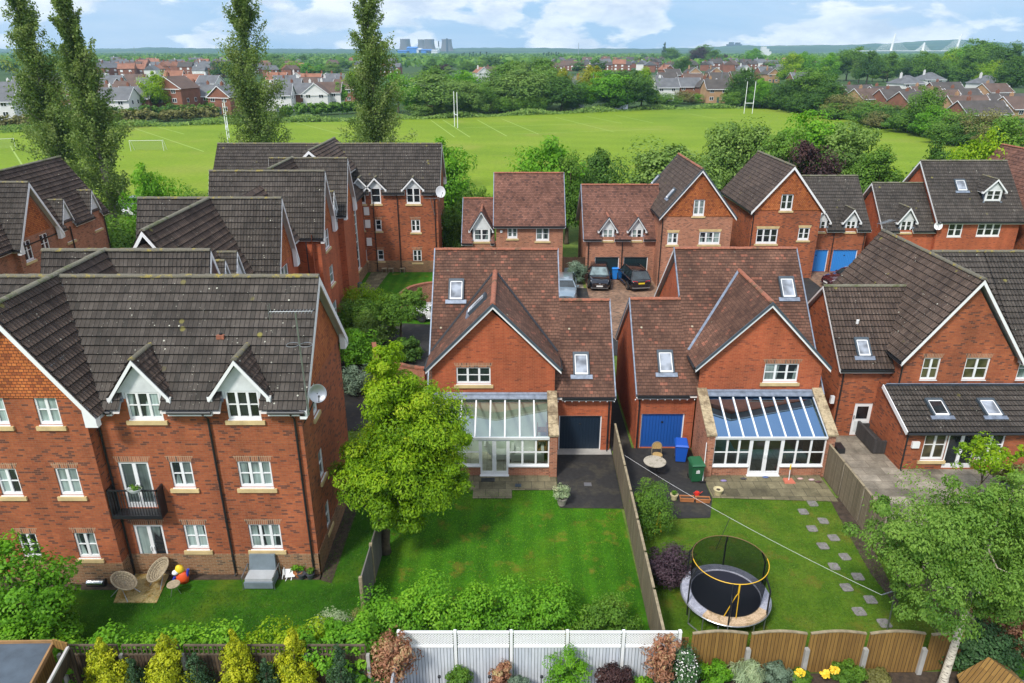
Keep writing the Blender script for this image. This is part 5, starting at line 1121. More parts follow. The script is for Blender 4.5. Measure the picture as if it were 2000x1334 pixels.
# dark fence with square trellis, bottom left
T = thing('trellis_fence', 'dark brown fence with square trellis top behind the golden conifers', 'fence', (-14, 16.3, 0))
n = 5; x0, x1, y = -13.5, -4.3, 16.3
for i in range(n):
    a, b = x0 + (x1 - x0) * i / n + .07, x0 + (x1 - x0) * (i + 1) / n - .07
    m = MB(); m.box(a, b, y - .02, y + .02, 0, 1.75); m.build('fence_panel', WDARK, T); m = MB(); m.box(a, b, y - .03, y + .03, 1.75, 1.79); m.box(a, b, y - .03, y + .03, 2.1, 2.14)
    k = 12
    for j in range(k + 1): x = a + (b - a) * j / k; m.box(x - .016, x + .016, y - .02, y + .01, 1.79, 2.1)
    m.box(a, b, y + .01, y + .025, 1.93, 1.96); m.build('trellis', plain('trellis_wood', (.10, .075, .05), .9, var=.3) if i == 0 else MATS['trellis_wood'], T)
for i in range(n + 1): x = x0 + (x1 - x0) * i / n; m = MB(); m.box(x - .05, x + .05, y - .09, y + .02, 0, 1.8); m.build('post', CONC, T)
# curved brick garden walls in the courtyard
def curved_wall(label, pts, h, th=.23):
    T = thing('garden_wall', label, 'wall', (*pts[0], 0)); P = [Vector((*p, 0)) for p in pts]; m = MB(); c = MB()
    # smooth the line
    Q = []
    for i in range(len(P) - 1):
        a, b, c_, d_ = P[max(i - 1, 0)], P[i], P[i + 1], P[min(i + 2, len(P) - 1)]
        for k in range(8):
            t = k / 8; Q.append(.5 * ((2 * b) + (-a + c_) * t + (2 * a - 5 * b + 4 * c_ - d_) * t * t + (-a + 3 * b - 3 * c_ + d_) * t ** 3))
    Q.append(P[-1]); nr = []
    for i in range(len(Q)): d = (Q[min(i + 1, len(Q) - 1)] - Q[max(i - 1, 0)]).normalized(); nr.append(Vector((-d.y, d.x, 0)))
    for i in range(len(Q) - 1):
        for (mb, t_, z0, z1) in ((m, th / 2, 0, h - .11), (c, th / 2 + .025, h - .11, h)):
            z0, z1 = Vector((0, 0, z0)), Vector((0, 0, z1)); mb.hexa([Q[i] - nr[i] * t_ + z0, Q[i + 1] - nr[i + 1] * t_ + z0, Q[i + 1] + nr[i + 1] * t_ + z0, Q[i] + nr[i] * t_ + z0, Q[i] - nr[i] * t_ + z1, Q[i + 1] - nr[i + 1] * t_ + z1, Q[i + 1] + nr[i + 1] * t_ + z1, Q[i] + nr[i] * t_ + z1])
    m.build('wall', BR3, T); c.build('coping', RIDGER, T); return T
W1 = [tuple(gpt(x, y, 1.6)[:2]) for x, y in ((782, 572), (800, 560), (825, 553), (850, 550))]; W1.append((W1[-1][0] + 2.0, W1[-1][1] + .4))
curved_wall('curved red brick garden wall between the far lawn and the court', W1, 1.6)
W2_ = [tuple(gpt(x, y, 1.6)[:2]) for x, y in ((730, 668), (732, 676), (740, 686), (755, 700), (790, 712), (830, 718))]
curved_wall('curved red brick wall just behind the top of the light green tree', W2_, 1.6)
# brown gate between the two back houses
fence_panels('dark brown boarded gate between the two back-row houses, left of the black cars', tuple(gpt(1099, 545)[:2]), tuple(gpt(1145, 545)[:2]), 1.95, WGATE, 2, WGATE, None, name='gate')
fence_panels('brown timber fence behind the far lawn, beside the dormer house', (-5.2, 60.5), (-4.2, 66), 1.8, WGATE, 3, WGATE, None)
# ================================================================ planting
rs = np.random.RandomState(11)
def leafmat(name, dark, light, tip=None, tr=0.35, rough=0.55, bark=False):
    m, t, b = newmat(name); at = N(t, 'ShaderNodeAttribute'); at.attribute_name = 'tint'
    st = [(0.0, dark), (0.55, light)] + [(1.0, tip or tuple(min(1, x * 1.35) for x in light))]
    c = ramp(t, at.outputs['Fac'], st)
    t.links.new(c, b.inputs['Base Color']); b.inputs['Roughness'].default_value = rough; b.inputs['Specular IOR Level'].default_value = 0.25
    if tr:
        o = t.nodes['Material Output']; tl = N(t, 'ShaderNodeBsdfTranslucent'); mx = N(t, 'ShaderNodeMixShader'); mx.inputs[0].default_value = tr
        t.links.new(mixc(t, 1.0, c, (1.25, 1.25, .6), 'MULTIPLY'), tl.inputs[0]); t.links.new(b.outputs[0], mx.inputs[1]); t.links.new(tl.outputs[0], mx.inputs[2]); t.links.new(mx.outputs[0], o.inputs[0])
    return m
BARK = plain('bark', (.10, .075, .05), .95, var=.4, vscale=6, bump=.8)
BARKG = plain('bark_grey', (.17, .155, .13), .95, var=.35, vscale=6, bump=.8)
def birchbark():
    m, t, b = newmat('birch_bark'); g = N(t, 'ShaderNodeNewGeometry'); mp = N(t, 'ShaderNodeMapping'); mp.inputs['Scale'].default_value = (2, 2, 9); t.links.new(g.outputs['Position'], mp.inputs[0])
    c = ramp(t, noise(t, mp.outputs[0], 2.2, 5, .7), [(.38, (.05, .04, .035)), (.46, (.52, .47, .38)), (.7, (.66, .61, .52))]); t.links.new(c, b.inputs['Base Color']); b.inputs['Roughness'].default_value = .8; return m
BIRCH = birchbark()
L = dict(
    lime=leafmat('leaves_lime', (.085, .20, .006), (.25, .42, .010), (.46, .54, .03), .4),
    fresh=leafmat('leaves_fresh', (.055, .175, .012), (.15, .37, .018), (.26, .48, .03), .38),
    mid=leafmat('leaves_mid', (.046, .125, .014), (.12, .25, .024), (.19, .32, .04), .3),
    dark=leafmat('leaves_dark', (.028, .085, .012), (.074, .17, .02), (.12, .23, .03), .28),
    willow=leafmat('leaves_willow', (.085, .175, .035), (.19, .31, .06), (.26, .38, .09), .33),
    poplar=leafmat('leaves_poplar', (.065, .125, .028), (.16, .245, .055), (.27, .34, .11), .35),
    birch=leafmat('leaves_birch', (.075, .18, .026), (.19, .34, .05), (.30, .44, .09), .4),
    yellow=leafmat('leaves_yellow', (.13, .17, .008), (.30, .32, .012), (.44, .42, .03), .3),
    golden=leafmat('needles_golden', (.17, .23, .008), (.42, .46, .012), (.62, .58, .03), .2),
    conif=leafmat('needles_dark', (0.017, 0.049, 0.023), (0.043, 0.094, 0.038), (0.072, 0.131, 0.051), .1),
    copper=leafmat('leaves_copper', (.022, .010, .012), (.060, .028, .028), (.10, .05, .04), .2),
    purple=leafmat('leaves_purple', (.025, .014, .022), (.075, .045, .062), (.12, .075, .09), .2),
    red=leafmat('leaves_red', (.20, .085, .045), (.42, .20, .12), (.56, .48, .24), .3),
    silver=leafmat('leaves_silver', (0.174, 0.232, 0.145), (0.362, 0.464, 0.261), (0.580, 0.600, 0.392), .3),
    grey=leafmat('leaves_grey_green', (0.065, 0.102, 0.065), (0.145, 0.217, 0.145), (0.232, 0.304, 0.217), .2),
    ivy=leafmat('leaves_ivy', (0.017, 0.055, 0.020), (0.051, 0.123, 0.036), (0.116, 0.203, 0.087), .2),
    brown=leafmat('leaves_brown', (.09, .085, .025), (.20, .20, .06), (.30, .30, .10), .25))
def unit(n):
    v = rs.normal(size=(n, 3)); return v / np.linalg.norm(v, axis=1)[:, None]
def leafmesh(name, P, Nn, S, tint, mat, aspect=.55, droop=0.0, fold=.18):
    n = len(P); Nn = Nn / (np.linalg.norm(Nn, axis=1)[:, None] + 1e-9)
    r = unit(n); r[:, 2] -= droop * 2.0
    t = r - Nn * (r * Nn).sum(1)[:, None]; t /= np.linalg.norm(t, axis=1)[:, None] + 1e-9; b = np.cross(Nn, t)
    S = S[:, None]; c = P
    V = np.stack([c - t * S * .5, c + b * S * aspect * .5 + Nn * S * fold * .5, c + t * S * .5 - Nn * S * fold * .3, c - b * S * aspect * .5 + Nn * S * fold * .5], 1).reshape(-1, 3)
    me = bpy.data.meshes.new(name); me.vertices.add(4 * n); me.vertices.foreach_set('co', V.ravel())
    me.loops.add(4 * n); me.loops.foreach_set('vertex_index', np.arange(4 * n)); me.polygons.add(n); me.polygons.foreach_set('loop_start', np.arange(0, 4 * n, 4)); me.polygons.foreach_set('loop_total', np.full(n, 4))
    a = me.attributes.new('tint', 'FLOAT', 'POINT'); a.data.foreach_set('value', np.repeat(np.clip(tint, 0, 1), 4)); me.materials.append(mat); me.update(); me.validate(); return me
def clumpy(lobes, n, leaf, cl=.28, ncl=40, flat=.75, up=.5, droop=0, tintz=.25, shell=.6, inner=0.12, jag=.25, spread=1.0):
    """lobes: list of (centre, radii, weight). Clumps sit on the lobes, leaves on the clumps' shells. returns P,N,S,tint"""
    Ps, Ns, Ts = [], [], []; W_ = np.array([l[2] for l in lobes], float); W_ /= W_.sum(); zs = [l[0][2] - l[1][2] for l in lobes] + [l[0][2] + l[1][2] for l in lobes]; z0, z1 = min(zs), max(zs)
    for (c, r, _), w_ in zip(lobes, W_):
        c = np.array(c, float); r = np.array(r, float); k = max(3, int(ncl * w_)); d = unit(k); d[:, 2] = np.where(d[:, 2] < -.55, d[:, 2] * .5, d[:, 2])
        rad = np.clip(rs.uniform(shell, 1.0, k) + rs.normal(0, jag * .3, k), .2, 1.16)[:, None]; cc = c + d * r * rad * spread; m_ = max(8, int(n * w_ / k)); rr = r.mean()
        for j in range(k):
            cr = rr * cl * rs.uniform(.65, 1.35) * np.array([1, 1, flat]); u = unit(m_); ra = rs.uniform(.45, 1.0, m_) ** .6
            tail = np.where(rs.uniform(size=m_) < .12, rs.uniform(1.0, 1.45, m_), 1.0); p = cc[j] + u * cr * (ra * tail)[:, None]
            Ps.append(p); Ns.append(u * .8 + d[j] * .5 + np.array([0, 0, up]) + rs.normal(0, .45, (m_, 3)))
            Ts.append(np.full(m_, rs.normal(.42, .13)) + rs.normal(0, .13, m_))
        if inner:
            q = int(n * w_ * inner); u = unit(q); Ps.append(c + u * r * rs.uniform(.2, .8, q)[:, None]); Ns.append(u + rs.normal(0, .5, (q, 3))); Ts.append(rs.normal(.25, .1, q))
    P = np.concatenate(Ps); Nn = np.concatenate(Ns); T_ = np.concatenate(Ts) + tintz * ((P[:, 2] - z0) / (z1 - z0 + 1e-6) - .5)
    return P, Nn, leaf * rs.uniform(.65, 1.3, len(P)), T_
def link(name, me, parent=None, loc=None):
    o = bpy.data.objects.new(name, me); sc.collection.objects.link(o)
    if parent is not None: o.parent = parent
    if loc is not None: o.location = loc
    return o
def trunkmesh(h, r, tops, bark, base=(0, 0, 0), lean=(0, 0), start=.35, seg=9):
    m = MB(); b = Vector(base); top = b + Vector((lean[0], lean[1], h)); mid = [b.lerp(top, t) + Vector((random.uniform(-.03, .03) * h * .3, random.uniform(-.03, .03) * h * .3, 0)) * (1 if 0 < t < 1 else 0) for t in (0, .06, .3, .55, .8, 1)]
    m.tube(mid, [r * 1.35, r, r * .82, r * .62, r * .4, r * .12], seg)
    for tp in tops:
        tp = Vector(tp); s = random.uniform(start, .85); p = b.lerp(top, min(s, .9)); k = p.lerp(tp, .5) + Vector((0, 0, -.04 * h)); rr = r * (1 - s) * .75 + r * .12
        m.tube([p, k, tp], [rr, rr * .6, rr * .15], 6)
    return m
def tree(name, label, base, h, lobes, n, leaf, mat, trunk_r=.15, bark=BARK, trunk_h=None, lean=(0, 0), group=None, cat='tree', aspect=.55, droop=0, nl=7, start=.35, trunk=True, **kw):
    """lobes relative to base; a root Empty carries trunk and crown"""
    T = thing(name, label, cat, base, group)
    P, Nn, S, tt = clumpy(lobes, n, leaf, droop=droop, **kw)
    link('crown' if cat == 'tree' else 'foliage', leafmesh('crown', P, Nn, S, tt, L[mat] if isinstance(mat, str) else mat, aspect, droop), T)
    if trunk:
        idx = rs.choice(len(P), nl); tops = [tuple(np.array([P[i][0], P[i][1], P[i][2]]) * .92) for i in idx]; th = trunk_h or h * .8
        mb = trunkmesh(th, trunk_r, tops, bark, lean=lean, start=start); o = mb.build('trunk' if cat == 'tree' else 'stem', bark, None, smooth=True, uv=False); o.parent = T
    return T
def shrub(label, base, r, n, leaf, mat, name='shrub', cat='shrub', z=None, group=None, lobes=None, trunk=False, **kw):
    rz = z or r[2]; lobes = lobes or [((0, 0, rz * .8), r, 1)]
    return tree(name, label, base, rz * 2, lobes, n, leaf, mat, trunk_r=.05, trunk_h=rz, group=group, cat=cat, trunk=trunk, nl=5, **kw)
def at(px, py, z=0.0): return tuple(gpt(px, py, z))
# ---- the big light green tree in the middle foreground
base = (-5.0, 23.2, 0)
lob = [((.9, .3, 3.6), (2.1, 1.9, 1.9), 3.2), ((1.3, .8, 5.3), (2.1, 1.6, 1.5), 2.5), ((.7, .6, 6.7), (1.4, 1.25, 1.2), 1.5), ((.45, .5, 8.0), (.65, .6, .9), .6), ((2.4, .2, 3.4), (1.1, 1.2, 1.3), 1.0), ((-.6, .1, 3.4), (1.2, 1.2, 1.4), 1.0), ((.9, -.4, 2.1), (1.4, 1.2, .8), .9), ((2.9, .5, 4.9), (.7, .8, .6), .4)]
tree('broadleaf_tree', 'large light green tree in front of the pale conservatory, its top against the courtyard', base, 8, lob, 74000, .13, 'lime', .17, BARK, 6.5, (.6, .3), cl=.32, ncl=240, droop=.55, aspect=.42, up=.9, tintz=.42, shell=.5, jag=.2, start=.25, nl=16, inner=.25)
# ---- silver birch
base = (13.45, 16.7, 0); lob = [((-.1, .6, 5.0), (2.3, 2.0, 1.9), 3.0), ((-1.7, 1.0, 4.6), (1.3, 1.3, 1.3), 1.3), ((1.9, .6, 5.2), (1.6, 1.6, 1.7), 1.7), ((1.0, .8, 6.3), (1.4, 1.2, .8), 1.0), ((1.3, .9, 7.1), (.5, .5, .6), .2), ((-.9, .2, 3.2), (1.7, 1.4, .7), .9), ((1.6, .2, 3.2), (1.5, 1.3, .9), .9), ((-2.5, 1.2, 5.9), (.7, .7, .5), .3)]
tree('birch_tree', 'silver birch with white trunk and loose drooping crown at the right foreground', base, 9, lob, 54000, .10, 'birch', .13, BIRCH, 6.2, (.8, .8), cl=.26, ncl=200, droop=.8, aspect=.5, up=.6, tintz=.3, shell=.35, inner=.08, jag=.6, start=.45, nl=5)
# ---- tree at the lower left
base = (-15.9, 18.2, 0); lob = [((-.1, .1, 2.2), (1.75, 1.4, 1.9), 2.5), ((.5, -.2, 1.0), (1.2, 1.1, 1.0), 1.2), ((-1.0, .3, 3.6), (.9, .9, .9), .8), ((.7, .3, 2.1), (.8, .8, .6), .5)]
tree('broadleaf_tree', 'bushy green tree at the left edge in front of the apartment block', base, 5, lob, 14000, .12, 'fresh', .1, BARK, 3, cl=.28, ncl=110, up=.6, aspect=.6, shell=.5, tintz=.4)
# ---- poplars, leaning and ragged toward the top
def poplar(label, px_, _, Y, h, w_, leanx, seed, n=13000):
    """Lombardy-like habit: many steep upswept branches, each a feathery plume of small leaves"""
    r_ = np.random.RandomState(seed); x = sight(px_, 300, y=Y).x; T = thing('poplar_tree', label, 'tree', (x, Y, 0)); Ps, Ns, Ts = [], [], []; nb = 150; tb = MB()
    def axis(t): return np.array([leanx * t ** 1.7, 0, h * t * .94])
    for i in range(nb):
        t = r_.uniform(.03, .97) ** .9; L_ = (.20 * (1 - t) ** .6 + .04) * h * r_.uniform(.6, 1.15); a = r_.uniform(0, 6.283); out = r_.uniform(.4, 1.25) * (w_ / 4.2) * (1.25 - .6 * t)
        d = np.array([np.cos(a) * out + leanx / h * 1.2 + .05, np.sin(a) * out, 1.0]); d /= np.linalg.norm(d); p0 = axis(t); m_ = int(n / nb * (1.25 if t < .6 else .8) * r_.uniform(.6, 1.4)); u = r_.uniform(.12, 1, m_)[:, None]
        cur = np.array([leanx * .03, 0, 0]); wd = (.46 * (1 - u * .5)) * (1 if t < .7 else .6) * w_ / 4.2
        p = p0 + d * L_ * u + cur * u * u * h * .1 + r_.normal(0, 1, (m_, 3)) * wd * np.array([1, 1, 1.3]); Ps.append(p); Ns.append(r_.normal(0, 1, (m_, 3)) + np.array([0, -.3, .5])); Ts.append(np.full(m_, r_.normal(.5, .2)) + r_.normal(0, .14, m_) + (u[:, 0] - .5) * .2)
        if i % 4 == 0: tb.tube([tuple(p0), tuple(p0 + d * L_ * .9)], [.10 * (1 - t) + .025, .012], 5)
    P = np.concatenate(Ps); P[:, 2] = np.maximum(P[:, 2], .3); Nn = np.concatenate(Ns); tt = np.concatenate(Ts); link('crown', leafmesh('crown', P, Nn, .27 * r_.uniform(.6, 1.3, len(P)), tt, L['poplar'], .6), T)
    tb.tube([tuple(axis(t)) for t in np.linspace(0, 1, 9)], [.42, .36, .3, .25, .2, .14, .1, .06, .02], 9); o = tb.build('trunk', BARKG, None, smooth=True, uv=False); o.parent = T; return T
poplar('tall ragged poplar at the far left, leftmost of the four', 118, 0, 84, 25.5, 4.6, -.9, 3, 34000)
poplar('tall narrow poplar, second from the left edge', 196, 0, 78, 24.5, 3.8, -.6, 4, 34000)
poplar('tall poplar standing behind the left part of the far apartment wing', 512, 0, 92, 27.5, 4.5, -.5, 5, 34000)
poplar('tall poplar with a split ragged top, behind the right part of the far apartment wing', 740, 0, 92, 26.5, 4.8, -.3, 7, 34000)
rs = np.random.RandomState(21)
# ---- generic prototypes reused for trees with the same habit
PROTO = {}
def proto(key, lobes, n, leaf, mat, th=.5, tr=.035, bark=BARK, **kw):
    P, Nn, S, tt = clumpy(lobes, n, leaf, **kw); idx = rs.choice(len(P), 6)
    me = leafmesh('crown', P, Nn, S, tt, L[mat], .6); mb = trunkmesh(th, tr, [tuple(P[i] * .9) for i in idx], bark); o = mb.build('trunk', bark, None, smooth=True, uv=False); tm = o.data; bpy.data.objects.remove(o); PROTO[key] = (me, tm)
# unit trees: height 1, radius about .5
RL = [((0, 0, .56), (.42, .42, .36), 3), ((.2, .1, .42), (.28, .28, .24), 1), ((-.2, -.12, .40), (.28, .28, .24), 1), ((.02, -.2, .34), (.26, .22, .22), 1), ((.05, .05, .82), (.2, .2, .15), .6)]
RL2 = [((-.12, 0, .50), (.34, .34, .36), 2), ((.2, .05, .44), (.28, .3, .32), 1.5), ((0, 0, .75), (.26, .26, .2), 1), ((.1, -.22, .28), (.3, .22, .2), .8), ((-.3, -.1, .26), (.2, .2, .18), .6)]
BL = [((0, 0, .38), (.46, .42, .40), 2), ((.28, .05, .28), (.26, .26, .26), 1), ((-.28, .0, .30), (.26, .26, .28), 1)]
for k_, mt in (('mid', 'mid'), ('dark', 'dark'), ('fresh', 'fresh'), ('lime', 'lime'), ('willow', 'willow'), ('copper', 'copper'), ('yellow', 'yellow'), ('brown', 'brown')):
    proto(k_ + '_a', RL, 11000, .036, mt, cl=.40, ncl=84, up=.8, tintz=.4, shell=.55, inner=.22); proto(k_ + '_b', RL2, 11000, .036, mt, cl=.40, ncl=84, up=.8, tintz=.4, shell=.55, inner=.22)
    if mt not in ('copper', 'yellow'): proto(k_ + '_s', BL, 8000, .042, mt, cl=.42, ncl=60, up=.6, tintz=.35, shell=.55, th=.3)
    proto(k_ + '_f', RL if rs.rand() < .5 else RL2, 1500, .085, mt, cl=.36, ncl=34, up=.8, tintz=.35, shell=.7)
proto('conifer', [((0, 0, .15 + .8 * t), (.26 * (1 - t) + .03,) * 2 + (.12,), 1.1 - t) for t in np.linspace(0, 1, 9)], 2500, .05, 'conif', cl=.5, ncl=60, th=.6)
proto('pine_far', [((0, 0, .15 + .8 * t), (.12,) * 2 + (.14,), 1) for t in np.linspace(0, 1, 7)], 900, .08, 'conif', cl=.6, ncl=30, th=.6)
CNT = [0]
def ptree(kind, px_, ytop, ybase, wpx, label, Y=None, group=None, name='broadleaf_tree', cat='tree', squash=None, z0=0.0):
    """a tree whose foot stands where the sight line (px,ybase) meets the ground, sized from its top and width"""
    b = gpt(px_, ybase) if Y is None else Vector((sight(px_, 300, y=Y).x, Y, 0)); top = sight(px_, ytop, y=b.y).z; h = max(1.0, top - z0)
    b = Vector((sight(px_, (ytop + Q_(b, h * .4)) / 2, y=b.y).x, b.y, z0)); dist = b.y * _c + (CH - h / 2) * _s; wd = wpx * 1.15 * dist / CF
    T = thing(name, label, cat, b, group); me, tm = PROTO[kind]
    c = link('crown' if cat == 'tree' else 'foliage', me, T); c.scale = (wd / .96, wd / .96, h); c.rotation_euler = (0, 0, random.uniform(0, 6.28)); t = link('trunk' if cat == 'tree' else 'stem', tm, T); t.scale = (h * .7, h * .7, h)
    return T
def Q_(b, z):
    zc = CH - z; d = b.y * _c + zc * _s; return 667 + CF * (zc * _c - b.y * _s) / d
def plainname(k): return dict(mid='mid-green', dark='dark green', fresh='fresh green', lime='lime green', willow='pale willow-green', copper='dark copper', yellow='yellow', brown='brownish')[k.split('_')[0]]
# trees between the houses and the field
gB = 'trees along the near side of the playing field'
for a in (('fresh_b', 862, 268, None, 95, 76, 'bright green tree just right of the far apartment wing'), ('mid_a', 880, 400, None, 50, 66, 'low dark tree between the far apartment wing and the dormer house'),
          ('mid_a', 932, 366, None, 60, 70, 'small bush-like tree whose top shows above the low dormer wing'), ('fresh_a', 1068, 262, None, 112, 74, 'large fresh green tree behind the plain red-roofed house'), ('dark_a', 1175, 290, None, 88, 76, 'dark green tree behind the house with two dark garages'),
          ('mid_b', 1110, 300, None, 60, 72, 'darker tree squeezed between the red-roofed house and the garage house'), ('willow_a', 1315, 275, None, 140, 80, 'broad pale green tree behind the tall gable of the garage house'), ('willow_b', 1425, 228, None, 100, 88, 'tall pale tree, behind the gap between the two tile-hung gables'),
          ('willow_a', 1478, 236, None, 100, 86, 'pale green tree rising behind the blue-garage house'), ('fresh_b', 1582, 214, None, 110, 92, 'tall light green tree right behind the dark copper tree'), ('willow_b', 1660, 228, None, 110, 88, 'pale leafy tree behind the grey roof of the blue-garage house'), ('mid_a', 1530, 250, None, 90, 84, 'mid-green tree left of the dark copper tree'),
          ('mid_b', 1715, 290, None, 80, 82, 'low green tree left of the skylight house'), ('lime_s', 1700, 300, None, 90, 90, 'low yellow-green bush at the corner of the playing field'),
          ('copper_a', 1585, 272, None, 82, 80, 'dark copper-leaved tree between the two back gables'), ('lime_a', 1908, 252, None, 90, 74, 'bright lime tree behind the skylight house'), ('dark_b', 1830, 272, None, 90, 80, 'dark green tree left of the bright lime tree'), ('mid_b', 1965, 232, None, 110, 84, 'mid-green tree right behind the bright lime tree'), ('dark_a', 1985, 290, None, 70, 76, 'dark tree at the right edge behind the red roof')):
    ptree(a[0], a[1], a[2] - 6, 0, a[4] * 1.25, a[6], Y=a[5], group=gB)
gC = 'trees and bushes behind the apartment block'
for a in (('fresh_b', 285, 312, 90, 66, 'feathery bright tree right of the second poplar'), ('fresh_s', 340, 330, 80, 66, 'bright bush between the second poplar and the far apartment wing'), ('mid_s', 385, 340, 80, 64, 'green bush against the left end of the far apartment wing'), ('mid_s', 215, 395, 120, 58, 'dark bush at the foot of the second poplar'), ('dark_s', 300, 405, 110, 58, 'dark hedge-like bush behind the third roof ridge'), ('mid_s', 120, 330, 120, 72, 'green thicket at the foot of the leftmost poplar'), ('dark_s', 230, 450, 90, 54, 'dark low hedge beside the far-left building'), ('mid_s', 60, 300, 100, 78, 'green thicket near the left edge behind the far-left building')):
    ptree(a[0], a[1], a[2], 0, a[3], a[5], Y=a[4], group=gC, name='bush', cat='bush')
# ---- far edge of the field
gD = 'tree belt along the far edge of the playing field'
rowD = [('fresh_a', 812, 158, 226, 55), ('willow_a', 850, 138, 226, 130), ('willow_b', 905, 150, 225, 85), ('fresh_b', 905, 134, 215, 90), ('mid_a', 935, 160, 222, 66), ('brown_s', 950, 186, 221, 34), ('mid_s', 972, 180, 221, 46), ('willow_a', 1015, 128, 216, 120), ('mid_b', 985, 150, 216, 70), ('mid_s', 1000, 182, 219, 52), ('brown_s', 1012, 196, 219, 30), ('dark_b', 1040, 150, 217, 70), ('mid_a', 1062, 132, 210, 80), ('dark_a', 1098, 146, 217, 88), ('mid_s', 1040, 178, 219, 50), ('fresh_a', 1140, 158, 214, 54), ('dark_s', 1120, 180, 216, 44), ('yellow_a', 1155, 124, 200, 60), ('yellow_b', 1100, 126, 200, 36), ('fresh_b', 1190, 134, 214, 95), ('dark_a', 1228, 132, 213, 100), ('lime_b', 1256, 130, 209, 60), ('dark_s', 1205, 178, 214, 60), ('mid_s', 1298, 176, 208, 60), ('brown_s', 1338, 170, 203, 40), ('fresh_s', 1360, 180, 201, 30),
        ('willow_s', 830, 190, 228, 60), ('willow_s', 870, 195, 227, 50), ('mid_s', 905, 192, 225, 50), ('mid_a', 985, 118, 200, 90), ('mid_b', 1060, 112, 195, 90), ('willow_b', 1010, 112, 195, 70), ('fresh_a', 775, 132, 220, 60), ('mid_b', 845, 128, 205, 80), ('fresh_b', 715, 130, 200, 46), ('lime_a', 690, 130, 200, 40)]
for i, (k_, x, t, b, w_) in enumerate(rowD): ptree(k_, x, t, b, w_, '%s %s, number %d from the left in the belt behind the goal posts' % (plainname(k_), 'bush' if k_.endswith('_s') else 'tree', sorted(range(len(rowD)), key=lambda j: rowD[j][1]).index(i) + 1), group=gD)
gE = 'hedge trees along the right-hand side of the playing field'
rowE = [('dark_a', 1455, 128, 208, 62), ('mid_s', 1432, 170, 209, 50), ('dark_s', 1475, 165, 210, 60), ('mid_s', 1512, 168, 212, 60), ('dark_a', 1545, 150, 215, 66), ('mid_a', 1590, 128, 215, 90), ('dark_s', 1560, 168, 219, 70), ('dark_b', 1620, 150, 224, 90), ('brown_s', 1660, 172, 232, 80), ('mid_s', 1640, 190, 232, 60), ('mid_s', 1700, 188, 242, 90), ('dark_s', 1740, 190, 248, 80), ('brown_s', 1720, 210, 250, 60), ('mid_a', 1812, 166, 262, 70), ('mid_s', 1780, 205, 258, 80), ('fresh_s', 1842, 200, 268, 80), ('dark_s', 1820, 216, 266, 70), ('mid_s', 1885, 202, 275, 90), ('brown_s', 1935, 196, 285, 90), ('mid_s', 1975, 210, 290, 90), ('dark_s', 1905, 225, 285, 80), ('mid_s', 1860, 232, 282, 70), ('dark_s', 1990, 245, 300, 80), ('fresh_b', 1488, 150, 212, 44), ('brown_s', 1960, 230, 300, 90)]
for i, (k_, x, t, b, w_) in enumerate(rowE): ptree(k_, x, t, b, w_, '%s %s, number %d from the left in the hedge right of the playing field' % (plainname(k_), 'bush' if k_.endswith('_s') else 'tree', sorted(range(len(rowE)), key=lambda j: rowE[j][1]).index(i) + 1), group=gE)
gF = 'trees rising among the far houses'
rowF = [('lime_a', 306, 136, 224, 58), ('fresh_b', 414, 174, 219, 36), ('lime_b', 548, 160, 212, 28), ('fresh_a', 662, 158, 209, 36), ('dark_b', 1340, 108, 152, 44), ('copper_a', 1368, 90, 128, 40), ('mid_a', 1372, 86, 122, 40), ('mid_b', 1396, 96, 130, 34), ('copper_b', 1417, 104, 128, 12), ('fresh_a', 1473, 92, 132, 38), ('mid_b', 1310, 92, 125, 40), ('conifer', 1298, 83, 118, 22), ('lime_b', 1550, 100, 165, 55), ('fresh_a', 1572, 98, 160, 50), ('fresh_b', 1622, 100, 165, 44), ('mid_a', 1660, 90, 158, 80), ('dark_a', 1700, 96, 165, 50), ('willow_a', 1682, 115, 162, 32), ('lime_a', 1707, 128, 160, 28), ('brown_a', 1728, 132, 160, 26), ('mid_b', 1740, 100, 160, 44), ('dark_b', 1790, 105, 160, 50), ('mid_a', 1815, 98, 165, 60), ('lime_b', 1862, 92, 160, 60), ('fresh_a', 1880, 84, 160, 70), ('mid_a', 1925, 74, 165, 100), ('dark_b', 1970, 78, 170, 90), ('mid_b', 1900, 100, 172, 70), ('lime_a', 1940, 116, 175, 45), ('dark_a', 1985, 105, 190, 70), ('fresh_s', 1795, 150, 170, 24), ('mid_a', 1840, 110, 165, 50), ('dark_b', 1770, 112, 155, 46),
        ('dark_a', 845, 112, 140, 20), ('copper_a', 872, 124, 146, 26), ('copper_b', 856, 126, 146, 20), ('mid_a', 915, 118, 145, 34), ('willow_a', 942, 116, 140, 20), ('mid_b', 535, 106, 135, 40), ('lime_a', 570, 118, 146, 36), ('fresh_b', 600, 122, 146, 30), ('yellow_a', 607, 128, 147, 20), ('fresh_a', 625, 124, 147, 26), ('willow_b', 650, 122, 148, 40), ('willow_a', 545, 112, 140, 50), ('dark_b', 591, 106, 125, 20), ('dark_a', 440, 118, 152, 60), ('mid_b', 470, 112, 145, 50), ('copper_b', 425, 118, 142, 30)]
for i, (k_, x, t, b, w_) in enumerate(rowF): ptree(k_, x, t, b, w_, '%s tree, number %d from the left among the far houses' % ('dark conifer' if k_ == 'conifer' else plainname(k_), sorted(range(len(rowF)), key=lambda j: rowF[j][1]).index(i) + 1), group=gF)
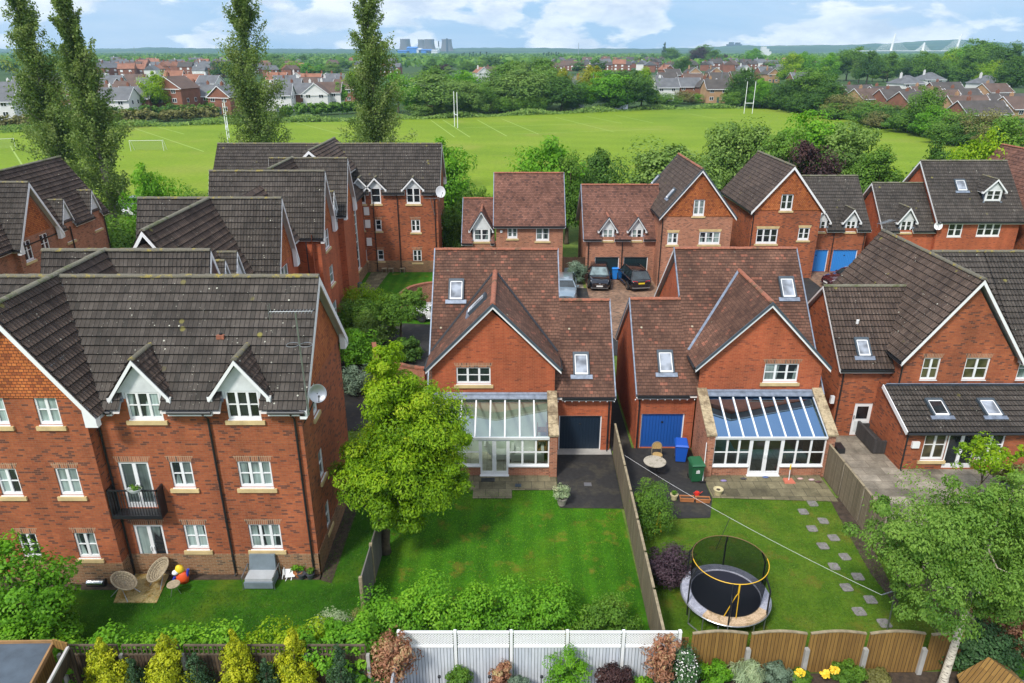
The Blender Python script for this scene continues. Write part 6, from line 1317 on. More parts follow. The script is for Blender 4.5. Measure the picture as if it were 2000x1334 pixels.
# far woods: individual crowns, then the mass behind
far_k = ['mid_f', 'dark_f', 'fresh_f', 'willow_f', 'mid_f', 'dark_f', 'lime_f']
rr = random.Random(8)
for i in range(330):
    yb_ = 117 + 32 * rr.random() ** 1.1; x = rr.uniform(-60, 2060)
    if ((190 < x < 800 and yb_ > 126) or (1060 < x < 1520 and yb_ > 120)) and rr.random() < .72: continue
    b = gpt(x, yb_); h = rr.uniform(7, 12); w_ = rr.uniform(11, 20); k_ = rr.choice(far_k)
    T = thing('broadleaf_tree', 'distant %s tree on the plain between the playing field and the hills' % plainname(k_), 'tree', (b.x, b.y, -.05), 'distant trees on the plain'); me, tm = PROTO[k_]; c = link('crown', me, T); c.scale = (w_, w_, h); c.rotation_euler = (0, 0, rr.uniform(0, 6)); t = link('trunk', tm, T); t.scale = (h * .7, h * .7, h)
P_, N_, S_, T_ = [], [], [], []
n = 60000; yy = 820 + 2100 * rs.rand(n) ** .9; xx = (rs.rand(n) - .5) * yy * 1.7; hz_ = (3.5 + 2 * np.sin(xx * .013) * np.cos(yy * .009) + rs.rand(n) * 3) * np.clip(1.5 - yy / 2600, .6, 1.3)
P = np.stack([xx, yy, hz_ * rs.uniform(.3, 1, n)], 1); me = leafmesh('woods', P, unit(n) + np.array([0, -.2, 1]), rs.uniform(5, 12, n), rs.uniform(.0, .9, n), L['mid'], .8); o = link('far_woods', me); tag(o, 'far woods covering the plain below the hills', 'woods', kind='stuff')
# ---- field-edge hedge and rough grass on the left
def hedge(label, A, B, w_, h, n, leaf, mat, name='hedge', cat='hedge', jag=.15, lump=.5, stuff=False, up=.6):
    A, B = Vector(A), Vector(B); d = B - A; Lh = d.length; k = max(4, int(Lh / (h * .55))); lob = [(tuple(d * ((i + .5) / k) + Vector((rs.normal(0, w_ * .08), rs.normal(0, w_ * .08), h * .5 * rs.uniform(.88, 1.12)))), (Lh / k * .8, w_ / 2, h * .5), 1) for i in range(k)]
    return tree(name, label, A, h, lob, n, leaf, mat, cat=cat, trunk=False, cl=lump, ncl=k * 14, up=up, shell=.6, jag=jag, tintz=.5)
a, b = at(0, 252), at(430, 232); hedge('clipped yellow-green hedge along the far left edge of the playing field', a, b, 3, 3.2, 9000, .8, 'brown'); a, b = at(130, 238), at(430, 226); hedge('dark clipped hedge behind the yellow-green hedge, left of the third poplar', a, b, 3, 3.6, 6000, .8, 'dark')
a, b = at(550, 228), at(700, 221); hedge('clipped green hedge between the third and fourth poplars', a, b, 3, 3.4, 4500, .8, 'mid')
def fringe(name, pts, n, leaf, mat, h, label):
    Pp = []
    for i in range(len(pts) - 1):
        a, b = np.array(pts[i]), np.array(pts[i + 1]); t = rs.rand(n // (len(pts) - 1))[:, None]; q = a + (b - a) * t + rs.normal(0, 1.6, (len(t), 3)); q[:, 2] = rs.rand(len(t)) * h * (0.6 + .4 * np.sin(q[:, 0] * .3)); Pp.append(q)
    P = np.concatenate(Pp); o = link(name, leafmesh(name, P, unit(len(P)) + np.array([0, -.5, 1.]), leaf * rs.uniform(.5, 1.3, len(P)), rs.rand(len(P)), L[mat], .4)); tag(o, label, 'grass', kind='stuff')
fringe('long_grass', [at(x, y) for x, y in ((0, 258), (300, 246), (560, 238), (780, 232), (900, 229), (1100, 221), (1280, 213), (1500, 210), (1600, 222), (1700, 238), (1830, 264))], 16000, 1.0, 'willow', 1.6, 'fringe of long grass along the far edge of the playing field')
# ---- garden planting in front of the houses
hedge('wide bright green hedge of mixed leaves across the bottom left lawn', (-16.2, 17.1, 0), (-8.6, 17.1, 0), 1.2, 1.8, 22000, .12, 'fresh', jag=.4)
hedge('lower right part of the bottom left hedge, yellower leaves beside the last golden conifer', (-8.4, 17.1, 0), (-5.9, 17.3, 0), 1.3, 1.85, 8000, .11, 'lime', jag=.4)
hedge('row of fresh green shrubs behind the white trellis fence', (-4.4, 18.75, 0), (1.9, 18.65, 0), 2.0, 2.2, 22000, .11, 'fresh', jag=.5, up=.8)
shrub('dark rounded evergreen shrub at the right end behind the white fence', (3.1, 18.5, 0), (1.05, .8, .95), 7000, .085, 'mid', cl=.3, ncl=60); shrub('yellowish variegated shrub in the middle behind the white fence', (1.9, 17.5, 0), (.9, .5, .75), 3000, .08, 'brown', cl=.3, ncl=40)
shrub('pale silver-leaved shrub beside the foot of the leaning grey fence', (-5.9, 18.3, 0), (.75, .65, .85), 6500, .06, 'silver', cl=.36, ncl=60, inner=.25); shrub('olive grass-like shrub right of the pale silver shrub', (-5.0, 18.6, 0), (.6, .5, .8), 3000, .09, 'brown', cl=.3, ncl=30, aspect=.2, droop=-.6)
shrub('bright green climber spilling over the fence left of the red shrub', (-5.2, 16.5, 0), (1.7, .75, 1.15), 11000, .12, 'fresh', z=1.15, cl=.3, ncl=90, up=1.0, lobes=[((-.3, .3, 1.55), (1.5, .7, .55), 2), ((.7, .0, 1.0), (1.0, .5, .9), 1.2), ((.2, .6, 1.9), (.9, .5, .4), .7)])
shrub('dark ivy mass under the bright green climber', (-4.9, 16.15, 0), (1.0, .45, .8), 3500, .1, 'ivy', cl=.3, ncl=40)
for x, y, rx, h, lab in ((-3.6, 16.35, .68, 2.6, 'large red and cream leaved shrub at the left end of the white fence'), (4.5, 16.4, .45, 2.45, 'smaller red-leaved shrub in front of the right end of the white fence')):
    shrub(lab, (x, y, 0), (rx, rx, h * .42), 3600 if rx > .5 else 2200, .12, 'red', z=h * .5, trunk=True, cl=.3, ncl=70, jag=.6, aspect=.35, lobes=[((0, 0, h * .52), (rx, rx, h * .36), 2), ((rx * .3, 0, h * .75), (rx * .7, rx * .7, h * .22), 1)])
for x, y, r_, h, m_, lab in ((-1.63, 16.45, .42, 1.1, 'mid', 'small green shrub at the foot of the white fence, right of the first ground light'), (-.34, 16.45, .38, 1.25, 'red', 'low bronze and green shrub at the foot of the white fence'), (.2, 16.4, .35, .85, 'grey', 'low grey-green plant right of the bronze shrub'), (1.71, 16.4, .62, 1.75, 'fresh', 'tall leafy green shrub in front of the middle of the white fence'), (3.11, 16.4, .6, 1.25, 'copper', 'dome-shaped dark bronze shrub in front of the white fence'), (4.0, 16.3, .4, .85, 'fresh', 'low broad-leaved green plant right of the bronze dome'),
        (6.3, 16.9, .6, .75, 'fresh', 'dense bright green bush at the left end of the golden fence'), (9.05, 16.9, .32, .5, 'mid', 'dark green perennial between the yellow flowers'), (10.6, 16.95, .5, .65, 'mid', 'strappy green plant right of the yellow flowers'), (11.5, 16.9, .42, .45, 'brown', 'low olive tuft near the birch trunk'), (8.3, 16.95, .5, .65, 'grey', 'feathery green plant in front of the third golden panel')):
    shrub(lab, (x, y, 0), (r_, r_ * .7, h * .55), int(2200 + 3500 * r_), .085, m_, z=h * .55, cl=.32, ncl=40, aspect=.4, up=.8)
shrub('spiky silver-grey grass tuft in front of the golden fence', (7.3, 16.9, 0), (.6, .45, .35), 2600, .30, 'silver', z=.45, cl=.4, ncl=30, aspect=.08, up=.2, droop=-.7)
shrub('white-flowered dark climber at the joint of the white and golden fences', (5.25, 16.5, 0), (.45, .4, 1.0), 3500, .09, 'ivy', z=1.0, cl=.3, ncl=60); 
def blooms(label, c, r, n, s, col, name='flowers'):
    P = np.array(c) + unit(n) * np.array(r) * rs.uniform(.5, 1, n)[:, None]; P[:, 2] = np.abs(P[:, 2]); o = link(name, leafmesh(name, P - np.array(c), unit(n) * .5 + np.array([0, -.5, 1.]), s * rs.uniform(.6, 1.2, n), rs.rand(n), col, .9), None, c); tag(o, label, 'flowers'); return o
WFL = plain('white_petals', (.75, .74, .70), .7); YFL = plain('yellow_petals', (.75, .50, .02), .6)
blooms('white blossom on the climber at the fence joint', (5.25, 16.4, 1.0), (.42, .35, .8), 420, .05, WFL); 
for x, y, lab in ((8.98, 16.8, 'single clump of yellow flowers, the left one of three in front of the golden fence'), (9.75, 16.75, 'lower clump of yellow flowers in front of the golden fence'), (10.1, 16.9, 'upper right clump of yellow flowers in front of the golden fence')): blooms(lab, (x, y, .5), (.15, .12, .12), 70, .10, YFL)
shrub('grey-green ball-shaped shrub between the apartment wall and the curved brick wall', tuple(gpt(700, 765)[:2]) + (0,), (1.0, 1.0, .9), 5000, .11, 'grey', cl=.28, ncl=70)
for px_, py_, r_, h, m_, lab in ((700, 690, 1.5, 2.4, 'fresh', 'tall green shrub close to the apartment corner, above the ball-shaped shrub'), (735, 645, 1.7, 2.2, 'willow', 'light green shrub bed in the courtyard, left of the curved wall'), (700, 612, 1.6, 1.9, 'mid', 'dense clipped courtyard shrub against the apartment side'), (715, 590, 1.5, 2.2, 'lime', 'yellow-green clipped hedge block in the courtyard'), (795, 680, 1.0, 1.5, 'dark', 'low dark shrub right of the curved wall top')):
    b = gpt(px_, py_ + 22); shrub(lab, tuple(b), (r_, r_, h * .55), 5500, .14, m_, z=h * .55, cl=.26, ncl=80)
b = gpt(785, 668); tree('broadleaf_tree', 'small dark leafy tree in the courtyard between the curved walls', tuple(b), 4.2, [((0, 0, 2.4), (1.7, 1.6, 1.2), 2), ((.8, .4, 2.9), (1.0, 1.0, .8), 1), ((-.7, -.2, 2.1), (1.1, 1.1, .9), 1)], 11000, .13, 'mid', .09, BARK, 2.8, cl=.26, ncl=120, jag=.5)
tree('sapling', 'small yellow-green tree in front of the bright blue garage doors', (16.95, 42.8, 0), 4.6, [((0, 0, 3.0), (.7, .7, 1.2), 1), ((0, 0, 4.0), (.4, .4, .7), .5)], 2600, .14, 'lime', .06, BARK, 3.5, cl=.35, ncl=40)
shrub('spiky cordyline-like plant in the gap beside the plain red-roofed house', (5.4, 58.5, 0), (.7, .7, 1.0), 900, .7, 'grey', z=1.1, aspect=.08, cl=.4, ncl=10, trunk=True)
shrub('light green feathery shrub behind the long fence, beside the bistro table', (5.75, 24.6, 0), (.75, 1.15, 1.25), 8000, .10, 'mid', z=1.3, cl=.3, ncl=80, aspect=.3, droop=-.3); shrub('dark purple-leaved shrub behind the long fence, left of the trampoline', (5.95, 21.6, 0), (1.0, 1.0, .8), 9000, .075, 'purple', z=.85, cl=.26, ncl=100)
# plants in pots and behind the birch
shrub('brown-red and cream flowering shrub behind the birch, at the right edge', (16.2, 18.5, 0), (1.3, .9, .9), 6000, .11, 'red', z=.9, cl=.26, ncl=70); shrub('dark evergreen mass under the birch at the right edge', (15.0, 17.6, 0), (1.3, .9, .8), 7000, .11, 'ivy', z=.9, cl=.26, ncl=80); shrub('dark green bushes beyond the birch at the right edge', (17.8, 20.6, 0), (1.4, 1.2, 1.1), 6000, .12, 'dark', z=1.2, cl=.26, ncl=80)
tree('young_tree', 'thin yellow-green sapling in front of the lean-to doors', (20.3, 26.4, 0), 3.6, [((0, 0, 2.3), (1.2, .9, 1.0), 1.4), ((.9, 0, 2.6), (.6, .6, .6), .5), ((-.8, 0, 2.9), (.5, .5, .4), .4)], 3600, .12, 'lime', .045, BARK, 2.9, cl=.25, ncl=60, jag=.6, inner=0)
shrub('red-leaved potted maple at the right edge of the stone patio', (22.4, 27.6, .3), (.6, .6, .6), 2200, .12, 'brown', z=.7, cl=.3, ncl=30)
# conifers at the bottom left
def conifer(label, x, y, r_, h, mat, n, leaf, name='conifer'):
    lob = [((rs.normal(0, r_ * .08), rs.normal(0, r_ * .05), h * (.05 + .9 * t)), (r_ * 1.25 * (1 - t ** 2.2) + .08,) * 2 + (h * .1,), (1.1 - t * .8)) for t in np.linspace(0, 1, 9)]
    return tree(name, label, (x, y, 0), h, lob, n, leaf, mat, .05, BARK, h * .8, group='conifers in front of the dark trellis fence', cl=.42, ncl=120, flat=1.2, up=.3, droop=-.5, shell=.75, aspect=.45, inner=.15, tintz=.2, nl=2)
for x, r_, h, lab in ((-12.0, .55, 2.6, 'first golden conifer from the left, leaning right at the bottom'), (-10.1, .58, 2.8, 'second golden conifer, broad and bushy, between two dark conifers'), (-8.1, .42, 2.95, 'third golden conifer, wavy outline in front of the dark fence'), (-6.4, .38, 3.0, 'rightmost golden conifer, slim and greener, at the fence end')): conifer(lab, x, 16.0, r_, h, 'golden', 14000, .08)
for x, r_, h, lab in ((-11.15, .28, 2.0, 'slim dark conifer between the first two golden ones'), (-9.3, .42, 2.1, 'broad dark conifer right of the bushy golden one'), (-7.28, .32, 1.9, 'twin-tipped dark conifer between the last two golden ones'), (-5.05, .28, 2.5, 'narrow dark conifer under the bright climber')): conifer(lab, x, 15.9, r_, h, 'conif', 4200, .07)
# short grass blades and clover flecks on the near lawns
def blades(name, quads, dens, hh, mat, label):
    Ps = []
    for (x0, x1, y0, y1) in quads: n = int((x1 - x0) * (y1 - y0) * dens); Ps.append(np.stack([rs.uniform(x0, x1, n), rs.uniform(y0, y1, n), np.full(n, hh * .4)], 1))
    P = np.concatenate(Ps); nn = unit(len(P)); nn[:, 2] = np.abs(nn[:, 2]) * .6 + .2; o = link(name, leafmesh(name, P, nn, hh * rs.uniform(.6, 1.4, len(P)), rs.rand(len(P)), L[mat], .18)); tag(o, label, 'grass', kind='stuff')
blades('grass', [(-5.0, 4.6, 17.0, 26.0), (-3.8, 2.0, 26.0, 27.4)], 330, .07, 'fresh', 'short grass of the lawn in front of the pale conservatory')
blades('grass', [(5.0, 14.2, 17.5, 25.2), (9.0, 14.0, 25.2, 26.7)], 300, .07, 'mid', 'short drier grass of the trampoline lawn')
blades('grass', [(-20, -7.2, 17.6, 21.0), (-7.2, -5.3, 17.6, 26)], 300, .08, 'dark', 'dark green short grass in front of the apartment block')
# ================================================================ vehicles
def smooth_mat(name, col, rough=.25, coat=1.0, metal=0.0):
    m, t, b = newmat(name); b.inputs['Base Color'].default_value = (*col, 1); b.inputs['Roughness'].default_value = rough; b.inputs['Coat Weight'].default_value = coat; b.inputs['Coat Roughness'].default_value = .05; b.inputs['Metallic'].default_value = metal; return m
CARBLK = smooth_mat('car_black', (.005, .006, .010), .18); CARSIL = smooth_mat('car_silver_blue', (.28, .36, .42), .3, 1, .5); CARRED = smooth_mat('car_maroon', (.045, .005, .009)); CARWHT = smooth_mat('car_white', (.7, .72, .74))
CGLASS = glassmat('car_glass', (.02, .03, .035), .02, 1.0); CGLASSL = glassmat('windscreen', (.16, .22, .23), .03, 1.0)
CHROME = plain('chrome', (.6, .62, .65), .15, metal=1.0); TYRE = plain('tyre', (.02, .02, .02), .9); TAILR = plain('tail_lamp', (.45, .01, .02), .2); LAMPW = plain('head_lamp', (.75, .8, .85), .1); PLATEY = plain('plate_yellow', (.75, .55, .02), .5); PLATEW = plain('plate_white', (.7, .7, .68), .5)
def car(label, x, y, head, paint, L=4.7, Wd=1.88, H_=1.64, front_glass=None):
    """head: direction of the bonnet in degrees (0 = +y)"""
    T = thing('parked_car', label, 'car', (x, y, 0.02)); T.rotation_euler = (0, 0, R(head)); PORG[T.name] = Vector((0, 0, 0))
    # stations along y: y, floor z, half width low, half width belt, belt z
    st = [(-L / 2, .42, .72, .70, .86), (-L / 2 + .12, .28, .86, .84, 1.02), (-L / 2 + .7, .22, .93, .90, 1.05), (-.9, .2, .94, .91, 1.03), (.5, .2, .94, .91, 1.01), (L / 2 - 1.15, .2, .94, .89, 1.0), (L / 2 - .55, .22, .91, .83, .93), (L / 2 - .15, .28, .80, .72, .82), (L / 2, .36, .62, .58, .68)]
    k = Wd / 1.88; m = MB(); rows = []
    for (yy, zf, wl, wb, zb) in st:
        pts = [(-wl * .9, zf), (-wl, zf + .16), (-wl * 1.0, (zf + zb) / 2), (-wb, zb - .04), (-wb * .86, zb + .02), (0, zb + .05), (wb * .86, zb + .02), (wb, zb - .04), (wl * 1.0, (zf + zb) / 2), (wl, zf + .16), (wl * .9, zf)]
        rows.append([(p[0] * k, yy, p[1]) for p in pts])
    for i in range(len(rows) - 1):
        for j in range(len(rows[0]) - 1): m.poly([rows[i][j], rows[i][j + 1], rows[i + 1][j + 1], rows[i + 1][j]])
        m.poly([rows[i][-1], rows[i][0], rows[i + 1][0], rows[i + 1][-1]])
    m.poly(rows[0]); m.poly(rows[-1][::-1])
    # roof skin and pillars
    ry0, ry1, hw = -L / 2 + .62, .55, .62 * k
    rf = [(-hw, ry0, H_ - .07), (hw, ry0, H_ - .07), (hw * 1.02, -.6, H_ - .01), (hw, ry1, H_ - .06), (-hw, ry1, H_ - .06), (-hw * 1.02, -.6, H_ - .01)]
    m.prism(rf, (0, 0, .05)); b_ = m.build('body', paint, T, smooth=False)
    bm = bmesh.new(); bm.from_mesh(b_.data); bmesh.ops.remove_doubles(bm, verts=bm.verts, dist=.001); bm.to_mesh(b_.data); bm.free(); b_.data.polygons.foreach_set('use_smooth', [True] * len(b_.data.polygons)); md = b_.modifiers.new('b', 'BEVEL'); md.width = .03; md.segments = 2; md.limit_method = 'ANGLE'; md.angle_limit = R(40)
    bw = .83 * k
    lo = [(-bw, -L / 2 + .16, 1.03), (bw, -L / 2 + .16, 1.03), (bw, L / 2 - 1.35, 1.02), (-bw, L / 2 - 1.35, 1.02)]; hi = [(-hw, ry0 - .02, H_ - .05), (hw, ry0 - .02, H_ - .05), (hw, ry1 + .02, H_ - .05), (-hw, ry1 + .02, H_ - .05)]
    for i, nm in enumerate(('rear_window', 'side_window', 'windscreen', 'side_window')): j = (i + 1) % 4; g = MB(); g.poly([lo[i], lo[j], hi[j], hi[i]]); g.build(nm, (front_glass or CGLASS) if i == 2 else CGLASS, T)
    for i, j in ((0, 0), (1, 1), (2, 2), (3, 3)): g = MB(); g.tube([lo[i], hi[i]], .045, 6); g.build('pillar', paint, T)
    for s_ in (-1, 1):
        g = MB(); g.tube([(s_ * (hw - .04), ry0 + .15, H_ + .02), (s_ * (hw - .04), ry0 + .3, H_ + .06), (s_ * (hw - .04), ry1 - .3, H_ + .06), (s_ * (hw - .04), ry1 - .15, H_ + .02)], .02, 6); g.build('roof_rail', CHROME, T)
        g = MB(); g.tube([(s_ * .93 * k, -L / 2 + .35, 1.02), (s_ * .92 * k, 0, 1.03), (s_ * .9 * k, L / 2 - 1.4, 1.02)], .014, 6); g.build('window_trim', CHROME, T)
        g = MB(); g.bar((s_ * .95 * k, -1.0, .3), (s_ * .95 * k, 1.0, .3), .06, .04); g.build('side_step', CHROME, T)
        g = MB(); g.hexa([(s_ * .9 * k, L / 2 - 1.62, 1.0), (s_ * 1.08 * k, L / 2 - 1.62, 1.02), (s_ * 1.08 * k, L / 2 - 1.5, 1.02), (s_ * .9 * k, L / 2 - 1.5, 1.0), (s_ * .9 * k, L / 2 - 1.62, 1.12), (s_ * 1.08 * k, L / 2 - 1.62, 1.15), (s_ * 1.08 * k, L / 2 - 1.5, 1.14), (s_ * .9 * k, L / 2 - 1.5, 1.12)]); g.build('mirror', paint, T)
        g = MB(); g.hexa([(s_ * .45 * k, L / 2 - .10, .68), (s_ * .72 * k, L / 2 - .22, .70), (s_ * .74 * k, L / 2 - .5, .74), (s_ * .5 * k, L / 2 - .3, .74), (s_ * .45 * k, L / 2 - .12, .80), (s_ * .72 * k, L / 2 - .26, .85), (s_ * .76 * k, L / 2 - .6, .90), (s_ * .5 * k, L / 2 - .35, .85)]); g.build('headlight', LAMPW, T)
        g = MB(); g.hexa([(s_ * .30 * k, -L / 2 - .01, .84), (s_ * .72 * k, -L / 2 + .02, .84), (s_ * .84 * k, -L / 2 + .3, .88), (s_ * .6 * k, -L / 2 + .3, .84), (s_ * .34 * k, -L / 2 + .02, .94), (s_ * .72 * k, -L / 2 + .06, .98), (s_ * .85 * k, -L / 2 + .3, 1.0), (s_ * .6 * k, -L / 2 + .3, .96)]); g.build('tail_light', TAILR, T)
        for yy in (L / 2 - .92, -L / 2 + .88):
            g = MB(); g.lathe([(0, -.1), (.24, -.11), (.345, -.10), (.365, -.05), (.365, .05), (.345, .1), (.24, .11), (0, .1)], (0, 0, 0), 20, axis='x'); g.v = [(v[0] + s_ * .86 * k, v[1] + yy, v[2] + .36) for v in g.v]; wh = g.build('wheel', TYRE, T)
            g = MB(); g.lathe([(0, .012), (.05, .02), (.22, .0), (.235, -.02)], (0, 0, 0), 16, axis='x'); g.v = [((v[0] + .108) * s_ + s_ * .86 * k, v[1] + yy, v[2] + .36) for v in g.v]; g.build('rim', CHROME, wh)
    g = MB(); g.hexa([(-.42, L / 2 - .08, .52), (.42, L / 2 - .08, .52), (.42, L / 2 - .2, .52), (-.42, L / 2 - .2, .52), (-.42, L / 2 - .02, .72), (.42, L / 2 - .02, .72), (.42, L / 2 - .2, .74), (-.42, L / 2 - .2, .74)]); gr = g.build('grille', TYRE, T)
    g = MB(); g.box(-.42, .42, L / 2 - .03, L / 2 + .02, .63, .655); g.lathe([(.06, -.01), (.085, 0), (.06, .01)], (0, L / 2 + .01, .64), 16, axis='y'); 
    for a in (90, 210, 330): g.bar((0, L / 2 + .01, .64), (.07 * math.cos(R(a)), L / 2 + .01, .64 + .07 * math.sin(R(a))), .012, .012)
    g.build('badge_bar', CHROME, gr)
    g = MB(); g.box(-.26, .26, L / 2 - .02, L / 2 + .03, .42, .53); g.build('number_plate', PLATEW, T); g = MB(); g.box(-.26, .26, -L / 2 - .03, -L / 2 + .02, .70, .81); g.build('number_plate', PLATEY, T)
    g = MB(); g.box(-.7, .7, L / 2 - .12, L / 2 + .02, .28, .33); g.box(-.75, .75, -L / 2 - .02, -L / 2 + .12, .32, .42); g.build('bumper_trim', METAL, T); return T
p = gpt(1172, 570); car('black estate-type car facing the viewer in front of the left dark garage', p.x + .1, p.y + 2.3, 180 - 4, CARBLK, front_glass=CGLASSL)
p = gpt(1247, 572); car('black car with a yellow rear plate, seen from behind at the right dark garage', p.x - .15, p.y + 2.4, 9, CARBLK)
p = gpt(1108, 588); car('silver-blue car mostly hidden behind the red-brown roof ridge', p.x - .1, p.y + 1.3, 176, CARSIL, H_=1.5)
p = gpt(1625, 552); car('dark maroon car half hidden by the roofs in front of the bright blue garages', p.x + 1.1, p.y - 1.0, 100, CARRED, H_=1.5)
for i, (px_, py_, lab) in enumerate(((262, 408, 'white car glimpsed through the leaves beyond the second poplar, upper one'), (280, 422, 'white car glimpsed through the leaves behind the apartment roof, lower one'))): p = gpt(px_, py_); car(lab, p.x, p.y, 80, CARWHT, H_=1.5)
p = gpt(850, 616); car('white car in the court, mostly hidden behind the courtyard tree and the tiled roof', p.x + .7, p.y - .8, 84, CARWHT, H_=1.5)
# ================================================================ wheelie bins
def bin_(label, x, y, rz, mat, h=1.05, group=None, crest=False):
    T = thing('wheelie_bin', label, 'bin', (x, y, .02), group); T.rotation_euler = (0, 0, R(rz)); PORG[T.name] = Vector((0, 0, 0)); m = MB()
    a, b = .23, .29; m.hexa([(-a, -a, .06), (a, -a, .06), (a, a * .9, .06), (-a, a * .9, .06), (-b, -b - .04, h - .12), (b, -b - .04, h - .12), (b, b, h - .12), (-b, b, h - .12)])
    m.box(-b - .02, b + .02, -b - .06, b + .02, h - .14, h - .1); bo = m.build('body', mat, T)
    m = MB(); m.hexa([(-b - .03, -b - .1, h - .1), (b + .03, -b - .1, h - .1), (b + .03, b + .1, h - .1), (-b - .03, b + .1, h - .1), (-b + .02, -b - .04, h - .03), (b - .02, -b - .04, h - .03), (b - .04, b + .02, h + .03), (-b + .04, b + .02, h + .03)]); m.build('lid', mat, T)
    m = MB(); m.tube([(-b, b + .1, h - .1), (b, b + .1, h - .1)], .02, 8); m.build('handle', mat, T)
    for s_ in (-1, 1): m = MB(); m.lathe([(0, -.03), (.1, -.03), (.1, .03), (0, .03)], (s_ * .24, .24, .1), 14, axis='x'); m.build('wheel', BLACK, T)
    if crest: 
        m = MB(); yk = -.30
        for x0, x1, z0, z1 in ((-.08, .08, .60, .63), (-.07, -.04, .64, .69), (-.015, .015, .64, .72), (.04, .07, .64, .69), (-.09, .09, .54, .565)): m.box(x0, x1, yk - .012, yk + .01, z0, z1)
        m.build('crest', WHITE, bo)
    return T
BINB = plain('bin_blue', (.012, .095, .50), .4); BINB2 = plain('bin_bright_blue', (.02, .23, .72), .4); BING = plain('bin_green', (.018, .11, .045), .45)
p = gpt(1330, 905); bin_('royal blue wheelie bin beside the blue garage door', p.x, p.y + .25, -8, BINB)
p = gpt(1360, 945); bin_('green wheelie bin with a white crest by the corner of the blue-roofed conservatory', p.x, p.y + .3, 4, BING, crest=True)
p = gpt(1201, 547); bin_('bright blue wheelie bin between the black cars and the left dark garage', p.x, p.y + .25, 5, BINB2, 1.1)
# ================================================================ garden furniture
WICK = plain('pale_wicker', (.34, .28, .19), .8, var=.35, vscale=14, bump=.6)
def wicker(label, x, y, rz, tilt, flip=1):
    T = thing('wicker_chair', label, 'chair', (x, y, .03), 'wicker chairs by the french doors'); T.rotation_euler = (0, 0, R(rz)); PORG[T.name] = Vector((0, 0, 0)); rot = Matrix.Rotation(R(tilt), 3, 'X'); m = MB(); k = 22; rows = 7; pts = []
    for i in range(rows + 1):
        f = i / rows; row = []
        for j in range(k):
            a = 2 * math.pi * j / k; v = Vector((.34 * f * math.cos(a), .48 * f * math.sin(a), .26 * f ** 2.2)); row.append(rot @ v + Vector((0, 0, .42)))
        pts.append(row)
    for i in range(rows):
        for j in range(k): m.poly([pts[i][j], pts[i][(j + 1) % k], pts[i + 1][(j + 1) % k], pts[i + 1][j]])
    s_ = m.build('seat', WICK, T, smooth=True); sd = s_.modifiers.new('s', 'SOLIDIFY'); sd.thickness = .02
    m = MB(); m.tube(pts[rows] + [pts[rows][0]], .03, 8); m.build('rim', WICK, T)
    for sx in (-1, 1): m = MB(); m.tube([(sx * .28, -.4, 0), (sx * .1, 0, .46), (sx * .28, .4, 0)], .016, 6); m.build('leg', METAL, T)
    return T
p = gpt(243, 1166); wicker('oval wicker bowl chair on the grass edge, left of the paving patch', p.x, p.y + .1, 70, 22)
p = gpt(318, 1140); wicker('oval wicker bowl chair with high back, directly in front of the ground-floor french doors', p.x, p.y + .1, 335, 30)
p = gpt(343, 1160); T = thing('side_table', 'small round wicker side table beside the high-backed wicker chair', 'table', (p.x, p.y, 0)); m = MB(); m.lathe([(0, .42), (.22, .42), (.235, .45), (.22, .47), (0, .465)], p, 20); m.build('tabletop', WICK, T); 
for a in (0, 2.1, 4.2): m = MB(); m.tube([p + Vector((.05 * math.cos(a), .05 * math.sin(a), .42)), p + Vector((.2 * math.cos(a), .2 * math.sin(a), 0))], .012, 6); m.build('leg', METAL, T)
# little patchwork garden toy figure
p = gpt(356, 1137); T = thing('toy_figure', 'bright orange, yellow and white padded toy figure against the apartment wall', 'toy', (p.x, p.y, 0)); TO = plain('toy_orange', (.75, .09, .02), .6); TY = plain('toy_yellow', (.8, .55, .02), .6); TWh = plain('toy_white', (.75, .75, .78), .6); TB = plain('toy_blue', (.03, .05, .45), .6)
m = MB(); m.lathe([(0, 0), (.2, .02), (.24, .2), (.2, .42), (.1, .5), (0, .5)], p + Vector((.05, 0, 0)), 14, sy=.7); m.build('body', TO, T, smooth=True); m = MB(); m.lathe([(0, .42), (.14, .47), (.17, .6), (.12, .74), (0, .8)], p + Vector((0, 0, 0)), 14, sy=.8); m.build('hat', TY, T, smooth=True); m = MB(); m.lathe([(0, -.1), (.1, -.06), (.13, 0), (.1, .06), (0, .1)], p + Vector((-.13, -.08, .52)), 12); m.build('face', TWh, T, smooth=True); m = MB(); m.tube([p + Vector((.22, 0, .25)), p + Vector((.32, 0, .6))], .05, 8); m.tube([p + Vector((-.2, -.06, .3)), p + Vector((-.28, -.08, .12))], .05, 8); m.build('arm', TB, T)
# barbecue-like rolled cover: a black and chrome tube lying by the wall
p = gpt(190, 1143); m = MB(); m.lathe([(0, -.32), (.13, -.32), (.14, -.28), (.14, .28), (.13, .32), (0, .32)], (p.x, p.y, .14), 18, CHROME, axis='x'); m.box(p.x - .34, p.x + .34, p.y - .1, p.y + .12, 0, .06, BLACK); m.lathe([(0, .30), (.15, .30), (.15, .36), (0, .36)], (p.x, p.y, .14), 16, BLACK, axis='x'); solo(m, 'water_barrel', BLACK, 'black and chrome cylinder lying on the grass against the plinth', 'cylinder', (p.x, p.y, 0))
m = MB(); p = gpt(102, 1160); m.box(p.x - .16, p.x + .16, p.y - .12, p.y + .12, .005, .03); solo(m, 'drain_cover', BLACK, 'small black drain cover in the dark green lawn at lower left', 'drain cover', (p.x, p.y, 0))
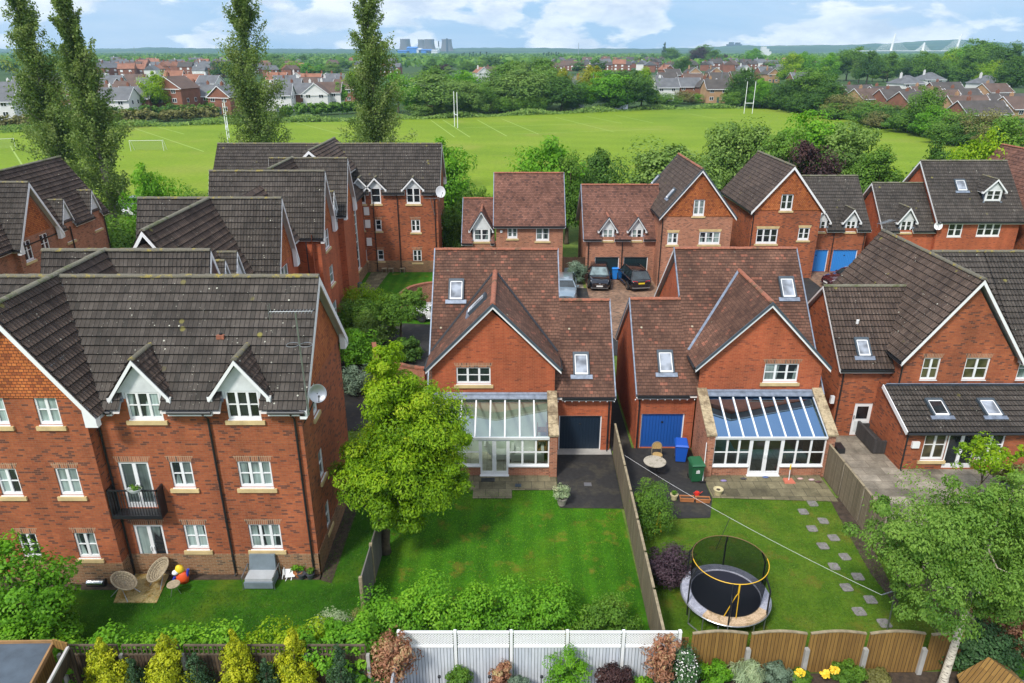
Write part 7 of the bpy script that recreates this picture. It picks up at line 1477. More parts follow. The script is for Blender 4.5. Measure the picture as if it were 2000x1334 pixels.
# grey two-seat garden sofa
GREYW = plain('grey_resin', (.15, .19, .22), .6, var=.15); GREYC = plain('grey_cushion', (.38, .40, .42), .9, var=.1)
p = gpt(515, 1133); x, y = p.x, 21.44; T = thing('garden_sofa', 'two-seat grey garden sofa with thin white arms against the apartment wall', 'sofa', (x, y, 0)); m = MB(); m.box(x - .53, x + .53, y - .38, y + .32, .06, .32); m.build('base', GREYW, T); m = MB(); m.box(x - .5, x + .5, y - .30, y + .2, .321, .44); m.build('seat_cushion', GREYC, T); m = MB(); m.hexa([(x - .5, y + .2, .42), (x + .5, y + .2, .42), (x + .5, y + .36, .42), (x - .5, y + .36, .42), (x - .47, y + .34, 1.02), (x + .47, y + .34, 1.02), (x + .47, y + .44, 1.02), (x - .47, y + .44, 1.02)]); m.build('backrest', GREYW, T)
for s_ in (-1, 1): m = MB(); m.tube([(x + s_ * .58, y - .36, 0), (x + s_ * .58, y - .36, .56), (x + s_ * .58, y + .34, .62), (x + s_ * .58, y + .34, 0)], .022, 6); m.build('arm', WTRIM if False else METAL, T)
# folded white plastic chairs
p = gpt(563, 1128); T = thing('plastic_chair', 'folded white plastic chair leaning beside the grey garden sofa', 'chair', (p.x, p.y, 0)); m = MB(); m.bar(p + Vector((-.05, .1, .05)), p + Vector((-.16, .35, .75)), .34, .03, (0, -1, .3)); m.build('backrest', WHITE, T); m = MB(); m.bar(p + Vector((.1, -.1, .1)), p + Vector((.05, .3, .22)), .36, .03, (0, 0, 1)); m.build('seat', WHITE, T)
for a, b in (((-.2, -.1, 0), (-.15, .3, .5)), ((.15, -.15, 0), (.2, .3, .35)), ((.28, 0, 0), (.3, .2, .2)), ((-.05, -.2, 0), (.1, .2, .3))): m = MB(); m.tube([p + Vector(a), p + Vector(b)], .018, 6); m.build('leg', WHITE, T)
def pot(label, px_, py_, r_, h, mat, plant=None, pn=300, group=None, z=0.03, pr=None, leaf=.07):
    p = gpt(px_, py_, z); T = thing('plant_pot', label, 'plant pot', (p.x, p.y, z), group); m = MB(); m.lathe([(0, 0), (r_ * .68, 0), (r_ * .95, h * .85), (r_ * 1.05, h * .86), (r_ * 1.05, h), (r_ * .9, h), (r_ * .85, h * .88), (0, h * .86)], p, 20); m.build('pot', mat, T, smooth=False); m = MB(); m.lathe([(0, h * .87), (r_ * .87, h * .87)], p, 16); m.build('soil', SOIL, T)
    if plant:
        R_ = pr or r_ * 1.2; P, Nn, S, tt = clumpy([((0, 0, h + R_ * .7), (R_, R_, R_ * .9), 1)], pn, leaf, cl=.4, ncl=24, up=.8); link('plant', leafmesh('plant', P, Nn, S, tt, L[plant], .55), T)
    return T
TERR = plain('terracotta', (.45, .17, .06), .8, var=.2); CREAMP = plain('cream_glaze', (.55, .48, .28), .5, var=.15); STONEP = plain('stone_pot', (.30, .27, .24), .9, var=.3); DKP = plain('dark_pot', (.05, .055, .07), .6)
pot('stone pot with a round pale yellow-green shrub at the edge of the dark driveway', 1097, 985, .24, .36, STONEP, 'silver', 1500, pr=.36)
pot('cream pot with handles and small green plant left of the terracotta troughs', 1316, 975, .17, .28, CREAMP, 'mid', 200, pr=.1)
pot('empty cream glazed pot on the patio edge, right of the terracotta troughs', 1402, 965, .21, .28, CREAMP)
pot('dark square pot with an olive sapling by the near corner downpipe', 597, 1112, .16, .3, DKP, 'grey', 350, pr=.28); pot('terracotta pot of green plants beside the white plastic chair', 583, 1124, .18, .2, TERR, 'fresh', 300); pot('dark pot with low plant, nearest the corner of the apartment block', 607, 1128, .17, .22, DKP, 'mid', 250, pr=.13); pot('dark empty pot in front of the olive sapling', 590, 1129, .15, .22, DKP)
def trough(label, px_, py_, L_, rz=-4):
    p = gpt(px_, py_, .03); T = thing('planter_trough', label, 'planter', (p.x, p.y, .03)); T.rotation_euler = (0, 0, R(rz)); PORG[T.name] = Vector((0, 0, 0)); m = MB(); a, b = L_ / 2, .12
    lo = [(-a * .93, -b * .8, 0), (a * .93, -b * .8, 0), (a * .93, b * .8, 0), (-a * .93, b * .8, 0)]; hi = [(-a, -b, .2), (a, -b, .2), (a, b, .2), (-a, b, .2)]; hi2 = [(-a * .93, -b * .8, .2), (a * .93, -b * .8, .2), (a * .93, b * .8, .2), (-a * .93, b * .8, .2)]
    m.poly(lo[::-1])
    for i in range(4): j = (i + 1) % 4; m.poly([lo[i], lo[j], hi[j], hi[i]]); m.poly([hi[i], hi[j], hi2[j], hi2[i]])
    for s_ in (-1, 1): m.box(-a - .01, a + .01, s_ * b - .015, s_ * b + .015, .17, .205)
    m.build('trough', TERR, T); m = MB(); m.poly([(x, y, .16) for x, y, z in hi2]); m.build('soil', SOIL, T)
trough('long terracotta trough, the left of two on the drive edge', 1341, 978, .62); trough('long terracotta trough, the right of two beside the patio', 1372, 980, .62)
p = gpt(1361, 968); T = thing('watering_can', 'small red and grey watering can behind the terracotta troughs', 'watering can', (p.x, p.y, .03)); RP = plain('red_plastic', (.6, .03, .02), .4); m = MB(); m.lathe([(0, 0), (.11, 0), (.1, .16), (0, .16)], (p.x, p.y, .03), 14); m.build('body', RP, T); m = MB(); m.tube([(p.x + .09, p.y, .08), (p.x + .24, p.y, .22)], .015, 6); m.tube([(p.x - .1, p.y, .06), (p.x - .17, p.y, .14), (p.x - .05, p.y, .22)], .012, 6); m.build('spout', RP, T)
# round bistro table, rattan-backed chair
p = gpt(1279, 925, .0); p.y += .0; c = gpt(1279, 901, .74); T = thing('garden_table', 'round weathered pale garden table on the drive by the blue garage', 'table', (c.x, c.y, .02)); TT = mossy('weathered_table', (.42, .38, .31), (.26, .24, .18), .5, 5); m = MB(); m.lathe([(0, .70), (.50, .70), (.52, .72), (.52, .745), (0, .75)], (c.x, c.y, 0), 32); m.build('tabletop', TT, T)
for a in (.6, 2.2, 3.8, 5.3): m = MB(); m.tube([(c.x + .28 * math.cos(a), c.y + .28 * math.sin(a), .7), (c.x + .1 * math.cos(a), c.y + .1 * math.sin(a), .35), (c.x + .3 * math.cos(a), c.y + .3 * math.sin(a), .02)], .014, 6); m.build('leg', BLACK, T)
c2 = gpt(1284, 888, .45); T = thing('garden_chair', 'cane-backed chair behind the round garden table', 'chair', (c2.x, c2.y, .02)); CANE = plain('cane', (.42, .28, .11), .8, var=.3, vscale=18); m = MB(); pts = [(c2.x + .24 * math.cos(a), c2.y + .25, .75 + .26 * math.sin(a)) for a in np.linspace(-.5, 3.64, 16)]; m.prism(pts, (0, .03, 0)); m.build('backrest', CANE, T); m = MB(); m.tube(pts, .02, 6); m.tube([(c2.x - .23, c2.y + .26, .62), (c2.x - .22, c2.y + .22, .02)], .018, 6); m.tube([(c2.x + .23, c2.y + .26, .62), (c2.x + .22, c2.y + .22, .02)], .018, 6); m.tube([(c2.x - .2, c2.y - .2, .45), (c2.x - .22, c2.y - .22, .02)], .018, 6); m.tube([(c2.x + .2, c2.y - .2, .45), (c2.x + .22, c2.y - .22, .02)], .018, 6); m.build('frame', WTRIM, T); m = MB(); m.lathe([(0, .43), (.23, .43), (.24, .46), (0, .47)], (c2.x, c2.y, 0), 18); m.build('seat', CANE, T)
# hose, broom, scooter and small things on the patio
p = gpt(1540, 940, .03); T = thing('square_parasol_base', 'salmon square stand with a short pole on the patio right of the conservatory doors', 'stand', (p.x, p.y, .03)); SAL = plain('salmon', (.55, .16, .10), .6); m = MB(); m.hexa([(p.x - .24, p.y - .2, .03), (p.x + .26, p.y - .2, .03), (p.x + .22, p.y + .2, .03), (p.x - .2, p.y + .2, .03), (p.x - .22, p.y - .18, .1), (p.x + .24, p.y - .18, .1), (p.x + .2, p.y + .18, .1), (p.x - .18, p.y + .18, .1)]); m.build('base', SAL, T); m = MB(); m.tube([(p.x, p.y, .1), (p.x + .03, p.y + .1, .62)], .018, 6, WHITE); m.tube([(p.x + .03, p.y + .1, .6), (p.x + .05, p.y + .14, .85)], .03, 6, TY); m.build('pole', WHITE, T)
for px_, py_, col, nm, lab in ((1413, 940, (.25, .2, .4), 'shoe', 'lilac shoe on the patio near the left pier'), (1452, 936, (.05, .05, .06), 'shoe', 'dark shoe on the patio left of the doors'), (1495, 933, (.10, .14, .3), 'shoe', 'navy shoe just right of the conservatory doors'), (1563, 936, (.55, .35, .33), 'towel', 'pale pink cloth lying right of the salmon stand'), (1585, 938, (.55, .4, .42), 'towel', 'small pink and white cloth by the right conservatory pier'), (1598, 942, (.10, .05, .05), 'plant_debris', 'heap of dark clippings at the right end of the patio')):
    p = gpt(px_, py_, .03); m = MB(); m.lathe([(0, 0), (.10, .01), (.12, .035), (.07, .07), (0, .075)], (p.x, p.y, .032), 12, sx=1.3, sy=.6); solo(m, nm, plain(nm + '_%d' % px_, col, .8), lab, nm.replace('_', ' '), (p.x, p.y, .03), smooth=True)
p = gpt(1371, 940, .03); T = thing('broom', 'thin white pole leaning at the corner pier behind the green bin', 'pole', (p.x, p.y, .03)); m = MB(); m.tube([(p.x, p.y - .1, .03), (p.x + .1, p.y + .3, 1.9)], .018, 6); m.build('handle', WHITE, T); m = MB(); m.box(p.x - .14, p.x + .14, p.y - .16, p.y - .06, .03, .12); m.build('head', BLACK, T)
# yellow toy slide frame behind the purple shrub
p = gpt(1287, 1015, .9); T = thing('toy_swing', 'yellow A-shaped toy frame poking out above the dark purple shrub', 'toy', (p.x, p.y, 0)); m = MB(); m.tube([(p.x - .12, p.y, .2), (p.x, p.y, 1.25)], .03, 6); m.tube([(p.x + .12, p.y, .3), (p.x, p.y, 1.25)], .03, 6); m.build('frame', TY, T)
# washing line
a = sight(1212, 884, x=4.95); b = sight(1722, 1162, y=19.5); b = Vector((14.4, 18.9, 0)); b.z = sight(1722, 1162, y=18.9).z; s_ = sight(1722, 1162, y=18.9); b = s_
T = thing('washing_line', 'white washing line stretched across the trampoline garden with one prop', 'washing line', a); m = MB(); pts = [a.lerp(b, t) + Vector((0, 0, -.25 * 4 * t * (1 - t))) for t in np.linspace(0, 1, 15)]; m.tube(pts, .0055, 5); m.build('line', WHITE, T)
m = MB(); q = pts[7]; m.tube([q, (q.x - .5, q.y - .3, .05)], .012, 6); m.build('prop', BLACK, T); m = MB(); m.tube([b, b + Vector((.5, .1, .1))], .02, 6); m.tube([b + Vector((.5, .1, .1)), (b.x + .55, b.y + .1, 0)], .025, 6); m.build('bracket', METAL, T)
# grey rattan storage sofa on the right patio
p = gpt(1712, 880, .03); RAT = planks('dark_rattan', (.045, .042, .042), (.075, .07, .07), .05, .008); T = thing('rattan_sofa', 'dark grey rattan sofa stored on its side by the lean-to wall', 'sofa', (p.x, p.y, .03)); x, y = p.x, p.y + .6; m = MB(); a_ = R(10); m.hexa([(x - .32, y - .9, .03), (x + .32, y - .9, .03), (x + .28, y + .95, .03), (x - .36, y + .95, .03), (x - .32, y - .9, .66), (x + .32, y - .9, .5), (x + .28, y + .95, .5), (x - .36, y + .95, .66)]); m.build('seat', RAT, T); m = MB(); m.box(x - .4, x - .26, y - .92, y + .98, .1, .86); m.build('backrest', RAT, T)
for yy in (y - .94, y + .86): m = MB(); m.box(x - .38, x + .34, yy, yy + .12, .1, .74); m.build('arm', RAT, T)
m = MB(); p = gpt(1637, 880, .03); m.hexa([(p.x - .2, p.y - .3, .03), (p.x + .2, p.y - .3, .03), (p.x + .2, p.y + .3, .03), (p.x - .2, p.y + .3, .03), (p.x - .2, p.y - .28, .3), (p.x + .2, p.y - .28, .3), (p.x + .2, p.y + .28, .34), (p.x - .2, p.y + .28, .34)]); solo(m, 'storage_box', BLACK, 'small black box behind the close-boarded fence on the stone patio', 'box', (p.x, p.y, .03))
# ================================================================ trampoline
tc_ = gpt(1417, 1158, .85); TX, TY_ = tc_.x, tc_.y; T = thing('trampoline', 'round trampoline with grey pad and tall net with yellow top ring', 'trampoline', (TX, TY_, 0))
PADG = mossy('grey_pad', (.36, .37, .44), (.26, .27, .34), .5, 3); PADF = mossy('faded_pad', (.55, .40, .26), (.35, .24, .13), .5, 4); MAT_ = plain('trampoline_mat', (.012, .013, .026), .7)
def netmat():
    m, t, b = newmat('safety_net'); t.nodes.remove(b); o = t.nodes['Material Output']; tr = N(t, 'ShaderNodeBsdfTransparent'); df = N(t, 'ShaderNodeBsdfDiffuse'); df.inputs[0].default_value = (.008, .010, .010, 1); mx = N(t, 'ShaderNodeMixShader'); mx.inputs[0].default_value = .62; t.links.new(tr.outputs[0], mx.inputs[1]); t.links.new(df.outputs[0], mx.inputs[2]); t.links.new(mx.outputs[0], o.inputs[0]); return m
NET = netmat(); zc_ = .85; k = 48
def ringpt(r_, a, z): return Vector((TX + r_ * math.cos(a), TY_ + r_ * math.sin(a), z))
m = MB(); m.poly([ringpt(1.2, 2 * math.pi * j / k, zc_ - .02) for j in range(k)]); m.build('jumping_mat', MAT_, T)
for (j0, j1, mt) in ((0, 30, PADG), (30, 43, PADF), (43, 48, PADG)):
    m = MB()
    for j in range(j0, j1):
        a0_, a1_ = 2 * math.pi * j / k, 2 * math.pi * (j + 1) / k
        m.hexa([ringpt(1.18, a0_, zc_ - .03), ringpt(1.18, a1_, zc_ - .03), ringpt(1.52, a1_, zc_ - .06), ringpt(1.52, a0_, zc_ - .06), ringpt(1.18, a0_, zc_ + .03), ringpt(1.18, a1_, zc_ + .03), ringpt(1.50, a1_, zc_ + .02), ringpt(1.50, a0_, zc_ + .02)])
    m.build('pad', mt, T)
m = MB(); m.tube([ringpt(1.53, 2 * math.pi * j / k, zc_ - .07) for j in range(k + 1)], .025, 6); m.build('frame_ring', METAL, T)
TZ = 2.32
for j in range(4):
    a = R(45 + 90 * j - 10); m = MB(); m.tube([ringpt(1.42, a - .2, 0), ringpt(1.5, a - .2, 0.04), ringpt(1.5, a - .2, zc_ - .08)], .022, 6); m.tube([ringpt(1.5, a - .2, .05), ringpt(1.5, a + .2, .05)], .022, 6); m.tube([ringpt(1.5, a + .2, .05), ringpt(1.5, a + .2, zc_ - .08)], .022, 6); m.build('leg', METAL, T)
for j in range(6): a = R(60 * j + 18); m = MB(); m.tube([ringpt(1.47, a, .3), ringpt(1.5, a, zc_), ringpt(1.50, a, 1.8), ringpt(1.27, a, TZ)], .03, 8); m.build('net_pole', BLACK, T)
YB = plain('yellow_band', (.72, .42, .02), .5); m = MB(); m.tube([ringpt(1.27, 2 * math.pi * j / k, TZ) for j in range(24, k + 1)], .015, 6); m.build('top_ring', YB, T); m = MB(); m.tube([ringpt(1.27, 2 * math.pi * j / k, TZ) for j in range(25)], .014, 6); m.build('top_ring', plain('brown_band', (.16, .09, .03), .6), T)
m = MB()
for j in range(k):
    a0_, a1_ = 2 * math.pi * j / k, 2 * math.pi * (j + 1) / k
    prev = None
    for r_, z in ((1.20, zc_), (1.25, 1.5), (1.26, 2.0), (1.265, TZ)):
        if prev: m.poly([ringpt(prev[0], a0_, prev[1]), ringpt(prev[0], a1_, prev[1]), ringpt(r_, a1_, z), ringpt(r_, a0_, z)])
        prev = (r_, z)
m.build('safety_net', NET, T)
a = R(-92); m = MB(); m.tube([ringpt(1.27, a, TZ), ringpt(1.27, a, TZ - .35)], .03, 6); m.tube([ringpt(1.27, a, TZ - .35), ringpt(1.26, a - .06, 1.8), ringpt(1.24, a - .28, zc_ + .06)], .016, 6); m.tube([ringpt(1.27, a, TZ - .35), ringpt(1.26, a + .02, 1.8), ringpt(1.26, a + .03, zc_ + .06)], .016, 6); m.build('net_zip', YB, T)
m = MB(); a = R(-108)
for s_ in (-.16, .16): m.tube([ringpt(1.6, a, .8) + Vector((s_, 0, 0)), ringpt(1.85, a, .02) + Vector((s_, 0, 0))], .014, 6)
for t in (.35, .7): q = ringpt(1.6, a, .8).lerp(ringpt(1.85, a, .02), t); m.tube([q - Vector((.16, 0, 0)), q + Vector((.16, 0, 0))], .012, 6)
m.build('ladder', METAL, T)
# ================================================================ lower left sheds, lights, far lawn tables
T = thing('shed', 'corner of a timber shed with a grey felt roof at the bottom left corner', 'shed', (-14, 14.6, 0)); FELT = plain('grey_felt', (.075, .10, .13), .9, var=.2, vscale=2)
q = [sight(*a, z=2.15) for a in ((-60, 1262), (104, 1258), (58, 1340), (-120, 1400))]; m = MB(); m.prism(q, (0, 0, .05)); m.build('roof', FELT, T)
q2 = [sight(*a, z=2.22) for a in ((-60, 1256), (106, 1254), (57, 1345))]; m = MB(); m.bar(q2[1], q2[2], .06, .14); m.bar(q2[0], q2[1], .05, .14); m.build('roof_edge', plain('shed_trim', (.30, .17, .07), .8, var=.2), T)
m = MB(); e = q[1]; m.box(e.x - 4, e.x - .05, e.y - .12, e.y - .06, 0, 2.1); m.build('wall', WBROWN, T); m = MB(); f_ = q[2]; m.poly([e + Vector((-.05, -.1, 0)), f_ + Vector((-.05, 0, 0)), Vector((f_.x - .05, f_.y, 0)), Vector((e.x - .05, e.y - .1, 0))]); m.build('wall', WBROWN, T)
T = thing('pergola', 'low timber lean-to with a pale ridge rail beside the bottom left shed', 'pergola', (-12.6, 14.9, 0)); a_, b_, c_ = sight(133, 1264, z=2.3), sight(92, 1340, z=2.3), sight(105, 1256, z=2.3); m = MB(); m.bar(a_, b_, .07, .08); m.build('rail', SOFFIT, T); m = MB(); m.bar(c_, a_, .05, .3); m.build('board', WBROWN, T)
m = MB(); m.poly([a_ - Vector((0, 0, .1)), b_ - Vector((0, 0, .1)), (b_.x - .1, b_.y, 1.6), (a_.x - .1, a_.y, 1.6)]); m.prism([(a_.x - .05, a_.y, 0), (a_.x + .05, a_.y, 0), (a_.x + .05, a_.y + .1, 0), (a_.x - .05, a_.y + .1, 0)], (0, 0, 2.2)); m.build('panel', WDARK, T)
T = thing('timber_ramp', 'bare timber planks of a small gabled roof at the bottom right corner', 'shed', (14.6, 15.9, 0)); q = [sight(*a, z=z) for a, z in (((1868, 1320), .5), ((1930, 1285), 1.1), ((2010, 1345), 1.0), ((1880, 1350), .4))]; m = MB(); m.prism(q, (0, 0, .04)); m.build('roof', WBROWN, T); q = [sight(*a, z=z) for a, z in (((1930, 1285), 1.1), ((1965, 1300), .6), ((2015, 1350), .5), ((2010, 1345), 1.0))]; m = MB(); m.prism(q, (0, 0, .04)); m.build('roof', WBROWN, T)
for px_, lab in ((858, 'leftmost small black ground light in front of the white fence'), (956, 'second small black ground light in front of the white fence, left of the middle'), (1058, 'third small black ground light in front of the white fence')):
    p = sight(px_, 1322, y=16.5); m = MB(); m.tube([(p.x, p.y, 0), (p.x, p.y, max(.2, p.z))], .012, 6); m.lathe([(0, -.03), (.05, -.02), (.05, .03), (0, .05)], (p.x, p.y, max(.2, p.z)), 12); solo(m, 'garden_light', BLACK, lab, 'garden light', (p.x, p.y, 0), 'ground lights along the white fence')
for px_, lab in ((752, 'left small wooden table on the far lawn against the brick wall'), (765, 'middle small wooden table on the far lawn against the brick wall'), (787, 'right small wooden table on the far lawn against the brick wall')):
    p = gpt(px_, 531); T = thing('garden_table', lab, 'table', (p.x, p.y - .3, .01), 'small wooden tables on the far lawn'); m = MB(); m.box(p.x - .22, p.x + .22, p.y - .5, p.y - .1, .38, .42); m.build('tabletop', WTRIM, T)
    for sx in (-.18, .18):
        for sy in (-.46, -.14): m = MB(); m.box(p.x + sx - .02, p.x + sx + .02, p.y + sy - .02, p.y + sy + .02, 0, .38); m.build('leg', WTRIM, T)
p = gpt(700, 575); T = thing('barbecue', 'covered grey and blue barbecue by the east doors of the apartment block', 'barbecue', (p.x, p.y, 0)); m = MB(); m.hexa([(p.x - .4, p.y - .3, .5), (p.x + .4, p.y - .3, .5), (p.x + .4, p.y + .3, .5), (p.x - .4, p.y + .3, .5), (p.x - .3, p.y - .2, 1.0), (p.x + .3, p.y - .2, 1.0), (p.x + .3, p.y + .2, 1.0), (p.x - .3, p.y + .2, 1.0)]); m.build('lid', SLATEB, T)
for sx in (-.35, .35): m = MB(); m.box(p.x + sx - .03, p.x + sx + .03, p.y - .25, p.y + .25, 0, .5); m.build('leg', METAL, T)
p = gpt(1103, 538); T = thing('water_butt', 'round grey water butt partly hidden behind the left red-brown roof', 'water butt', (p.x + .3, p.y - 1, 0)); m = MB(); m.lathe([(0, 0), (.4, 0), (.48, .5), (.45, 1.0), (0, 1.05)], (p.x + .3, p.y - 1, 0), 20); m.build('barrel', SLATEB, T)
T = thing('potted_plant', 'tall tan pot of leaves at the right edge of the stone patio', 'plant pot', (22.4, 27.6, .03)); m = MB(); m.lathe([(0, 0), (.22, 0), (.3, .4), (.26, .4), (0, .36)], (22.4, 27.6, .03), 16); m.build('pot', DKP, T)
b = sight(1952, 1010, y=23); 
# bird-bath style flower basket on the juliet balcony
q = sight(262, 955, y=21.35); T = thing('hanging_basket', 'wire flower basket hooked on the black balcony rail', 'basket', q); m = MB(); m.lathe([(0, -.16), (.18, -.12), (.27, 0), (.27, .02), (.16, -.1), (0, -.13)], q, 16, sy=.6); m.build('basket', WHITED, T); P, Nn, S, tt = clumpy([((0, 0, .02), (.24, .14, .08), 1)], 260, .07, cl=.5, ncl=10); link('plant', leafmesh('plant', P, Nn, S, tt, L['mid'], .55), T)

for nm, px_, py_, a, b, z, mt, lab, cat in (('drain_cover', 1148, 946, .17, .14, .022, METAL, 'grey square drain cover in the middle of the left dark driveway', 'drain cover'), ('doormat', 953, 937, .32, .16, .034, BLACK, 'black doormat outside the pale conservatory doors', 'doormat'), ('drain_cover', 1012, 948, .14, .12, .034, SLATEB, 'dark drain grating on the patio slabs left of the driveway', 'drain cover')):
    p = gpt(px_, py_, z); m = MB(); m.box(p.x - a, p.x + a, p.y - b, p.y + b, z, z + .012)
    for i in range(5): m.box(p.x - a * .85, p.x + a * .85, p.y - b * .8 + b * .36 * i, p.y - b * .8 + b * .36 * i + b * .12, z + .012, z + .018)
    solo(m, nm, mt, lab, cat, (p.x, p.y, z))
# ================================================================ goals, far houses, skyline
def post(mb, a, b, r_): mb.tube([a, b], r_, 8)
def rugby(label, pl, pr, ztop, zb, mid=True):
    a, b = gpt(*pl), gpt(*pr); T = thing('rugby_posts', label, 'goal posts', (a + b) / 2)
    for q in (a, b): m = MB(); m.tube([q, q + Vector((0, 0, ztop))], .09, 8); m.tube([q + Vector((0, 0, zb - .2)), q + Vector((0, 0, zb + .6))], .13, 8, WHITE); m.build('upright', WHITE, T)
    m = MB(); m.tube([a + Vector((0, 0, zb)), b + Vector((0, 0, zb))], .09, 8); m.build('crossbar', WHITE, T)
rugby('white rugby posts seen edge-on in the middle of the playing field', (888, 247), (894, 250), 8.6, 3.1); rugby('white rugby posts seen front-on at the right end of the playing field', (1453, 222), (1469, 222), 9.4, 3.1); rugby('white rugby posts at the left of the field, beside the third poplar', (446, 281), (448, 270), 8.2, 3.0)
def goal(label, px_, py_, w_, h=2.0, rz=0):
    p = gpt(px_, py_); T = thing('football_goal', label, 'football goal', p); u = Vector((math.cos(rz), math.sin(rz), 0)); v = Vector((-u.y, u.x, 0)); m = MB()
    for s_ in (-1, 1): q = p + u * s_ * w_ / 2; m.tube([q, q + Vector((0, 0, h))], .035, 6); m.tube([q + Vector((0, 0, h)), q + v * .6 + Vector((0, 0, h)), q + v * 1.8], .04, 6)
    m.tube([p - u * w_ / 2 + Vector((0, 0, h)), p + u * w_ / 2 + Vector((0, 0, h))], .035, 6); m.build('frame', WHITE, T); m = MB(); a, b = p - u * w_ / 2, p + u * w_ / 2; z = Vector((0, 0, h)); m.poly([a + z + v * .6, b + z + v * .6, b + v * 1.8, a + v * 1.8]); m.build('net', NETW, T)
def netw():
    m, t, b = newmat('goal_net'); t.nodes.remove(b); o = t.nodes['Material Output']; tr = N(t, 'ShaderNodeBsdfTransparent'); df = N(t, 'ShaderNodeBsdfDiffuse'); df.inputs[0].default_value = (.7, .7, .7, 1); mx = N(t, 'ShaderNodeMixShader'); mx.inputs[0].default_value = .18; t.links.new(tr.outputs[0], mx.inputs[1]); t.links.new(df.outputs[0], mx.inputs[2]); t.links.new(mx.outputs[0], o.inputs[0]); return m
NETW = netw()
goal('white football goal on the left part of the playing field', 288, 295, 6.2, 2.0, .1); goal('left of two small white goals at the right edge of the field', 1722, 248, 3.2, 2.0, -.5); goal('right of two small white goals at the right edge of the field', 1732, 250, 3.2, 2.0, -.5); goal('white goal cut by the left edge of the playing field', 2, 292, 5, 2, .6)
T = thing('rail_fence', 'low wire rail fence along the right edge of the playing field', 'fence', gpt(1740, 252)); m = MB(); m2 = MB(); a, b = gpt(1745, 253), gpt(1838, 268); n = 16
for i in range(n + 1): q = a.lerp(b, i / n); pm = MB(); pm.tube([q, q + Vector((0, 0, 1.1))], .05, 5); pm.build('post', METAL, T)
for z in (.5, 1.05): m.tube([a + Vector((0, 0, z)), b + Vector((0, 0, z))], .03, 5)
m.build('rail', METAL, T)
p = gpt(1306, 208); T = thing('site_sign', 'small white and red notice board at the far field edge', 'sign', p); m = MB(); m.box(p.x - 1.6, p.x + 1.6, p.y, p.y + .1, 1.2, 3.2); m.build('panel', WHITE, T); m = MB(); m.box(p.x - 1.1, p.x + 1.1, p.y - .02, p.y, 2.3, 2.9); m.build('stripe', RP, T)
for px_, lab in ((1128, 'left grey dugout shelter at the far field edge'), (1214, 'right grey dugout shelter at the far field edge')):
    p = gpt(px_, 216); m = MB(); m.hexa([(p.x - 2, p.y, 0), (p.x + 2, p.y, 0), (p.x + 2, p.y + 1.5, 0), (p.x - 2, p.y + 1.5, 0), (p.x - 2, p.y + .4, 1.9), (p.x + 2, p.y + .4, 1.9), (p.x + 2, p.y + 1.5, 1.9), (p.x - 2, p.y + 1.5, 1.9)]); solo(m, 'dugout', METAL, lab, 'shelter', (p.x, p.y, 0))
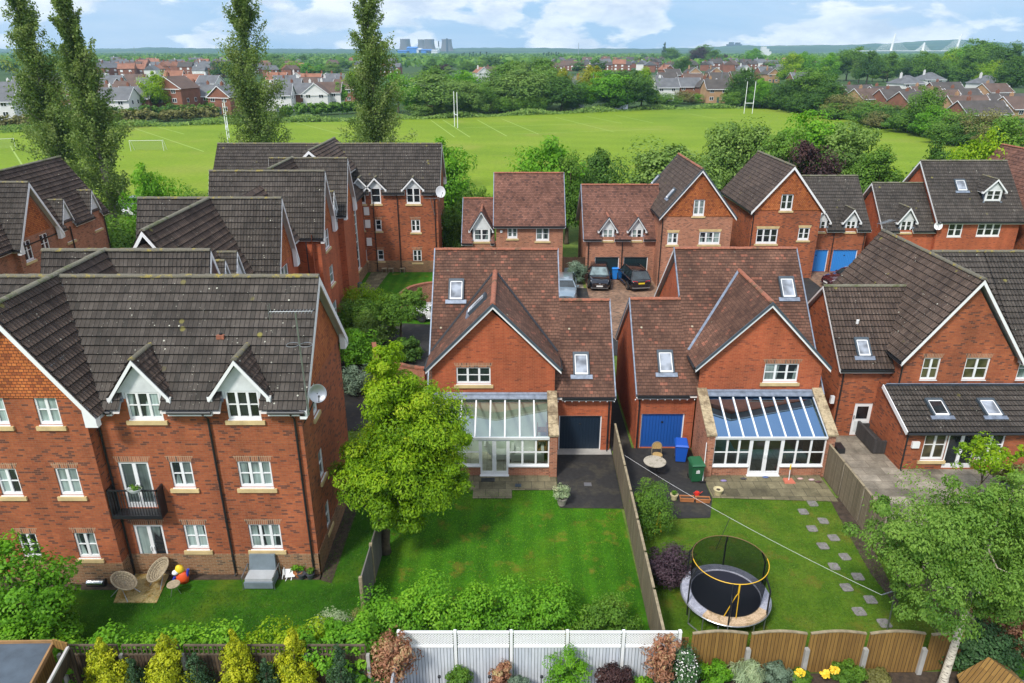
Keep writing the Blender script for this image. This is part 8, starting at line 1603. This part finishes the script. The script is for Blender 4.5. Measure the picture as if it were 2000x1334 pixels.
# ---- house prototypes
RT = dict(slate=plain('slate_far', (.12, .125, .135), .8, var=.25, vscale=.4), brown=plain('brown_tile_far', (.115, .075, .06), .9, var=.25, vscale=.4), terra=plain('terracotta_far', (.26, .115, .07), .9, var=.25, vscale=.4), dark=plain('dark_tile_far', (.075, .065, .06), .9, var=.25, vscale=.4))
WL_ = dict(brick=plain('brick_far', (.22, .09, .055), .9, var=.2, vscale=.5), white=plain('render_white', (.66, .66, .64), .8, var=.05), buff=plain('brick_buff', (.40, .24, .13), .9, var=.2, vscale=.5))
HP = {}
def hproto(key, roof, wall, w_=9, d_=8, ze=5.2, zr=8.2, kind='x', storey=2, bay=False, detail=True, hip=False):
    T = bpy.data.objects.new('brick_house', None); x0, x1, y0, y1 = -w_ / 2, w_ / 2, -d_ / 2, d_ / 2; PORG[T.name] = Vector((0, 0, 0)); parts = []
    m = MB()
    if kind == 'x':
        for (a, b) in (((x0, y0), (x1, y0)), ((x1, y1), (x0, y1))): m.poly([(*a, 0), (*b, 0), (*b, ze), (*a, ze)])
        for x in (x0, x1): m.poly([(x, y0, 0), (x, y1, 0), (x, y1, ze)] + ([(x, 0, zr - .15)] if not hip else []) + [(x, y0, ze)])
    else:
        for x in (x0, x1): m.poly([(x, y0, 0), (x, y1, 0), (x, y1, ze), (x, y0, ze)])
        for y in (y0, y1): m.poly([(x0, y, 0), (x1, y, 0), (x1, y, ze), (0, y, zr - .15), (x0, y, ze)])
    parts.append(('wall', m, wall)); m = MB(); e = .45; k = (zr - ze) / (d_ / 2 if kind == 'x' else w_ / 2); zl = ze - e * k; hx = d_ / 2 * .9 if hip else -.3
    if kind == 'x':
        A = [(x0 - e, y0 - e, zl), (x1 + e, y0 - e, zl), (x1 + e, y1 + e, zl), (x0 - e, y1 + e, zl)]; r0_, r1_ = (x0 + hx, 0, zr), (x1 - hx, 0, zr)
        m.poly([A[0], A[1], r1_, r0_]); m.poly([A[2], A[3], r0_, r1_])
        if hip: m.poly([A[1], A[2], r1_]); m.poly([A[3], A[0], r0_])
    else:
        A = [(x0 - e, y0 - .3, zl), (x1 + e, y0 - .3, zl), (x1 + e, y1 + .3, zl), (x0 - e, y1 + .3, zl)]; r0_, r1_ = (0, y0 - .3, zr), (0, y1 + .3, zr); m.poly([A[0], r0_, r1_, A[3]]); m.poly([A[1], A[2], r1_, r0_])
    parts.append(('roof', m, roof))
    if detail:
        m = MB(); f = .22
        if kind == 'y':
            for s_ in (-1, 1): m.bar((s_ * (w_ / 2 + e), y0 - .32, zl - .05), (0, y0 - .32, zr - .05), .06, .2)
        elif not hip:
            for s_ in (-1, 1):
                for q in (-1, 1): m.bar((s_ * (w_ / 2 + .32), q * (d_ / 2 + e), zl - .05), (s_ * (w_ / 2 + .32), 0, zr - .05), .06, .16)
        m.bar((x0, y0 - e, zl - .08), (x1, y0 - e, zl - .08), .12, .2); parts.append(('fascia', m, WHITE))
        m = MB(); m.box(x0 * .5 - .35, x0 * .5 + .35, .1, .9, zr - 1.3, zr + .9); m.box(x0 * .5 - .12, x0 * .5 + .12, .35, .6, zr + .9, zr + 1.25); parts.append(('chimney', m, wall))
        for zz_ in (1.0, 3.6, 6.2)[:storey]:
            for xw in ((-.28 * w_), (.24 * w_)):
                m = MB(); m.box(xw - .75, xw + .75, y0 - .06, y0 + .02, zz_, zz_ + 1.25, WHITE)
                for q in (-.36, .36): m.box(xw + q - .29, xw + q + .29, y0 - .08, y0 - .05, zz_ + .12, zz_ + 1.13, GDARK)
                parts.append(('window', m, WHITE))
        for yw in (-d_ * .2, d_ * .2):
            m = MB(); m.box(x1 - .02, x1 + .05, yw - .5, yw + .5, 3.6, 4.8, WHITE); m.box(x1 + .05, x1 + .07, yw - .4, yw + .4, 3.7, 4.7, GDARK); parts.append(('window', m, WHITE))
        m = MB(); m.box(-.45, .45, y0 - .05, y0 + .02, .1, 2.1); parts.append(('door', m, SLATEB))
    objs = []
    for nm, m, mt in parts: o = m.build(nm, mt, None, org=(0, 0, 0)); o.parent = T; objs.append(o)
    HP[key] = (T, objs)
def put_house(key, x, y, rz, label, group, sc_=1.0, z=0):
    T0, objs = HP[key]; T = thing('house', label, 'house', (x, y, z), group); T.rotation_euler = (0, 0, rz); T.scale = (sc_,) * 3
    for o in objs: c = o.copy(); sc.collection.objects.link(c); c.parent = T
    return T
for r_ in RT:
    for w_ in WL_:
        hproto(r_ + '_' + w_ + '_x', RT[r_], WL_[w_]); hproto(r_ + '_' + w_ + '_y', RT[r_], WL_[w_], w_=8, d_=9, kind='y')
hproto('hip', RT['slate'], WL_['white'], w_=11, d_=10, hip=True); hproto('low', RT['dark'], WL_['brick'], w_=13, d_=9, ze=2.8, zr=5.8, storey=1); hproto('lowred', RT['brown'], WL_['buff'], w_=12, d_=9, ze=2.8, zr=5.8, storey=1); hproto('three', RT['brown'], WL_['brick'], w_=10, d_=9, ze=7.8, zr=11, storey=3, kind='y')
# nearer estate left of the poplars and behind the hedge
gH = 'houses on the estate beyond the far left hedge'
near = [('slate_white_x', 12, 232, .15), ('slate_brick_x', 22, 222, .2), ('slate_white_x', 40, 208, .1), ('slate_brick_y', 130, 215, .3), ('brown_brick_x', 232, 216, .05), ('slate_white_x', 240, 228, 0), ('slate_brick_x', 275, 224, .12), ('brown_brick_x', 258, 205, -.1), ('three', 352, 222, -.25), ('slate_brick_y', 395, 212, -.2), ('slate_brick_x', 428, 218, .15), ('slate_brick_y', 450, 221, -.3), ('slate_white_x', 548, 216, .1), ('slate_brick_x', 588, 212, .0), ('brown_white_y', 622, 212, .1), ('brown_white_x', 645, 209, .05), ('slate_brick_x', 570, 196, .1), ('brown_brick_x', 612, 192, .2),
        ('terra_brick_x', 385, 182, .1), ('slate_white_x', 415, 186, -.2), ('terra_brick_x', 345, 170, .1), ('slate_white_x', 348, 190, .9), ('slate_white_x', 225, 186, .1), ('slate_brick_x', 215, 196, -.2), ('brown_brick_x', 272, 182, .1), ('slate_brick_x', 190, 178, .3), ('terra_brick_x', 545, 176, .05), ('terra_white_y', 585, 176, .1), ('terra_brick_x', 612, 180, .0), ('slate_brick_x', 560, 186, .3), ('slate_brick_y', 640, 178, .2), ('slate_brick_x', 660, 180, -.1), ('slate_brick_x', 680, 186, .2), ('slate_white_x', 60, 190, .2), ('slate_white_x', 110, 196, -.1), ('brown_brick_x', 150, 190, .2), ('slate_brick_x', 300, 194, .2), ('slate_white_x', 320, 204, .3), ('slate_white_x', 650, 196, .3), ('brown_brick_x', 680, 200, -.2)]
def hdesc(k):
    p_ = k.split('_'); rn = dict(slate='slate-grey', brown='brown', terra='terracotta', dark='dark', hip='hipped grey', low='low dark', lowred='low red-brown', three='three-storey brown')[p_[0]]; wn = dict(brick='red brick', white='white rendered', buff='buff brick').get(p_[1] if len(p_) > 1 else '', 'brick'); return rn, wn
order = sorted(range(len(near)), key=lambda j: near[j][1])
for i, (k_, x, yb_, rz) in enumerate(near): b = gpt(x, yb_); rn, wn = hdesc(k_); put_house(k_, b.x, b.y, rz, '%s house with %s roof, number %d from the left beyond the left hedge' % (wn, rn, order.index(i) + 1), gH, 1.0)
gI = 'houses beyond the right end of the playing field'
right = [('slate_white_x', 1297, 196, .1), ('slate_brick_x', 1340, 194, .05), ('brown_brick_x', 1350, 180, .05), ('dark_brick_x', 1400, 176, .0), ('dark_buff_x', 1395, 200, .05), ('dark_brick_y', 1382, 196, .3), ('dark_brick_x', 1300, 176, .1), ('dark_brick_x', 1310, 164, .2), ('terra_brick_y', 1300, 150, .4), ('dark_buff_y', 1350, 158, .2), ('dark_buff_y', 1392, 158, .1), ('dark_brick_x', 1440, 172, .1), ('slate_brick_x', 1380, 138, .1), ('slate_brick_x', 1420, 138, .1), ('slate_brick_y', 1430, 134, .1), ('slate_white_y', 1450, 150, .2), ('slate_brick_x', 1490, 156, .2), ('dark_buff_y', 1502, 162, .2), ('slate_brick_x', 1515, 148, .1), ('slate_brick_x', 1557, 176, .1), ('dark_brick_x', 1470, 130, .2), ('slate_brick_x', 1500, 134, .2),
         ('low', 1668, 196, .3), ('lowred', 1690, 206, .35), ('low', 1722, 200, .3), ('low', 1745, 208, .2), ('low', 1782, 214, .3), ('lowred', 1800, 200, .2), ('lowred', 1830, 210, .1), ('low', 1870, 206, .2), ('lowred', 1880, 226, .1), ('low', 1905, 224, .2), ('low', 1960, 220, .1), ('lowred', 1985, 228, .2), ('low', 1905, 240, .15), ('hip', 1765, 186, .2), ('hip', 1810, 176, .1), ('hip', 1920, 186, .1), ('lowred', 1935, 192, .3), ('low', 1840, 188, .1), ('slate_brick_x', 820, 210, .4), ('slate_brick_y', 1136, 190, .7), ('terra_white_y', 940, 158, .4), ('brown_brick_x', 960, 156, .3), ('slate_white_x', 1270, 186, .3)]
order = sorted(range(len(right)), key=lambda j: right[j][1])
for i, (k_, x, yb_, rz) in enumerate(right): b = gpt(x, yb_); rn, wn = hdesc(k_); put_house(k_, b.x, b.y, rz, '%s house with %s roof, number %d from the left beyond the tree belt' % (wn, rn, order.index(i) + 1), gI, 1.0)
# distant towns: one small mesh each
fr_ = random.Random(5)
def fproto(key, roof, wall):
    m = MB(); w_, d_, ze, zr = 9, 8, 5, 8
    m.box(-w_ / 2, w_ / 2, -d_ / 2, d_ / 2, 0, ze, wall); m.prism([(-w_ / 2 - .3, -d_ / 2 - .3, ze), (-w_ / 2 - .3, d_ / 2 + .3, ze), (-w_ / 2 - .3, 0, zr)], (w_ + .6, 0, 0), roof); m.box(-2.3, -1.7, -.3, .3, zr - .5, zr + 1, wall)
    for x in (-2.5, 2.2): m.box(x - .7, x + .7, -d_ / 2 - .05, -d_ / 2 + .02, 3.2, 4.4, WHITE); m.box(x - .7, x + .7, -d_ / 2 - .05, -d_ / 2 + .02, .9, 2.2, WHITE)
    o = m.build('house', roof, None, org=(0, 0, 0)); HP[key] = o.data; bpy.data.objects.remove(o)
fp = [('slate', 'brick'), ('brown', 'brick'), ('terra', 'brick'), ('dark', 'brick'), ('slate', 'white')]
for a, b in fp: fproto('f_%s_%s' % (a, b), RT[a], WL_[b])
def fartown(n, xr_, yr_, wts, where):
    for i in range(n):
        x = fr_.uniform(*xr_); yb_ = fr_.uniform(*yr_); b = gpt(x, yb_); a_, w_ = fr_.choices(fp, wts)[0]; o = link('house', HP['f_%s_%s' % (a_, w_)], None, (b.x, b.y, 0)); o.rotation_euler = (0, 0, fr_.choice((0, .2, 1.57, .9)) + fr_.uniform(-.15, .15)); o.scale = (fr_.uniform(.9, 1.25),) * 3
        tag(o, 'tiny distant %s-roofed %s house %s' % ({'slate': 'grey', 'brown': 'brown', 'terra': 'orange', 'dark': 'dark'}[a_], {'brick': 'brick', 'white': 'white'}[w_], where), 'house', 'distant houses ' + where)
fartown(70, (195, 470), (128, 152), (4, 2, 2, 1, 2), 'on the plain at left'); fartown(80, (1060, 1500), (122, 142), (2, 4, 1, 4, 1), 'right of the cooling towers'); fartown(24, (480, 780), (128, 152), (3, 2, 2, 1, 1), 'between the two middle poplars'); fartown(16, (1500, 1640), (128, 145), (3, 2, 1, 3, 1), 'left of the woodland hill')
# ---- power station on the horizon
D = 4100.0
TOWR = plain('cooling_tower_concrete', (.13, .11, .105), .9, var=.2, vscale=.02)
def tower(px_, wtop, ytop, label, YY):
    x = sight(px_, 96, y=YY).x; H_ = sight(px_, ytop, y=YY).z; r_ = wtop / 2 * YY / _c / CF; m = MB(); pr = []
    for i in range(13): t = i / 12; f = math.sqrt(1 + ((t - .82) / .50) ** 2 * .55); pr.append((r_ * .97 * f, H_ * t))
    pr += [(r_ * .93, H_), (r_ * .9, H_ * .97), (0, H_ * .95)]; m.lathe(pr, (0, 0, 0), 40); o = solo(m, 'cooling_tower', TOWR, label, 'cooling tower', (0, 0, 0), 'cooling towers of the power station', smooth=True); o.location = (x, YY, 0)
for a in ((792, 17, 76, 'leftmost cooling tower, standing apart', D), (826, 16, 77, 'left tower of the overlapping pair of cooling towers', D + 150), (839, 17, 76.5, 'right tower of the overlapping pair of cooling towers', D), (873, 17, 76.5, 'rightmost cooling tower, with a dark chimney in front', D)): tower(*a)
for px_, yt, wpx, lab, mt in ((873.5, 75, 3.2, 'tall dark chimney standing in front of the rightmost cooling tower', plain('chimney_dark', (.035, .035, .04), .9)), (857, 80, 2.2, 'slender chimney with a black top between the cooling towers', None)):
    x = sight(px_, 96, y=D - 200).x; H_ = sight(px_, yt, y=D - 200).z; r_ = wpx / 2 * D / CF; m = MB()
    if mt: m.lathe([(r_ * 1.25, 0), (r_, H_), (0, H_)], (0, 0, 0), 16, mt)
    else: m.lathe([(r_ * 1.3, 0), (r_ * .9, H_ * .55)], (0, 0, 0), 16, WHITED); m.lathe([(r_ * .9, H_ * .55), (r_ * .8, H_), (0, H_)], (0, 0, 0), 16, MATS['chimney_dark'])
    o = solo(m, 'chimney', mt or WHITED, lab, 'chimney', (0, 0, 0)); o.location = (x, D - 200, 0)
BLU = plain('factory_blue', (.02, .17, .55), .6)
for i, (px_, w_, yt, mt, lab) in enumerate(((790, 22, 108, BLU, 'long bright blue factory shed left of the cooling tower pair'), (806, 18, 101, BLU, 'high blue factory shed between the cooling towers'), (832, 22, 106, BLU, 'blue factory shed in front of the overlapping cooling towers'), (845, 20, 107, WHITED, 'pale factory hall right of the blue sheds'), (820, 8, 104, WHITED, 'small pale silo building beside the blue sheds'))):
    Y_ = 3300; x = sight(px_, 96, y=Y_).x; ww = w_ / 2 * Y_ / CF; H_ = max(8, sight(px_, yt, y=Y_).z + 20); m = MB(); m.box(-ww, ww, -40, 40, 0, H_ * .8); m.prism([(-ww, -42, H_ * .8), (-ww, 42, H_ * .8), (-ww, 0, H_)], (2 * ww, 0, 0)); o = solo(m, 'factory', mt, lab, 'factory', (0, 0, 0)); o.location = (x, Y_, 0)
# ---- cable-stayed bridge far right
T = thing('bridge', 'distant cable-stayed bridge with three pale pylons on the right horizon', 'bridge', (0, 0, 0)); T.location = (0, 0, 0); YB_ = 2900; PALE = plain('bridge_white', (.8, .8, .78), .7); STAY = seethrough('stay_cables', (.82, .86, .86), .02, rough=.5)
deck = 14
for px_, yt, lean in ((1742, 66, 3), (1803, 83, 1), (1870, 67, 4)):
    x = sight(px_, 96, y=YB_).x; top = sight(px_, yt, y=YB_).z; m = MB(); m.tube([(x - lean * 1.5, YB_, 0), (x + lean, YB_, top)], [4.5, 2.6], 8); m.build('pylon', PALE, T)
    m = MB(); wd = (top - deck) * 1.15
    for s_ in (-1, 1):
        for i in range(1, 15): m.tube([(x, YB_, deck + (top - deck) * (.35 + .6 * i / 15)), (x + s_ * wd * i / 15, YB_, deck)], 0.22, 3, cap=False)
    m.build('stay_cable', PALE, T)
m = MB(); m.box(sight(1660, 96, y=YB_).x, sight(1880, 96, y=YB_).x, YB_ - 12, YB_ + 12, deck - 2, deck); m.build('deck', PALE, T)
# ---- hills
def hills(name, prof, Y0, Y1, mat, seed, depth=1500, rough_=1.0):
    rg = np.random.RandomState(seed); xs_px = np.linspace(-300, 2300, 260); yt = np.interp(xs_px, [p[0] for p in prof], [p[1] for p in prof]); m = MB(); rows = []
    nse = np.convolve(rg.normal(0, 1, 260), np.ones(3) / 3, 'same') * rough_
    for j in range(9):
        t = j / 8; Yj = Y0 + (Y1 - Y0) * t; row = []
        for i, px_ in enumerate(xs_px): u = (px_ - 1000) / CF; top = sight(1000, yt[i], y=Y1).z + nse[i] * 2.5; sh = t ** 1.4; row.append((u * Y1 / _c * (.6 + .4 * Yj / Y1) if False else u * Yj / _c, Yj, top * sh + (rg.rand() - .5) * 6 * sh * rough_))
        rows.append(row)
    rows.append([(x * 1.15, Y1 + 900, z * .6) for x, y, z in rows[-1]])
    for j in range(len(rows) - 1):
        for i in range(len(xs_px) - 1): m.poly([rows[j][i], rows[j][i + 1], rows[j + 1][i + 1], rows[j + 1][i]])
    o = m.build(name, mat, None, org=(0, 0, 0), smooth=True, uv=False); structure(o)
HILL = turf('hill_woods', (.022, .05, .02), (.04, .085, .028), (.13, .17, .06), .0022)
hills('hills', [(-300, 96), (0, 95.5), (200, 96), (330, 95), (400, 92.5), (470, 94), (560, 95), (700, 95.5), (850, 96), (900, 94), (1050, 93), (1100, 95), (1200, 95.5), (1300, 94), (1350, 90), (1450, 89), (1550, 88), (1640, 84), (1700, 79), (1740, 77), (1790, 81), (1850, 84), (1900, 82), (1990, 78), (2100, 76), (2300, 80)], 3200, 5000, HILL, 2, rough_=.7)
m = MB(); x = sight(1433, 96, y=4950).x; z0 = sight(1433, 91, y=4950).z; m.box(-45, 45, -20, 20, 0, z0 + 14); m.box(-30, -8, -20, 20, z0 + 14, z0 + 26); m.box(10, 34, -20, 20, z0 + 14, z0 + 24); o = solo(m, 'tower_block', plain('far_dark', (.06, .06, .08), .9), 'tiny dark square building standing on the distant hill crest', 'building', (0, 0, 0)); o.location = (x, 4950, 0)
m = MB(); b = gpt(1492, 112); Hh = sight(1490, 91, y=b.y).z; m.box(-9, 9, -6, 6, 0, Hh * .8); m.box(-9, 2, -6, 6, Hh * .8, Hh); m.box(9, 15, -6, 6, 0, Hh * .55); o = solo(m, 'apartment_tower', WHITED, 'white stepped apartment tower above the trees, left of the bridge', 'building', (0, 0, 0)); o.location = (b.x, b.y, 0)
for px_, yt, lab in ((1130, 83, 'thin distant radio mast right of the cooling towers'), (262, 91, 'distant lattice mast above the far hills at left')):
    Y_ = 2500; x = sight(px_, 96, y=Y_).x; H_ = sight(px_, yt, y=Y_).z; m = MB(); m.tube([(0, 0, 0), (0, 0, H_)], [1.6, .5], 5); o = solo(m, 'radio_mast', METAL, lab, 'mast', (0, 0, 0)); o.location = (x, Y_, 0)
for px_, yb_, yt, lab in ((233, 222, 170, 'thin pale lamp mast beyond the hedge, right of the second poplar'), (1157, 205, 142, 'thin lamp mast among the trees right of the big dark tree'), (1405, 196, 140, 'pale telegraph pole among the brick houses behind the field')):
    b = gpt(px_, yb_); H_ = sight(px_, yt, y=b.y).z; m = MB(); m.tube([(0, 0, 0), (0, 0, H_)], .14, 6); o = solo(m, 'lamp_mast', METAL, lab, 'mast', (0, 0, 0)); o.location = (b.x, b.y, 0)
for i in range(14):
    px_ = [924, 917, 930, 938, 906, 902, 950, 1062, 1067, 1072, 1077, 1081, 1086, 1091][i]; Y_ = 1500; x = sight(px_, 96, y=Y_).x; H_ = sight(px_, 101 + (i % 3) * 1.5, y=Y_).z; T = thing('poplar_tree', 'tiny dark slim tree, number %d in the two far rows right of the chimneys' % (sorted([924, 917, 930, 938, 906, 902, 950, 1062, 1067, 1072, 1077, 1081, 1086, 1091]).index(px_) + 1), 'tree', (x, Y_, 0), 'tiny slim trees on the plain'); me, tm = PROTO['pine_far']; c = link('crown', me, T); c.scale = (H_ * .7, H_ * .7, H_)
for k_ in HP:
    if isinstance(HP[k_], tuple):
        for o in HP[k_][1]: bpy.data.objects.remove(o)
# ---- air
m = MB(); m.box(-4500, 4500, -60, 5300, -1.2, 210); hz = m.build('haze', None, None, org=(0, 0, 0), uv=False); hz['kind'] = 'stuff'; hz['label'] = 'pale blue haze over the far plain'
mh = bpy.data.materials.new('haze'); mh.use_nodes = True; t = mh.node_tree; t.nodes.clear(); o = N(t, 'ShaderNodeOutputMaterial'); v = N(t, 'ShaderNodeVolumePrincipled'); v.inputs['Color'].default_value = (.45, .72, 1, 1); v.inputs['Density'].default_value = .000115; v.inputs['Anisotropy'].default_value = .0; t.links.new(v.outputs[0], o.inputs['Volume'])
hz.data.materials.clear(); hz.data.materials.append(mh)
